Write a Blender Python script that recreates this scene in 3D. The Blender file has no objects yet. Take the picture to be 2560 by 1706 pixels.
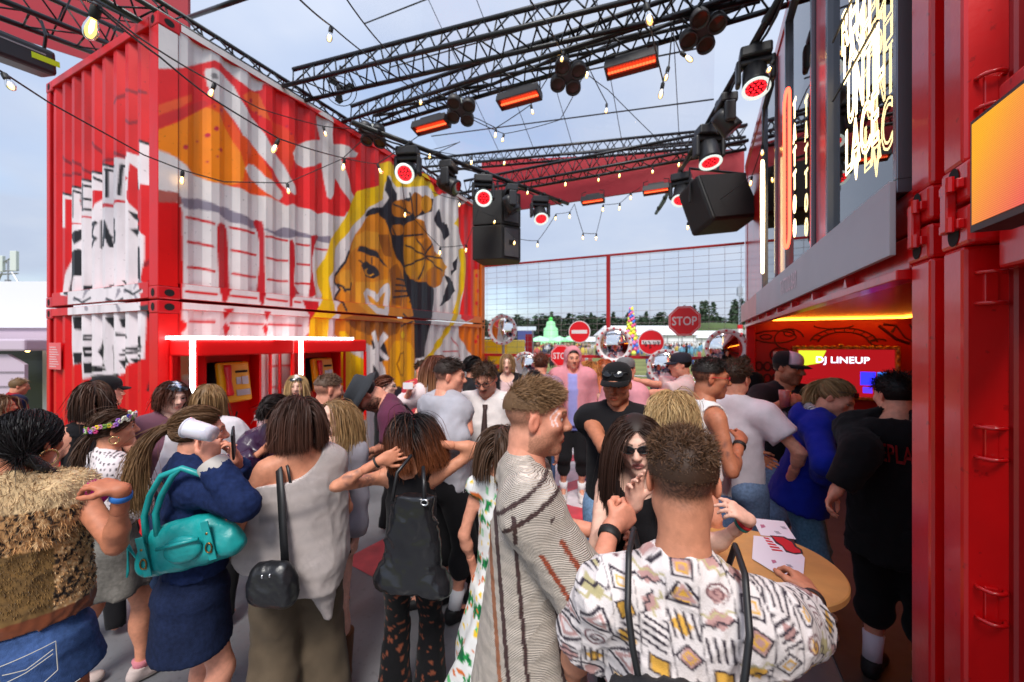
import bpy, math, random
import numpy as np
from mathutils import Vector, Matrix, Quaternion

SC = bpy.context.scene
COL = SC.collection
EYE = 1.97
FPX = 1000.0
R = math.radians
rng = np.random.default_rng(7)

# ---------------------------------------------------------------- camera
cam_d = bpy.data.cameras.new('camera')
cam_d.sensor_width = 36.0
cam_d.lens = FPX / 2560.0 * 36.0
cam_d.clip_start = 0.05
cam_d.clip_end = 2000
cam_d.dof.use_dof = True
cam_d.dof.focus_distance = 1.35
cam_d.dof.aperture_fstop = 2.8
cam = bpy.data.objects.new('camera', cam_d)
cam.location = (0,0, EYE)
cam.rotation_euler = (R(90),0,0)
COL.objects.link(cam)
SC.camera = cam
SC.view_settings.view_transform = 'Standard'
SC.view_settings.look = 'None'
SC.view_settings.gamma = 1.0
SC.view_settings.use_curve_mapping = False
SC.view_settings.exposure = 1.3

# ---------------------------------------------------------------- world: overcast sky with blue gaps
SUN_EL, SUN_AZ = R(52), R(186)
world = bpy.data.worlds.new('World')
SC.world = world
world.use_nodes = True
wn, wl = world.node_tree.nodes, world.node_tree.links
wn.clear()
w_out = wn.new('ShaderNodeOutputWorld')
w_bg = wn.new('ShaderNodeBackground')
w_bg.inputs['Strength'].default_value = 0.1
w_sky = wn.new('ShaderNodeTexSky')
w_sky.sky_type = 'NISHITA'
w_sky.sun_disc = False
w_sky.sun_elevation = SUN_EL
w_sky.sun_rotation = SUN_AZ
w_sky.air_density = 1.0
w_sky.dust_density = 1.5
w_tc = wn.new('ShaderNodeTexCoord')
w_sep = wn.new('ShaderNodeSeparateXYZ')
wl.new(w_tc.outputs['Generated'], w_sep.inputs[0])
def wmath(op, a, b):
    m = wn.new('ShaderNodeMath'); m.operation = op
    for i, v in enumerate((a, b)):
        if isinstance(v, (int, float)): m.inputs[i].default_value = v
        elif v is not None: wl.new(v, m.inputs[i])
    return m.outputs[0]
w_z = wmath('ADD', wmath('ABSOLUTE', w_sep.outputs[2], None),0.22)
w_cmb = wn.new('ShaderNodeCombineXYZ')
wl.new(wmath('DIVIDE', w_sep.outputs[0], w_z), w_cmb.inputs[0])
wl.new(wmath('DIVIDE', w_sep.outputs[1], w_z), w_cmb.inputs[1])
def wnoise(scale, detail, off):
    mp = wn.new('ShaderNodeMapping'); mp.inputs['Location'].default_value = off
    wl.new(w_cmb.outputs[0], mp.inputs[0])
    n = wn.new('ShaderNodeTexNoise'); n.inputs['Scale'].default_value = scale
    n.inputs['Detail'].default_value = detail; n.inputs['Roughness'].default_value = 0.55
    wl.new(mp.outputs[0], n.inputs['Vector'])
    return n.outputs['Fac']
def wramp(fac, stops):
    r = wn.new('ShaderNodeValToRGB'); e = r.color_ramp.elements
    while len(e) < len(stops): e.new(0.5)
    for el, (p, c) in zip(e, stops):
        el.position = p; el.color = (*c, 1)
    wl.new(fac, r.inputs[0]); return r.outputs[0]
w_mask = wramp(wnoise(0.55,4,(3.1,7.7,0)),[(0.34,(0.35,)*3),(0.47,(0.93,)*3)])
w_cloud = wramp(wnoise(1.5,6,(1.0,2.0,0)),[(0.32,(2.1,2.4,3.1)),(0.5,(2.35,2.65,3.3)),(0.72,(2.75,2.95,3.4))])
w_mix = wn.new('ShaderNodeMix'); w_mix.data_type = 'RGBA'
wl.new(w_mask, w_mix.inputs[0]); wl.new(w_sky.outputs[0], w_mix.inputs[6]); wl.new(w_cloud, w_mix.inputs[7])
# an overcast sky brightens evenly from the horizon to the zenith
w_grad = wmath('MULTIPLY', wmath('ADD', wmath('MULTIPLY', wmath('ABSOLUTE', w_sep.outputs[2], None),0.6),1.0),0.9)
w_sc = wn.new('ShaderNodeVectorMath'); w_sc.operation = 'SCALE'
wl.new(w_mix.outputs[2], w_sc.inputs[0]); wl.new(w_grad, w_sc.inputs['Scale'])
wl.new(w_sc.outputs[0], w_bg.inputs['Color'])
wl.new(w_bg.outputs[0], w_out.inputs[0])

# ---------------------------------------------------------------- soft sun behind cloud
sun_d = bpy.data.lights.new('sun', 'SUN')
sun_d.energy = 1.5
sun_d.angle = R(20)
sun_d.color = (1.0,0.96,0.9)
sun = bpy.data.objects.new('sun', sun_d)
_sd = Vector((math.sin(SUN_AZ) * math.cos(SUN_EL), math.cos(SUN_AZ) * math.cos(SUN_EL), math.sin(SUN_EL)))
sun.rotation_euler = _sd.to_track_quat('Z', 'Y').to_euler()
sun.location = (0,0,30)
COL.objects.link(sun)

# ================================================================ helpers
def at(x, y, d):
    "a point d metres in front of the camera station, measured on the photograph"
    return np.array([(x - 1280) / FPX * d, d, EYE - (y - 853) / FPX * d])

YAW = R(25.1)
CA, SA = math.cos(YAW), math.sin(YAW)
def uv(u, v, z=0.0):
    "yard coordinates: u across the yard, v along the containers"
    return np.array([u * CA + v * SA, -u * SA + v * CA, z])
def to_uv(p):
    return np.array([p[0] * CA - p[1] * SA, p[0] * SA + p[1] * CA, p[2]])
YARD_RZ = -YAW

def lin(c):
    c = np.asarray(c, float) / 255.0
    return np.where(c <= 0.04045, c / 12.92,((c + 0.055) / 1.055) ** 2.4)

def setp(o, label=None, cat=None, group=None, kind=None):
    if label: o['label'] = label
    if cat: o['category'] = cat
    if group: o['group'] = group
    if kind: o['kind'] = kind
    return o

def empty(name, loc=(0,0,0), rz=0.0, label=None, cat=None, group=None):
    o = bpy.data.objects.new(name, None)
    o.location = loc; o.rotation_euler = (0,0, rz)
    o.empty_display_size = 0.1
    COL.objects.link(o)
    return setp(o, label, cat, group)

def mesh_data(name, V, F, col=None, smooth=True):
    V = np.ascontiguousarray(V, np.float32)
    Fs = F if isinstance(F, (list, tuple)) else [F]
    Fs = [np.asarray(f, np.int32) for f in Fs if len(f)]
    me = bpy.data.meshes.new(name)
    me.vertices.add(len(V)); me.vertices.foreach_set('co', V.ravel())
    if Fs:
        idx = np.concatenate([f.ravel() for f in Fs])
        tot = np.concatenate([np.full(len(f), f.shape[1], np.int32) for f in Fs])
        st = np.concatenate([[0], np.cumsum(tot)[:-1]]).astype(np.int32)
        me.loops.add(len(idx)); me.loops.foreach_set('vertex_index', idx)
        me.polygons.add(len(tot)); me.polygons.foreach_set('loop_start', st)
        me.polygons.foreach_set('use_smooth', np.full(len(tot), bool(smooth)))
    if col is not None:
        a = me.color_attributes.new('Col', 'FLOAT_COLOR', 'POINT')
        c = np.ones((len(V),4), np.float32); c[:, :3] = col
        a.data.foreach_set('color', c.ravel())
    me.update(calc_edges=True)
    me.validate()
    return me

def link(name, me, mat, parent=None, loc=None, rot=None):
    o = bpy.data.objects.new(name, me)
    if mat is not None and not me.materials: me.materials.append(mat)
    COL.objects.link(o)
    if parent is not None: o.parent = parent
    if loc is not None: o.location = loc
    if rot is not None: o.rotation_euler = rot
    return o

class MB:
    "collects simple shapes and links them as one mesh object"
    def __init__(s): s.V = []; s.F = {3: [],4: []}; s.C = []; s.n = 0; s.poly = []
    def add(s, V, F, c=None):
        V = np.asarray(V, float)
        for f in F:
            s.poly.append([i + s.n for i in f])
        s.V.append(V); s.n += len(V)
        s.C.append(np.tile(np.asarray(c if c is not None else (1,1,1), float),(len(V),1)))
        return s
    def box(s, c, size, rot=None, col=None):
        h = np.asarray(size, float) / 2
        V = np.array([[x, y, z] for z in (-1,1) for y in (-1,1) for x in (-1,1)], float) * h
        if rot is not None: V = V @ np.asarray(rot).T
        return s.add(V + np.asarray(c, float),[(0,2,3,1),(4,5,7,6),(0,1,5,4),(2,6,7,3),(0,4,6,2),(1,3,7,5)], col)
    def lohi(s, lo, hi, col=None):
        lo = np.asarray(lo, float); hi = np.asarray(hi, float)
        return s.box((lo + hi) / 2, hi - lo, None, col)
    def path(s, P, r, n=8, col=None, closed=False, caps=True):
        P = np.asarray(P, float); m = len(P)
        r = np.broadcast_to(np.asarray(r, float),(m,))
        if closed: T = np.roll(P, -1,0) - np.roll(P, 1,0)
        else: T = np.gradient(P, axis=0)
        T /= np.linalg.norm(T, axis=1, keepdims=True) + 1e-12
        up = np.array([0,0,1.0]) if abs(T[0,2]) < 0.9 else np.array([1.0,0,0])
        a = np.cross(T[0], up); a /= np.linalg.norm(a)
        V = []
        for i in range(m):
            a = a - T[i] * (a @ T[i]); a /= np.linalg.norm(a) + 1e-12
            b = np.cross(T[i], a)
            th = np.arange(n) * 2 * np.pi / n
            V.append(P[i] + r[i] * (np.cos(th)[:, None] * a + np.sin(th)[:, None] * b))
        F = []
        for i in range(m if closed else m - 1):
            j = (i + 1) % m
            for k in range(n):
                l = (k + 1) % n
                F.append((i * n + k, i * n + l, j * n + l, j * n + k))
        if caps and not closed:
            F.append(tuple(range(n - 1,-1,-1))); F.append(tuple((m - 1) * n + k for k in range(n)))
        return s.add(np.concatenate(V), F, col)
    def tube(s, a, b, r, n=8, col=None): return s.path([a, b], r, n, col)
    def lathe(s, prof, o=(0,0,0), axis=(0,0,1), n=20, col=None):
        "profile of (radius, height) pairs turned about an axis"
        ax = np.asarray(axis, float); ax /= np.linalg.norm(ax)
        up = np.array([0,0,1.0]) if abs(ax[2]) < 0.9 else np.array([1.0,0,0])
        a = np.cross(up, ax); a /= np.linalg.norm(a); b = np.cross(ax, a)
        th = np.arange(n) * 2 * np.pi / n
        ring = np.cos(th)[:, None] * a + np.sin(th)[:, None] * b
        V = np.concatenate([np.asarray(o, float) + ax * h + max(r, 1e-5) * ring for r, h in prof])
        F = [(i * n + k, i * n + (k + 1) % n, (i + 1) * n + (k + 1) % n, (i + 1) * n + k) for i in range(len(prof) - 1) for k in range(n)]
        return s.add(V, F, col)
    def ball(s, c, r, n=12, m=8, rot=None, col=None):
        r = np.broadcast_to(np.asarray(r, float),(3,))
        V = []; F = []
        for i in range(m + 1):
            ph = np.pi * i / m
            for k in range(n):
                th = 2 * np.pi * k / n
                V.append([np.sin(ph) * np.cos(th), np.sin(ph) * np.sin(th), np.cos(ph)])
        for i in range(m):
            for k in range(n):
                F.append((i * n + k, (i + 1) * n + k, (i + 1) * n + (k + 1) % n, i * n + (k + 1) % n))
        V = np.array(V) * r
        if rot is not None: V = V @ np.asarray(rot).T
        return s.add(V + np.asarray(c, float), F, col)
    def prism(s, P2, t, fn, col=None):
        "flat outline P2 (list of 2D points) with thickness t; fn maps (a, b, depth) to 3D"
        m = len(P2)
        V = [fn(a, b, 0) for a, b in P2] + [fn(a, b, t) for a, b in P2]
        F = [tuple(range(m - 1,-1,-1)), tuple(range(m, 2 * m))] + [(i, (i + 1) % m, m + (i + 1) % m, m + i) for i in range(m)]
        return s.add(V, F, col)
    def data(s, name, smooth=False):
        me = bpy.data.meshes.new(name)
        V = np.concatenate(s.V)
        me.from_pydata(V.tolist(),[], s.poly)
        if smooth: me.polygons.foreach_set('use_smooth', np.full(len(me.polygons), True))
        a = me.color_attributes.new('Col', 'FLOAT_COLOR', 'POINT')
        c = np.ones((len(V),4), np.float32); c[:, :3] = np.concatenate(s.C)
        a.data.foreach_set('color', c.ravel())
        me.update()
        return me
    def build(s, name, mat, parent=None, smooth=False, bevel=0.0, loc=None, rot=None):
        o = link(name, s.data(name, smooth), mat, parent, loc, rot)
        if bevel:
            b = o.modifiers.new('bevel', 'BEVEL'); b.width = bevel; b.segments = 2; b.limit_method = 'ANGLE'; b.angle_limit = R(40)
        if smooth == 'auto': pass
        return o

# ---------------------------------------------------------------- materials
MATS = {}
def mat(name, col=None, rough=0.6, metal=0.0, spec=0.5, emit=None, estr=0.0, bump=0.0, bscale=60.0, var=0.0, vscale=6.0,
        sheen=0.0, alpha=1.0, coat=0.0, trans=0.0, wave=None, aniso=None, sss=0.0, rvar=0.0):
    "principled material; col None reads the paint colour stored on the surface"
    if name in MATS: return MATS[name]
    m = bpy.data.materials.new(name); m.use_nodes = True
    nt = m.node_tree; N = nt.nodes; Lk = nt.links
    p = N['Principled BSDF']
    p.inputs['Roughness'].default_value = rough; p.inputs['Metallic'].default_value = metal
    p.inputs['Specular IOR Level'].default_value = spec
    if sheen: p.inputs['Sheen Weight'].default_value = sheen
    if coat: p.inputs['Coat Weight'].default_value = coat; p.inputs['Coat Roughness'].default_value = 0.12
    if trans: p.inputs['Transmission Weight'].default_value = trans
    if alpha < 1: p.inputs['Alpha'].default_value = alpha
    if sss:
        p.inputs['Subsurface Weight'].default_value = sss
        p.inputs['Subsurface Radius'].default_value = (0.012,0.005,0.003)
        p.inputs['Subsurface Scale'].default_value = 1.0
    if col is None:
        a = N.new('ShaderNodeAttribute'); a.attribute_name = 'Col'; src = a.outputs['Color']
    else:
        c = N.new('ShaderNodeRGB'); c.outputs[0].default_value = (*col, 1); src = c.outputs[0]
    tc = N.new('ShaderNodeTexCoord')
    if var:
        n = N.new('ShaderNodeTexNoise'); n.inputs['Scale'].default_value = vscale; n.inputs['Detail'].default_value = 5
        Lk.new(tc.outputs['Object'], n.inputs['Vector'])
        mr = N.new('ShaderNodeMapRange'); mr.inputs[1].default_value = 0.3; mr.inputs[2].default_value = 0.7
        mr.inputs[3].default_value = 1 - var; mr.inputs[4].default_value = 1 + var * 0.6
        Lk.new(n.outputs['Fac'], mr.inputs[0])
        mx = N.new('ShaderNodeVectorMath'); mx.operation = 'SCALE'
        Lk.new(src, mx.inputs[0]); Lk.new(mr.outputs[0], mx.inputs['Scale']); src = mx.outputs[0]
        if rvar:
            r2 = N.new('ShaderNodeMapRange'); r2.inputs[3].default_value = max(0.03, rough - rvar); r2.inputs[4].default_value = rough + rvar
            Lk.new(n.outputs['Fac'], r2.inputs[0]); Lk.new(r2.outputs[0], p.inputs['Roughness'])
    Lk.new(src, p.inputs['Base Color'])
    if emit is not None:
        if emit == 'col': Lk.new(src, p.inputs['Emission Color'])
        else: p.inputs['Emission Color'].default_value = (*emit, 1)
        p.inputs['Emission Strength'].default_value = estr
    if bump:
        if wave:
            n = N.new('ShaderNodeTexWave'); n.inputs['Scale'].default_value = bscale; n.bands_direction = wave
            n.inputs['Distortion'].default_value = 0.6
        else:
            n = N.new('ShaderNodeTexNoise'); n.inputs['Scale'].default_value = bscale; n.inputs['Detail'].default_value = 4
        v = tc.outputs['Object']
        if aniso:
            mp = N.new('ShaderNodeMapping'); mp.inputs['Scale'].default_value = aniso; Lk.new(v, mp.inputs[0]); v = mp.outputs[0]
        Lk.new(v, n.inputs['Vector'])
        b = N.new('ShaderNodeBump'); b.inputs['Strength'].default_value = bump; b.inputs['Distance'].default_value = 0.01
        Lk.new(n.outputs['Fac'], b.inputs['Height']); Lk.new(b.outputs[0], p.inputs['Normal'])
    MATS[name] = m
    return m

def weather(m, amt=0.25, sc=(5,5,0.7)):
    "rain streaks, rubbed spots and small chips on painted steel"
    nt = m.node_tree; N = nt.nodes; Lk = nt.links; p = N['Principled BSDF']; src = p.inputs['Base Color'].links[0].from_socket
    tc = N.new('ShaderNodeTexCoord'); f = None
    for s_, lo, hi, a in ((sc, 0.52,0.72, amt),((30,30,30),0.66,0.72, amt * 1.3)):
        mp = N.new('ShaderNodeMapping'); mp.inputs['Scale'].default_value = s_; Lk.new(tc.outputs['Object'], mp.inputs[0])
        n = N.new('ShaderNodeTexNoise'); n.inputs['Scale'].default_value = 1.0; n.inputs['Detail'].default_value = 6; Lk.new(mp.outputs[0], n.inputs['Vector'])
        r = N.new('ShaderNodeMapRange'); r.inputs[1].default_value = lo; r.inputs[2].default_value = hi; r.inputs[3].default_value = 1.0; r.inputs[4].default_value = 1 - a; Lk.new(n.outputs['Fac'], r.inputs[0])
        v = N.new('ShaderNodeVectorMath'); v.operation = 'SCALE'; Lk.new(src, v.inputs[0]); Lk.new(r.outputs[0], v.inputs['Scale']); src = v.outputs[0]
    Lk.new(src, p.inputs['Base Color'])
    return m

def emis(name, col, strength):
    if name in MATS: return MATS[name]
    m = bpy.data.materials.new(name); m.use_nodes = True
    N = m.node_tree.nodes; N.clear()
    o = N.new('ShaderNodeOutputMaterial'); e = N.new('ShaderNodeEmission')
    e.inputs[1].default_value = strength
    if col is None:
        a = N.new('ShaderNodeAttribute'); a.attribute_name = 'Col'; m.node_tree.links.new(a.outputs['Color'], e.inputs[0])
    else: e.inputs[0].default_value = (*col, 1)
    m.node_tree.links.new(e.outputs[0], o.inputs[0])
    MATS[name] = m
    return m

def clear_sheet(name, tint=(1,1,1), ior=1.45, base=0.04, rough=0.02):
    "thin clear plastic or glass: see-through with mirror reflections by Fresnel"
    if name in MATS: return MATS[name]
    m = bpy.data.materials.new(name); m.use_nodes = True
    N = m.node_tree.nodes; Lk = m.node_tree.links; N.clear()
    o = N.new('ShaderNodeOutputMaterial'); t = N.new('ShaderNodeBsdfTransparent'); t.inputs[0].default_value = (*tint, 1)
    g = N.new('ShaderNodeBsdfGlossy'); g.inputs['Roughness'].default_value = rough
    f = N.new('ShaderNodeFresnel'); f.inputs[0].default_value = ior
    ad = N.new('ShaderNodeMath'); ad.operation = 'ADD'; ad.use_clamp = True; ad.inputs[1].default_value = base
    Lk.new(f.outputs[0], ad.inputs[0])
    mx = N.new('ShaderNodeMixShader'); Lk.new(ad.outputs[0], mx.inputs[0]); Lk.new(t.outputs[0], mx.inputs[1]); Lk.new(g.outputs[0], mx.inputs[2])
    Lk.new(mx.outputs[0], o.inputs[0])
    MATS[name] = m
    return m

def text_mesh(s, size=1.0, depth=0.0, offset=0.0, tube=0.0):
    "vertices and faces of a line of lettering in its own xy plane"
    cu = bpy.data.curves.new('lettering', 'FONT'); cu.body = s; cu.size = size; cu.extrude = depth; cu.offset = offset
    cu.resolution_u = 3
    if tube: cu.fill_mode = 'NONE'; cu.extrude = 0; cu.bevel_depth = tube; cu.bevel_resolution = 1
    ob = bpy.data.objects.new('lettering', cu); COL.objects.link(ob)
    dg = bpy.context.evaluated_depsgraph_get(); dg.update()
    me = bpy.data.meshes.new_from_object(ob.evaluated_get(dg))
    V = np.array([v.co[:] for v in me.vertices]); F = [tuple(p.vertices) for p in me.polygons]
    bpy.data.objects.remove(ob); bpy.data.curves.remove(cu); bpy.data.meshes.remove(me)
    return V, F

def lettering(name, s, mapfn, mat_, parent, w=None, h=None, depth=0.0, offset=0.0, tube=0.0):
    "lettering scaled to w x h, centred, each vertex placed by mapfn(x, y, z)"
    V, F = text_mesh(s, 1.0, depth, offset, tube)
    lo, hi = V.min(0), V.max(0); V = V - (lo + hi) / 2
    if w: V[:, 0] *= w / (hi[0] - lo[0])
    if h: V[:, 1] *= h / (hi[1] - lo[1])
    P = [mapfn(*v) for v in V]
    b = MB(); b.add(P, F)
    return b.build(name, mat_, parent)
# ================================================================ smooth-surface modeller (distance fields + surface nets)
def smin(a, b, k):
    if k <= 1e-6: return np.minimum(a, b)
    h = np.maximum(k - np.abs(a - b),0.0) / k
    return np.minimum(a, b) - h * h * k * 0.25

class Field:
    def __init__(s): s.P = []; s.cut = []; s.disp = None
    def cap(s, a, b, ra, rb=None, k=0.02, op='u', grow=0.0, flat=None):
        a = np.asarray(a, float); b = np.asarray(b, float); rb = ra if rb is None else rb
        ra += grow; rb += grow
        s.P.append(('c', (a, b, ra, rb), k, op, (a + b) / 2, np.linalg.norm(b - a) / 2 + max(ra, rb))); return s
    def ell(s, c, r, rot=None, k=0.02, op='u', grow=0.0):
        c = np.asarray(c, float); r = np.broadcast_to(np.asarray(r, float),(3,)) + grow
        s.P.append(('e', (c, r, None if rot is None else np.asarray(rot)), k, op, c, r.max())); return s
    def ecyl(s, a, b, ra, rb, k=0.02, op='u', grow=0.0, rot=None):
        "upright elliptical cone from a (bottom) to b (top); ra, rb = (rx, ry)"
        a = np.asarray(a, float); b = np.asarray(b, float); ra = np.asarray(ra, float) + grow; rb = np.asarray(rb, float) + grow
        s.P.append(('y', (a, b, ra, rb, None if rot is None else np.asarray(rot)), k, op, (a + b) / 2, np.linalg.norm(b - a) / 2 + max(ra.max(), rb.max()))); return s
    def plane(s, o, n): s.cut.append((np.asarray(o, float), np.asarray(n, float) / np.linalg.norm(n))); return s
    def bounds(s, pad):
        lo = np.min([p[4] - p[5] for p in s.P if p[3] == 'u'],0) - pad; hi = np.max([p[4] + p[5] for p in s.P if p[3] == 'u'],0) + pad
        return lo, hi
    def _prim(s, p, X):
        t, q = p[0], p[1]
        if t == 'c':
            a, b, ra, rb = q; ab = b - a; L2 = ab @ ab + 1e-12
            w = X - a; h = np.clip((w @ ab) / L2,0,1)
            d = w - h[..., None] * ab
            return np.sqrt(np.einsum('...i,...i', d, d)) - (ra + (rb - ra) * h)
        if t == 'e':
            c, r, rot = q; w = X - c
            if rot is not None: w = w @ rot
            k0 = np.sqrt(np.einsum('...i,...i', w / r, w / r)); k1 = np.sqrt(np.einsum('...i,...i', w / (r * r), w / (r * r))) + 1e-9
            return k0 * (k0 - 1) / k1
        a, b, ra, rb, rot = q; ab = b - a; L = np.linalg.norm(ab); ax = ab / L
        w = X - a; h = (w @ ax); hh = np.clip(h / L, 0,1)
        w = w - h[..., None] * ax
        if rot is not None: w = w @ rot
        rr = ra + (rb - ra) * hh[..., None]
        qx = w[..., 0] / rr[..., 0]; qy = w[..., 1] / rr[..., 1]
        kk = np.sqrt(qx * qx + qy * qy)
        d = (kk - 1) * np.minimum(rr[..., 0], rr[..., 1]) * np.where(kk > 1,1.15,1.0)
        return np.maximum(d, np.abs(h - L / 2) - L / 2)
    def eval(s, X, C, br):
        D = np.full(X.shape[:2],1.0, np.float32)
        for p in s.P:
            k, op = p[2], p[3]
            m = np.linalg.norm(C - p[4], axis=1) < p[5] + br + k + 0.03
            if not m.any(): continue
            i = np.nonzero(m)[0]
            d = s._prim(p, X[i]).astype(np.float32)
            if op == 'u': D[i] = smin(D[i], d, k)
            elif op == 's': D[i] = -smin(-D[i], d, k)
            elif op == 'i': D[i] = -smin(-D[i],-d, k)
        for o, n in s.cut:
            D = np.maximum(D, ((X - o) @ n).astype(np.float32))
        if s.disp is not None: D = D + s.disp(X).astype(np.float32)
        return D
    def mesh(s, h, pad=0.02):
        lo, hi = s.bounds(pad)
        B = 8; bs = B * h
        nb = np.ceil((hi - lo) / bs).astype(int)
        g = np.stack(np.meshgrid(*[np.arange(n) for n in nb], indexing='ij'),-1).reshape(-1,3)
        C = lo + (g + 0.5) * bs
        dc = np.concatenate([s.eval(C[i:i + 20000, None, :], C[i:i + 20000],0.25)[:, 0] for i in range(0, len(C),20000)])
        keep = np.abs(dc) < bs * 0.9 + 0.012
        n1 = nb * B + 1
        D = np.empty(n1, np.float32)
        sg = np.where(dc.reshape(nb) < 0,-1.0,1.0).astype(np.float32)
        D[:-1, :-1, :-1] = np.repeat(np.repeat(np.repeat(sg, B, 0), B, 1), B, 2)
        D[-1] = 1; D[:, -1] = 1; D[:, :, -1] = 1
        loc = np.stack(np.meshgrid(*[np.arange(B + 1)] * 3, indexing='ij'),-1).reshape(-1,3)
        gk = g[keep]; Ck = C[keep]
        for i in range(0, len(gk),600):
            gi = gk[i:i + 600]
            ijk = gi[:, None, :] * B + loc[None]
            d = s.eval(lo + ijk * h, Ck[i:i + 600], bs * 0.87)
            D[ijk[..., 0], ijk[..., 1], ijk[..., 2]] = d
        return surface_net(D, lo, h)

def surface_net(D, lo, h):
    I = D < 0
    c = [I[a:I.shape[0] - 1 + a, b:I.shape[1] - 1 + b, e:I.shape[2] - 1 + e] for a in (0,1) for b in (0,1) for e in (0,1)]
    al = c[0].copy(); an = c[0].copy()
    for q in c[1:]: al &= q; an |= q
    act = np.argwhere(an & ~al)
    if not len(act): return np.zeros((0,3)), np.zeros((0,4), int)
    off = np.array([[a, b, e] for a in (0,1) for b in (0,1) for e in (0,1)])
    cv = np.stack([D[act[:, 0] + o[0], act[:, 1] + o[1], act[:, 2] + o[2]] for o in off],1)
    acc = np.zeros((len(act),3)); cnt = np.zeros(len(act))
    for a in range(8):
        for b in range(a + 1,8):
            if np.abs(off[a] - off[b]).sum() != 1: continue
            x = (cv[:, a] < 0) != (cv[:, b] < 0)
            t = np.clip(cv[:, a] / np.where(x, cv[:, a] - cv[:, b],1),0,1)
            p = off[a] + t[:, None] * (off[b] - off[a])
            acc[x] += p[x]; cnt[x] += 1
    V = lo + (act + acc / cnt[:, None]) * h
    ids = np.full(np.array(D.shape) - 1,-1, np.int32)
    ids[act[:, 0], act[:, 1], act[:, 2]] = np.arange(len(act))
    F = []
    for ax in range(3):
        sl0 = [slice(None)] * 3; sl1 = [slice(None)] * 3
        sl0[ax] = slice(0,-1); sl1[ax] = slice(1, None)
        A, Bm = I[tuple(sl0)], I[tuple(sl1)]
        e = np.argwhere(A != Bm)
        u, v = [(1,2),(2,0),(0,1)][ax]
        e = e[(e[:, u] > 0) & (e[:, v] > 0) & (e[:, u] < D.shape[u] - 1) & (e[:, v] < D.shape[v] - 1)]
        def cell(du, dv):
            q = e.copy(); q[:, u] -= du; q[:, v] -= dv
            return ids[q[:, 0], q[:, 1], q[:, 2]]
        f = np.stack([cell(1,1), cell(0,1), cell(0,0), cell(1,0)],1)
        fl = ~A[e[:, 0], e[:, 1], e[:, 2]]
        f[fl] = f[fl][:, ::-1]
        F.append(f[(f >= 0).all(1)])
    return V, np.concatenate(F)

def smooth_verts(V, F, it=1, lam=0.5):
    for _ in range(it):
        S = np.zeros_like(V); n = np.zeros(len(V))
        for a, b in ((0,1),(1,2),(2,3),(3,0)):
            np.add.at(S, F[:, a], V[F[:, b]]); np.add.at(n, F[:, a],1)
            np.add.at(S, F[:, b], V[F[:, a]]); np.add.at(n, F[:, b],1)
        V = V + lam * (S / np.maximum(n, 1)[:, None] - V)
    return V

def wob(X, f, seed=0):
    "cheap smooth noise in -1..1"
    r = np.random.default_rng(seed); o = 0.0
    for i in range(4):
        k = r.normal(size=3) * f * (1 + 0.5 * i); ph = r.uniform(0,6.28)
        o = o + np.sin(X @ k + ph + 0.7 * np.sin(X @ (r.normal(size=3) * f * 0.7) + ph)) / (1 + 0.5 * i)
    return o / 2.3
# ================================================================ people
def rx(a): c, s = math.cos(a), math.sin(a); return np.array([[1,0,0],[0, c, -s],[0, s, c]])
def ry(a): c, s = math.cos(a), math.sin(a); return np.array([[c, 0, s],[0,1,0],[-s, 0, c]])
def rz(a): c, s = math.cos(a), math.sin(a); return np.array([[c, -s, 0],[s, c, 0],[0,0,1]])
def unit(v): v = np.asarray(v, float); return v / (np.linalg.norm(v) + 1e-12)
def ik(S, T, l1, l2, hint):
    v = T - S; d = min(np.linalg.norm(v),(l1 + l2) * 0.995); v = unit(v); T = S + v * d
    a = (l1 * l1 - l2 * l2 + d * d) / (2 * d); h = math.sqrt(max(l1 * l1 - a * a, 0))
    n = np.asarray(hint, float); n = unit(n - v * (n @ v))
    return S + v * a + n * h, T

SKIN = {'fair': lin((220,152,126)), 'pale': lin((230,184,164)), 'tan': lin((184,116,86)), 'warm': lin((204,138,108)), 'olive': lin((168,116,84))}
M_SKIN = mat('skin', rough=0.52, spec=0.35, bump=0.12, bscale=420, var=0.14, vscale=45)
M_HAIR = mat('hair', rough=0.55, spec=0.3)
M_CLOTH = mat('cloth', rough=0.9, spec=0.15, sheen=0.05, bump=0.2, bscale=260, var=0.08, vscale=20)
M_KNIT = mat('knit', rough=0.9, spec=0.15, sheen=0.2, bump=0.9, bscale=75, wave='Z', var=0.1, vscale=14)
M_DENIM = mat('denim', rough=0.85, spec=0.15, bump=0.35, bscale=320, var=0.28, vscale=60)
M_SHINY = mat('glossy_cloth', rough=0.32, spec=0.5, bump=0.3, bscale=25, var=0.1)
M_FUR = mat('fur', rough=0.95, spec=0.1, sheen=0.3, var=0.2, vscale=40)
M_SHOE = mat('shoe_leather', rough=0.6, spec=0.35, var=0.12, vscale=20)
M_EYE = mat('eye_surface', rough=0.15, spec=0.6)
M_METAL = mat('jewellery', (0.75,0.55,0.25), rough=0.25, metal=1.0)
M_SILVER = mat('silver', (0.7,0.7,0.72), rough=0.25, metal=1.0)
M_LENS = mat('dark_lens', (0.012,0.012,0.014), rough=0.08, spec=0.6)
M_BLACKP = mat('black_plastic', (0.014,0.014,0.016), rough=0.38)
BLACK = lin((26,25,28)); WHITE = lin((226,222,222))

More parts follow.
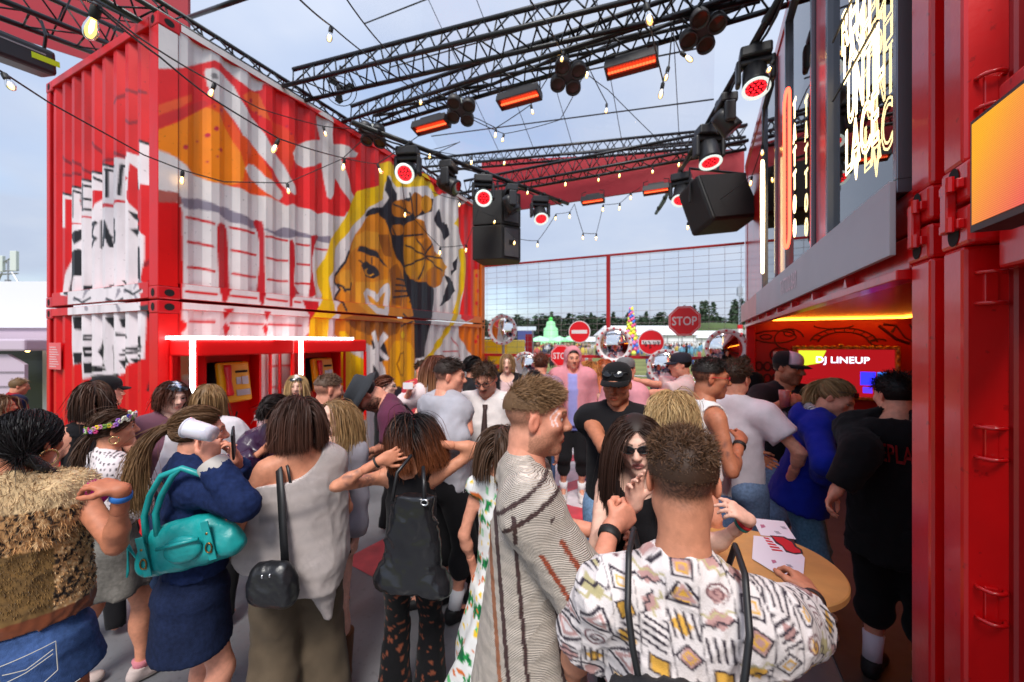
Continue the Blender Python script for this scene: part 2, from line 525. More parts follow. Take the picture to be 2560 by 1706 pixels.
class Skel: pass
def skeleton(sp):
    k = Skel(); f = sp.get('sex', 'm') == 'f'; k.f = f
    w = sp.get('build', 1.0) * (0.86 if f else 0.95); k.w = w
    sh = (0.152 if f else 0.172) * (0.6 + 0.4 * sp.get('build', 1.0))
    P0 = np.array([0,0,0.95]); k.P0 = P0
    Rb = rz(R(-sp.get('twist', 0))) @ ry(R(sp.get('side', 0))) @ rx(R(-sp.get('lean', 0))); k.Rb = Rb
    U = lambda x, y, z: P0 + Rb @ (np.array([x, y, z]) - P0); k.U = U
    k.nb = U(0,-0.015,1.455)
    hy, hp, hr = sp.get('head', (0,0,0))
    Rn = Rb @ rz(R(-hy * 0.4)) @ ry(R(hr * 0.7)) @ rx(R(-hp * 0.6))
    k.hc = k.nb + Rn @ np.array([0,0.032,0.17 + sp.get('necklen', 0.0)])
    k.Rh = Rb @ rz(R(-hy)) @ ry(R(hr)) @ rx(R(-hp))
    k.S = {}; k.E = {}; k.W = {}; k.hd = {}; k.hn = {}
    l1, l2 = 0.285,0.25
    for sd, nm in ((1, 'R'),(-1, 'L')):
        shrug = sp.get('shrug' + nm, 0.0)
        S = U(sd * sh, -0.01,1.405 + shrug); k.S[nm] = S
        a = sp.get('arm' + nm)
        if a is None or 't' not in a: a = dict(a or {}, t=U(sd * (sh + 0.06),0.03,0.9))
        T = np.asarray(a['t'], float)
        E, T = ik(S, T, l1, l2, a.get('hint', Rb @ np.array([sd * 0.35,-0.6,-0.5])))
        k.E[nm] = E; k.W[nm] = T
        k.hd[nm] = unit(a['dir']) if 'dir' in a else unit(T - E)
        n = a.get('palm', np.array([-sd * 1.0,0,-0.15]))
        n = np.asarray(n, float); n = n - k.hd[nm] * (n @ k.hd[nm]); k.hn[nm] = unit(n)
    k.hip = {}; k.knee = {}; k.ank = {}
    for sd, nm in ((1, 'R'),(-1, 'L')):
        H = np.array([sd * 0.088 * (0.5 + 0.5 * w),0,0.91]); fx = sp.get('foot' + nm, (sd * 0.105,0.0))
        A = np.array([fx[0], fx[1],0.085 + (fx[2] if len(fx) > 2 else 0)])
        K, A = ik(H, A, 0.425,0.42,(sd * 0.1,1,0))
        k.hip[nm] = H; k.knee[nm] = K; k.ank[nm] = A
    return k

def add_torso(F, k, g=0.0, kk=0.04, parts='pbc'):
    w, U, Rb, f = k.w, k.U, k.Rb, k.f
    if 'p' in parts:
        F.ell((0,-0.005,0.94),(0.158 * w * (1.06 if f else 1),0.108 * w, 0.125), None, kk, grow=g)
        for s in (1,-1): F.ell((s * 0.072 * w, -0.055 * w, 0.9),(0.085 * w, 0.08 * w, 0.09), None, kk, grow=g)
    if 'b' in parts: F.ell(U(0,0.008,1.08),((0.122 if f else 0.138) * w, 0.095 * w, 0.14), Rb, kk, grow=g)
    if 'c' in parts:
        F.ell(U(0,-0.002,1.275),(0.15 * w, 0.104 * w, 0.165), Rb, kk, grow=g)
        F.cap(k.S['L'] * 0.86 + k.S['R'] * 0.14, k.S['R'] * 0.86 + k.S['L'] * 0.14,0.062 * (0.5 + 0.5 * w), None, kk, grow=g)
        for s in ('L', 'R'): F.cap(U(0,-0.02,1.475), k.S[s] * 0.75 + k.nb * 0.25,0.043,0.04, kk, grow=g)
        if f:
            for s in (1,-1): F.ell(U(s * 0.068,0.085 * w, 1.245),(0.056,0.05,0.058), Rb, 0.03, grow=g)

def body_field(k):
    F = Field(); add_torso(F, k)
    w = 0.5 + 0.5 * k.w; am = (0.85 if k.f else 1.0) * w
    for s in ('L', 'R'):
        F.cap(k.S[s], k.E[s],0.052 * am, 0.04 * am, 0.04)
        F.cap(k.E[s], k.W[s],0.041 * am, 0.027 * am, 0.02)
        F.ell(k.E[s] * 0.72 + k.W[s] * 0.28,(0.043 * am,) * 3, None, 0.03)
        F.cap(k.hip[s] + np.array([0,0,-0.02]), k.knee[s],0.088 * k.w, 0.056 * w, 0.04)
        F.cap(k.knee[s], k.ank[s],0.055 * w, 0.036,0.03)
        F.ell(k.knee[s] * 0.68 + k.ank[s] * 0.32 + np.array([0,-0.018,0]),(0.052 * w, 0.055 * w, 0.11), None, 0.04)
        F.cap(k.ank[s], k.ank[s] + np.array([0,0.12,-0.045]),0.035,0.028,0.03)
    F.cap(k.nb + (k.hc - k.nb) * 0.05, k.hc + k.Rh @ np.array([0,-0.03,-0.06]),0.053 if k.f else 0.06,0.052 if k.f else 0.058,0.05)
    return F

def head_field(k, sp):
    F = Field(); Rh, hc, f = k.Rh, k.hc, k.f
    T = lambda x, y, z: hc + Rh @ np.array([x, y, z])
    e = lambda x, y, z, r, kk, op='u': F.ell(T(x, y, z), r, Rh, kk, op)
    F.cap(k.nb + (k.hc - k.nb) * 0.05, T(0,-0.03,-0.06),0.053 if f else 0.06,0.052 if f else 0.058,0.05)
    e(0,-0.012,0.035,(0.074,0.094,0.081),0.02)
    jw = 0.9 if f else 1.0
    e(0,0.026,-0.035,(0.060 * jw, 0.066,0.078),0.03)
    e(0,0.066,-0.1,(0.024 * jw, 0.021,0.019),0.035)
    for s in (1,-1):
        e(s * 0.046 * jw, 0.006,-0.062,(0.02,0.028,0.026),0.035)
        e(s * 0.042,0.058,-0.016,(0.023,0.02,0.018),0.03)
        e(s * 0.031,0.096,0.006,(0.018,0.0165,0.0115),0.012, 's')
        F.cap(T(s * 0.012,0.086,0.026), T(s * 0.045,0.07,0.026),0.0125 if not f else 0.010,0.009,0.02)
        ear = Rh @ rz(R(s * 22)) @ rx(R(-8))
        F.ell(T(s * 0.0755,-0.012,-0.004),(0.009,0.019,0.031), ear, 0.006)
        F.ell(T(s * 0.086,-0.006,0.0),(0.008,0.0095,0.017), ear, 0.006, 's')
        e(s * 0.0115,0.096,-0.031,(0.009,0.011,0.008),0.008)
    F.cap(T(0,0.085,0.02), T(0,0.11,-0.024),0.0085,0.0115,0.015)
    e(0,0.109,-0.027,(0.0125,0.0115,0.010),0.008)
    F.cap(T(-0.019,0.082,-0.0585), T(0.019,0.082,-0.0585),0.0085, None, 0.014)
    e(0,0.088,-0.057,(0.017,0.0095,0.0058),0.006)
    e(0,0.087,-0.0695,(0.0165,0.010,0.0068),0.006)
    e(0,0.101,-0.0632,(0.022,0.012,0.0018),0.003, 's')
    return F

def head_color(P, k, sp, base):
    L = (P - k.hc) @ k.Rh
    x, y, z = L[:, 0], L[:, 1], L[:, 2]; ax = np.abs(x)
    C = np.tile(base, (len(P),1)).astype(float)
    def mixin(m, c): C[:] = C * (1 - m[:, None]) + np.asarray(c) * m[:, None]
    sm = lambda d, w: np.clip(0.5 - d / w, 0,1)
    hc_ = np.asarray(sp['hair'].get('col', lin((70,50,35)))) if sp.get('hair') else lin((60,45,35))
    blush = np.exp(-((ax - 0.043) ** 2 / 0.0004 + (z + 0.022) ** 2 / 0.0005)) * (y > 0.02) * 0.35
    mixin(blush, base * np.array([1.05,0.72,0.68]))
    mixin(np.exp(-(x ** 2 / 0.0002 + (z + 0.026) ** 2 / 0.0003)) * (y > 0.09) * 0.35, base * np.array([1.05,0.75,0.7]))
    mixin(((np.abs(ax - 0.08) < 0.014) & (np.abs(z) < 0.04) & (np.abs(y + 0.012) < 0.025)) * 0.35, base * np.array([1.05,0.6,0.55]))
    if sp.get('stubble'):
        m = sm(-(0.0 - (z + 0.03 - 0.25 * (y - 0.03))) , 0.03) * (y > -0.025) * sp['stubble']
        m = m * (1 - np.exp(-((x / 0.02) ** 2 + ((z + 0.064) / 0.008) ** 2)))
        m *= 0.8 + 0.4 * (wob(L, 900,3) > 0)
        mixin(np.clip(m, 0,1), hc_ * 0.8)
    if sp.get('mous'):
        mixin(((np.abs(z + 0.046) < 0.0065) & (ax < 0.028) & (y > 0.07)) * 0.9, hc_ * 0.7)
    lip = sp.get('lip', base * np.array([0.86,0.48,0.46]))
    lm = ((x / 0.0235) ** 2 + ((z + 0.0632) / 0.0125) ** 2 < 1) & (y > 0.068)
    mixin(lm * 0.85, lip)
    mixin(((np.abs(z + 0.0632) < 0.0022) & (ax < 0.021) & (y > 0.07)) * 0.8, base * 0.16)
    bz = 0.0255 + 0.006 * np.sin(np.clip((ax - 0.012) / 0.036,0,1) * 2.4) - 0.002
    bm = (np.abs(z - bz) < (0.0042 if not k.f else 0.0034)) & (ax > 0.011) & (ax < 0.05) & (y > 0.04)
    mixin(bm * 0.8, hc_ * 0.55)
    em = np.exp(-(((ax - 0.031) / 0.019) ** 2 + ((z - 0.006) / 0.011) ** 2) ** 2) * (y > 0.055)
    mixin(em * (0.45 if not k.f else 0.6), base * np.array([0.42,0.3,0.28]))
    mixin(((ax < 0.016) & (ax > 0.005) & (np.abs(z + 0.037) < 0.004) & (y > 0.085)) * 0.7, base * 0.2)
    fade = sp.get('fade')
    if fade:
        hz = np.interp(y, [-0.11,-0.05,-0.02,0.02,0.05,0.085],[-0.075,-0.06,-0.045,0.0,0.04,0.07])
        m = np.clip((z - hz) / 0.05,0,1) * fade * (0.85 + 0.3 * (wob(L, 700,5) > 0)) * (np.abs(ax - 0.085) > 0.012)
        mixin(np.clip(m, 0,0.95), hc_ * 0.7)
    fp = sp.get('facepaint')
    if fp:
        for (y0, z0, y1, z1) in fp:
            a = np.array([y0, z0]); b = np.array([y1, z1]); q = np.stack([y, z],1); ab = b - a
            t = np.clip((q - a) @ ab / (ab @ ab),0,1); dd = np.linalg.norm(q - a - t[:, None] * ab, axis=1)
            mixin(((dd < 0.0024) & (x > 0)) * 0.85, lin((240,215,215)))
    return C

def hand_field(k, nm, sp):
    F = Field(); sd = 1 if nm == 'R' else -1
    am = (0.85 if k.f else 1.0) * (0.5 + 0.5 * k.w)
    W, d, n = k.W[nm], k.hd[nm], k.hn[nm]; q = 0.9 if k.f else 1.0
    a = sp.get('arm' + nm) or {}
    c = a.get('curl', 0.35); spread = a.get('spread', 0.25)
    t = -sd * np.cross(n, d)
    F.cap(k.E[nm] * 0.35 + W * 0.65, W, 0.041 * am * 0.35 + 0.027 * am * 0.65,0.027 * am, 0.02)
    F.cap(W, W + d * 0.03,0.026 * am, 0.024 * am, 0.02)
    F.ell(W + d * 0.05 * q, (0.041 * q, 0.05 * q, 0.0145 * q), np.stack([t, d, n],1),0.02)
    cs = a.get('curls', (c,) * 4)
    for i, (L, c_) in enumerate(zip((0.072,0.08,0.074,0.058), cs)):
        b = W + d * (0.088 - 0.005 * abs(i - 1.2)) * q + t * (0.029 - 0.0195 * i) * q
        dd = unit(d + t * spread * (0.28 - 0.19 * i)); ang = 0.0; r0 = 0.0088 * q
        F.cap(b - dd * 0.03, b, 0.0095 * q, r0,0.012)
        for fr, a_, rr in ((0.45,65,0.0086),(0.3,85,0.0078),(0.25,55,0.0068)):
            ang += R(a_) * c_
            nd = dd * math.cos(ang) + n * math.sin(ang)
            e = b + nd * L * fr * q
            F.cap(b, e, r0, rr * q, 0.004); b = e; r0 = rr * q
    ct = a.get('thumb', c)
    b = W + d * 0.028 * q + t * 0.026 * q
    for dirv, L, r1, r2 in ((d * 0.65 + t * 0.75 + n * (0.15 + 0.5 * ct),0.042,0.0135,0.0105),(d * 0.85 + t * (0.4 - 0.7 * ct) + n * (0.1 + 0.7 * ct),0.032,0.0105,0.009),(d * 0.9 + t * (0.25 - 0.9 * ct) + n * (0.1 + 0.6 * ct),0.024,0.009,0.0075)):
        e = b + unit(dirv) * L * q; F.cap(b, e, r1 * q, r2 * q, 0.01); b = e
    return F

# ---------------------------------------------------------------- hair
CR_C = np.array([0,-0.012,0.035]); CR_R = np.array([0.076,0.096,0.083])
def hairline(y, shift=0.0):
    return np.interp(y, [-0.11,-0.05,-0.02,0.02,0.05,0.085],[-0.06,-0.055,-0.02,0.02,0.05,0.072]) + shift
def scalp_points(n, seed, mask):
    r = np.random.default_rng(seed); m = int(n * 2.2)
    v = r.normal(size=(m * 2,3)); v /= np.linalg.norm(v, axis=1, keepdims=True)
    p = CR_C + v * CR_R
    ok = mask(p); p = p[ok][:n]
    nn = (p - CR_C) / CR_R ** 2; nn /= np.linalg.norm(nn, axis=1, keepdims=True)
    return p, nn
def ribbons(P, width, seed, base, jit=0.25, tipcol=None):
    "P (N, m, 3) strand points to one mesh of thin tapered ribbons"
    r = np.random.default_rng(seed); N, m, _ = P.shape
    T = np.gradient(P, axis=1); T /= np.linalg.norm(T, axis=2, keepdims=True) + 1e-9
    rv = r.normal(size=(N, 1,3)); Wd = np.cross(T, rv); Wd /= np.linalg.norm(Wd, axis=2, keepdims=True) + 1e-9
    taper = np.interp(np.linspace(0,1, m),[0,0.1,0.7,1],[0.8,1,0.85,0.12])[None, :, None]
    A = P + Wd * width * 0.5 * taper; B = P - Wd * width * 0.5 * taper
    V = np.stack([A, B],2).reshape(-1,3)
    i = (np.arange(N)[:, None] * m + np.arange(m - 1)[None]).ravel() * 2
    F = np.stack([i, i + 1, i + 3, i + 2],1)
    cf = np.exp(r.normal(size=(N, 1,1)) * jit) * np.ones((1, m, 1))
    C = base * cf
    if tipcol is not None:
        tt = np.clip(np.linspace(-0.3,1, m),0,1)[None, :, None] ** 1.2
        C = C * (1 - tt) + np.asarray(tipcol) * cf * tt
    C = np.repeat(C.reshape(N * m, 1,3),2,1).reshape(-1,3)
    return V, F, C

def make_hair(k, hs, lod, seed):
    Rh, hc = k.Rh, k.hc
    col = np.asarray(hs['col'], float); st = hs['style']; sh = hs.get('shift', 0.0)
    out = []; r = np.random.default_rng(seed)
    mask = lambda p: p[:, 2] > hairline(p[:, 1], sh) + 0.006 * wob(p, 160, seed)
    if st == 'fadecut': mask = lambda p: (p[:, 2] > hairline(p[:, 1], sh)) & (p[:, 2] > hs.get('line', 0.035) + 0.006 * wob(p, 160, seed))
    # cap under the strands
    thick = hs.get('cap', 0.006)
    th = np.linspace(0,2 * np.pi, 41)[:-1]; ph = np.linspace(0.02, np.pi * 0.86,26)
    g = np.array([[np.sin(a) * np.cos(b), np.sin(a) * np.sin(b), np.cos(a)] for a in ph for b in th])
    p = CR_C + g * (CR_R + thick)
    ok = mask(CR_C + g * CR_R)
    ii = np.arange(25)[:, None] * 40; jj = np.arange(40)[None]
    F = np.stack([ii + jj, ii + 40 + jj, ii + 40 + (jj + 1) % 40, ii + (jj + 1) % 40],-1).reshape(-1,4)
    F = F[ok[F].all(1)]
    V = p; used = np.unique(F); mp = np.full(len(V),-1); mp[used] = np.arange(len(used))
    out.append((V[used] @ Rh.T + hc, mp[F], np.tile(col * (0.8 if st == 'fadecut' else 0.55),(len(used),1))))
    n = int(hs.get('n', (3000,1200,420)[lod]) * (1.7 if hs.get('fine') else 1) / hs['q'] ** 1.2); wd = hs.get('w', (0.0017 if hs.get('fine') else 0.0022,0.0036,0.008)[lod]) * hs['q'] ** 0.6
    p, nn = scalp_points(n, seed, mask); n = len(p)
    g_l = Rh.T @ np.array([0,0,-1.0])
    if st in ('short', 'fadecut', 'curly'):
        m = 5; L = hs.get('len', 0.035)
        topf = np.clip((p[:, 2] - hs.get('tz', 0.03)) / 0.06,0.12,1)
        L = L * topf * r.uniform(0.7,1.15, n)
        comb = np.asarray(hs.get('comb', (0.1,0.5,0.1)), float)
        d = nn * hs.get('lift', 0.7) + comb + r.normal(size=(n, 3)) * hs.get('rand', 0.25)
        clump = np.stack([wob(p, 110, seed + i) for i in range(3)],1) * hs.get('clump', 0.5); d = d + clump
        d /= np.linalg.norm(d, axis=1, keepdims=True)
        P = [p + nn * thick * 0.6]
        cu = r.normal(size=(n, 3)) * hs.get('curl', 0.25)
        for i in range(m - 1):
            q = P[-1] + d * (L / (m - 1))[:, None]
            w_ = (q - CR_C) / (CR_R + thick * 0.8); rr = np.linalg.norm(w_, axis=1, keepdims=True)
            q = np.where(rr < 1, CR_C + w_ / rr * (CR_R + thick * 0.8), q)
            P.append(q); d = d + cu * 0.6 + g_l * 0.12; d /= np.linalg.norm(d, axis=1, keepdims=True)
        P = np.stack(P, 1) @ Rh.T + hc
        out.append(ribbons(P, wd, seed, col, 0.2, hs.get('tip')))
    else:
        L = hs.get('len', 0.3); m = hs.get('m', 10)
        tie = hs.get('tie'); 
        layer = r.uniform(0.003, hs.get('vol', 0.016), n)
        part = hs.get('part', 0.0)
        sx = np.sign(p[:, 0] - part) ; sx[sx == 0] = 1
        flow = np.stack([sx * 0.6,-0.5 + 0 * sx, 0 * sx],1) + r.normal(size=(n, 3)) * 0.12
        d = nn * 0.35 + flow * hs.get('flow', 0.6); d /= np.linalg.norm(d, axis=1, keepdims=True)
        step = L / (m - 1) * (r.uniform(0.88,1.05, n) * np.clip(0.42 + 0.58 * (p[:, 2] + 0.06) / 0.178,0.4,1))[:, None]
        q = p + nn * layer[:, None] * 0.5; P = [q]
        curl = hs.get('curl', 0.0); ph = r.uniform(0,6.28, n)
        grow = (CR_R + 0.004)[None] + layer[:, None]
        obs = hs.get('body', True)
        tied = np.zeros(n, bool)
        wdir = np.asarray(hs.get('wind', (0,0,0)), float)
        for i in range(1, m):
            if tie is not None:
                tv = np.asarray(tie) - q; dist = np.linalg.norm(tv, axis=1)
                tied |= dist < 0.024
                td = hs.get('taildir', (0,-0.5,-0.6)); td = unit(td)
                gl = unit(0.45 * td + 0.0 * td)
                d_un = tv / (dist[:, None] + 1e-6)
                d_t = d * 0.7 + (Rh.T @ np.array([0,0,-1.0])) * 0.3 + 0.22 * r.normal(size=(n, 3)) * hs.get('spread', 0.5)
                dn = np.where(tied[:, None], d_t, d_un)
                new = tied & (np.linalg.norm(q - tie, axis=1) < 0.03)
                dn[new] = td + 0.25 * r.normal(size=(new.sum(),3)) * hs.get('spread', 0.5)
                d = dn / np.linalg.norm(dn, axis=1, keepdims=True)
                stp = np.where(tied[:, None], L / (m - 6) * r.uniform(0.8,1.1,(n, 1)), np.minimum(0.05, np.maximum(dist[:, None] * 0.6,0.018)))
            else:
                a = hs.get('grav', 0.35)
                d = d * (1 - a) + g_l * a + (Rh.T @ wdir) * 0.2
                if curl: d = d + curl * np.stack([np.sin(ph + i * 1.3), np.cos(ph * 1.7 + i * 1.3),0 * ph],1)
                d /= np.linalg.norm(d, axis=1, keepdims=True); stp = step
            q = q + d * stp
            w_ = (q - CR_C) / grow; rr = np.linalg.norm(w_, axis=1, keepdims=True)
            if tie is None or not tied.all():
                msk = (rr < 1) & (~tied[:, None])
                q = np.where(msk, CR_C + w_ / rr * grow, q)
            # keep off the neck / face oval
            w2 = (q - np.array([0,0.015,-0.07])) / np.array([0.066,0.075,0.1]); r2 = np.linalg.norm(w2[:, :2], axis=1, keepdims=True)
            if tie is None: q = np.where((r2 < 1) & (q[:, 2:3] < 0.0) & (q[:, 2:3] > -0.22), np.concatenate([np.array([0,0.015]) + w2[:, :2] / np.maximum(r2,0.2) * np.array([0.066,0.075]), q[:, 2:3]],1), q)
            if obs:
                Q = q @ Rh.T + hc; c0 = k.U(0,-0.005,1.28); rr0 = np.array([0.2 * k.w, 0.135 * k.w, 0.2]) + hs.get('boff', 0.01)
                v_ = ((Q - c0) @ k.Rb) / rr0; r0 = np.linalg.norm(v_, axis=1, keepdims=True)
                Q = np.where(r0 < 1, c0 + (v_ / np.maximum(r0,0.3) * rr0) @ k.Rb.T, Q)
                q = (Q - hc) @ Rh
            P.append(q)
        fly = r.random(n) < 0.06; amt = np.linspace(0,1, len(P))[None, :, None] ** 1.5 * r.normal(size=(n, 1,3)) * 0.03 * fly[:, None, None]
        P = (np.stack(P, 1) + amt) @ Rh.T + hc
        out.append(ribbons(P, wd * hs.get('wmul', 1.5), seed, col, 0.17, hs.get('tip')))
    return out

def joined(lst):
    V = np.concatenate([a[0] for a in lst]); C = np.concatenate([a[2] for a in lst]); F = []; o = 0
    for a in lst: F.append(a[1] + o); o += len(a[0])
    return V, np.concatenate(F), C

# ---------------------------------------------------------------- garments
def fold_disp(amp, f=28, seed=0, az=0.45):
    if not amp: return None
    s = np.array([1,1, az])
    def fn(X):
        a = wob(X * s, f * 0.8, seed); w = X + 0.012 * a[..., None]
        r1 = 1 - 2 * np.abs(wob(w * np.array([1,1,0.55]), f * 1.1, seed + 5)); r2 = 1 - 2 * np.abs(wob(w * np.array([0.6,0.6,1.0]), f * 1.7, seed + 9))
        return amp * (0.55 * a - 0.55 * np.maximum(r1,0) ** 2 - 0.35 * np.maximum(r2,0) ** 2 + 0.2)
    return fn

def top_field(k, g):
    F = Field(); off = g.get('off', 0.016); w = k.w; U, Rb = k.U, k.Rb
    hem = g.get('hem', 0.93); add_torso(F, k, off, 0.045, 'c' if hem > 1.02 else 'bc')
    rh = np.asarray(g.get('rhem', (0.168 * w + off, 0.118 * w + off))); rc = np.array([0.15 * w, 0.104 * w]) + off
    if hem < 1.25: F.ecyl(U(0,0.0, hem), U(0,0,1.28), rh, rc, 0.03, rot=Rb)
    sl = g.get('sleeve', 0.55); am = (0.85 if k.f else 1.0) * (0.5 + 0.5 * w); so = g.get('soff', off + 0.006)
    for s in ('L', 'R'):
        sl_ = g.get('sleeve' + s, sl)
        if sl_ <= 0:
            F.cap(k.S[s], k.S[s] + (k.E[s] - k.S[s]) * 0.3,0.052 * am + 0.03,0.05,0.01, 's'); continue
        S, E, W = k.S[s], k.E[s], k.W[s]
        F.ell(S, (0.056 * am + so,) * 3, None, 0.05)
        if sl_ <= 1:
            e = S + (E - S) * sl_
            F.ecyl(e, S, (0.048 * am + so + g.get('flare', 0.012),) * 2,(0.054 * am + so,) * 2,0.05, rot=basis(S - e))
        else:
            F.cap(S, E, 0.052 * am + so, 0.044 * am + so, 0.04)
            e = E + (W - E) * (sl_ - 1)
            F.ecyl(e, E, ((0.03 if g.get('cuff', 1) else 0.045) * am + so * 0.9,) * 2,(0.044 * am + so,) * 2,0.02, rot=basis(E - e))
            if g.get('puff'): F.ell(e * 0.75 + E * 0.25,(0.052 * am + so,) * 3, None, 0.05)
    nk = g.get('neck', 0.062)
    if nk: F.cap(k.nb + (k.hc - k.nb) * 0.12 + U(0, g.get('ndeep', 0.012),0.95) - k.P0, k.hc, nk, nk, 0.012, 's')
    if g.get('hood'):
        b = U(0,-0.085,1.44)
        F.ell(b + Rb @ np.array([0,-0.03,-0.01]),(0.15,0.07,0.105), Rb, 0.015); F.ell(U(0.09,0.0,1.48),(0.05,0.1,0.05), Rb, 0.03); F.ell(U(-0.09,0.0,1.48),(0.05,0.1,0.05), Rb, 0.03)
        F.ell(b + Rb @ np.array([0,0.005,0.085]),(0.1,0.05,0.07), Rb, 0.02, 's')
    if g.get('collar'):
        for i in range(14):
            a0, a1 = [2 * math.pi * (i + j) / 14 for j in (0,1)]
            if abs(math.sin((a0 + a1) / 2) - 1) < 0.12: continue
            q = lambda a: k.nb + (k.hc - k.nb) * 0.2 + Rb @ np.array([0.071 * math.cos(a),0.075 * math.sin(a) + 0.008,-0.012 - 0.024 * max(0, math.sin(a))])
            F.cap(q(a0), q(a1),0.015, None, 0.012)
    for fn in g.get('extra', ()): fn(F, k)
    F.disp = fold_disp(g.get('fold', 0.005), g.get('ffreq', 26), g.get('seed', 1))
    return F
def basis(v):
    v = unit(v); up = np.array([0,0,1.0]) if abs(v[2]) < 0.9 else np.array([1.0,0,0])
    a = unit(np.cross(up, v)); b = np.cross(v, a); return np.stack([a, b, v],1)

def bottom_field(k, g):
    F = Field(); off = g.get('off', 0.014); w = k.w; kind = g['kind']; wz = g.get('waist', 1.03); hem = g.get('hem', 0.1)
    if kind == 'skirt':
        rt = np.array([0.148 * w, 0.106 * w]) + off; rb = np.asarray(g.get('rhem', (0.2 * w, 0.17 * w)))
        mid = 0.9
        F.ecyl((0,-0.01, hem),(0,-0.01, mid), rb, np.array([0.17 * w, 0.14 * w]) + off, 0.02)
        F.ecyl((0,-0.01, mid - 0.03),(0,0, wz), np.array([0.172 * w, 0.142 * w]) + off, rt, 0.05)
        n = g.get('pleat', 0); amp = g.get('pamp', 0.012)
        fd = fold_disp(g.get('fold', 0.004),24, g.get('seed', 2))
        if n: F.disp = lambda X: fd(X) + amp * np.clip((wz - X[..., 2]) / (wz - hem),0,1) * np.sin(n * np.arctan2(X[..., 1], X[..., 0]) + 3 * np.sin(X[..., 2] * 6))
        else: F.disp = fd
        return F
    add_torso(F, k, off, 0.03, 'p' + ('b' if wz > 1.04 else ''))
    lo = g.get('leg', 0.014); fl = g.get('flare', 0.0)
    for s in ('L', 'R'):
        H, K, A = k.hip[s] + np.array([0,0,-0.02]), k.knee[s], k.ank[s]; wl_ = 0.5 + 0.5 * w
        if hem > K[2] + 0.02:
            t = (H[2] - hem) / (H[2] - K[2]); e = H + (K - H) * t
            F.ecyl(e, H, ((0.088 * w) * (1 - t) + 0.056 * wl_ * t + lo + fl,) * 2,(0.09 * w + lo,) * 2,0.04, rot=basis(H - e))
        else:
            F.cap(H, K, 0.088 * w + lo, 0.058 * wl_ + lo, 0.03)
            t = (K[2] - hem) / (K[2] - A[2]); e = K + (A - K) * t
            F.ecyl(e, K + (H - K) * 0.05,(0.042 + lo + fl,) * 2,(0.06 * wl_ + lo,) * 2,0.04, rot=basis(K - e))
            F.ell(K * 0.68 + A * 0.32 + np.array([0,-0.015,0]),(0.052 * wl_ + lo, 0.055 * wl_ + lo, 0.11), None, 0.04)
    F.plane((0,0, wz),(0,0,1))
    F.disp = fold_disp(g.get('fold', 0.006),20, g.get('seed', 3))
    return F

def shoe_field(k, s, g):
    F = Field(); A = k.ank[s]; x, y, z0 = A[0], A[1], A[2] - 0.085
    fd = np.array([x * 0.12,1,0]); fd = unit(fd)
    P = lambda t, z: np.array([x, y, z0 + z]) + fd * t
    F.cap(P(-0.035,0.04), P(0.13,0.032),0.04,0.036,0.02)
    F.ell(P(0.16,0.03),(0.043,0.05,0.034), None, 0.02)
    F.cap(P(-0.03,0.06), P(-0.01,0.03 + g.get('high', 0.07)),0.04,0.046 + g.get('wide', 0),0.02)
    F.cap(P(0.03,0.05), P(-0.005,0.075),0.04,0.042,0.02)
    F.plane((0,0, z0 + 0.004),(0,0,-1)); F.plane(P(0,0.03 + g.get('high', 0.07)),(0,0,1))
    return F

LODH = [dict(head=0.0042, hand=0.005, body=0.015, cloth=0.0088, low=0.014), dict(head=0.0075, hand=0.0085, body=0.019, cloth=0.014, low=0.02), dict(head=0.011, hand=0.011, body=0.022, cloth=0.02, low=0.024)]

def colorize(P, c, k=None):
    if callable(c): return c(P, k) if c.__code__.co_argcount > 1 else c(P)
    return np.tile(np.asarray(c, float),(len(P),1))

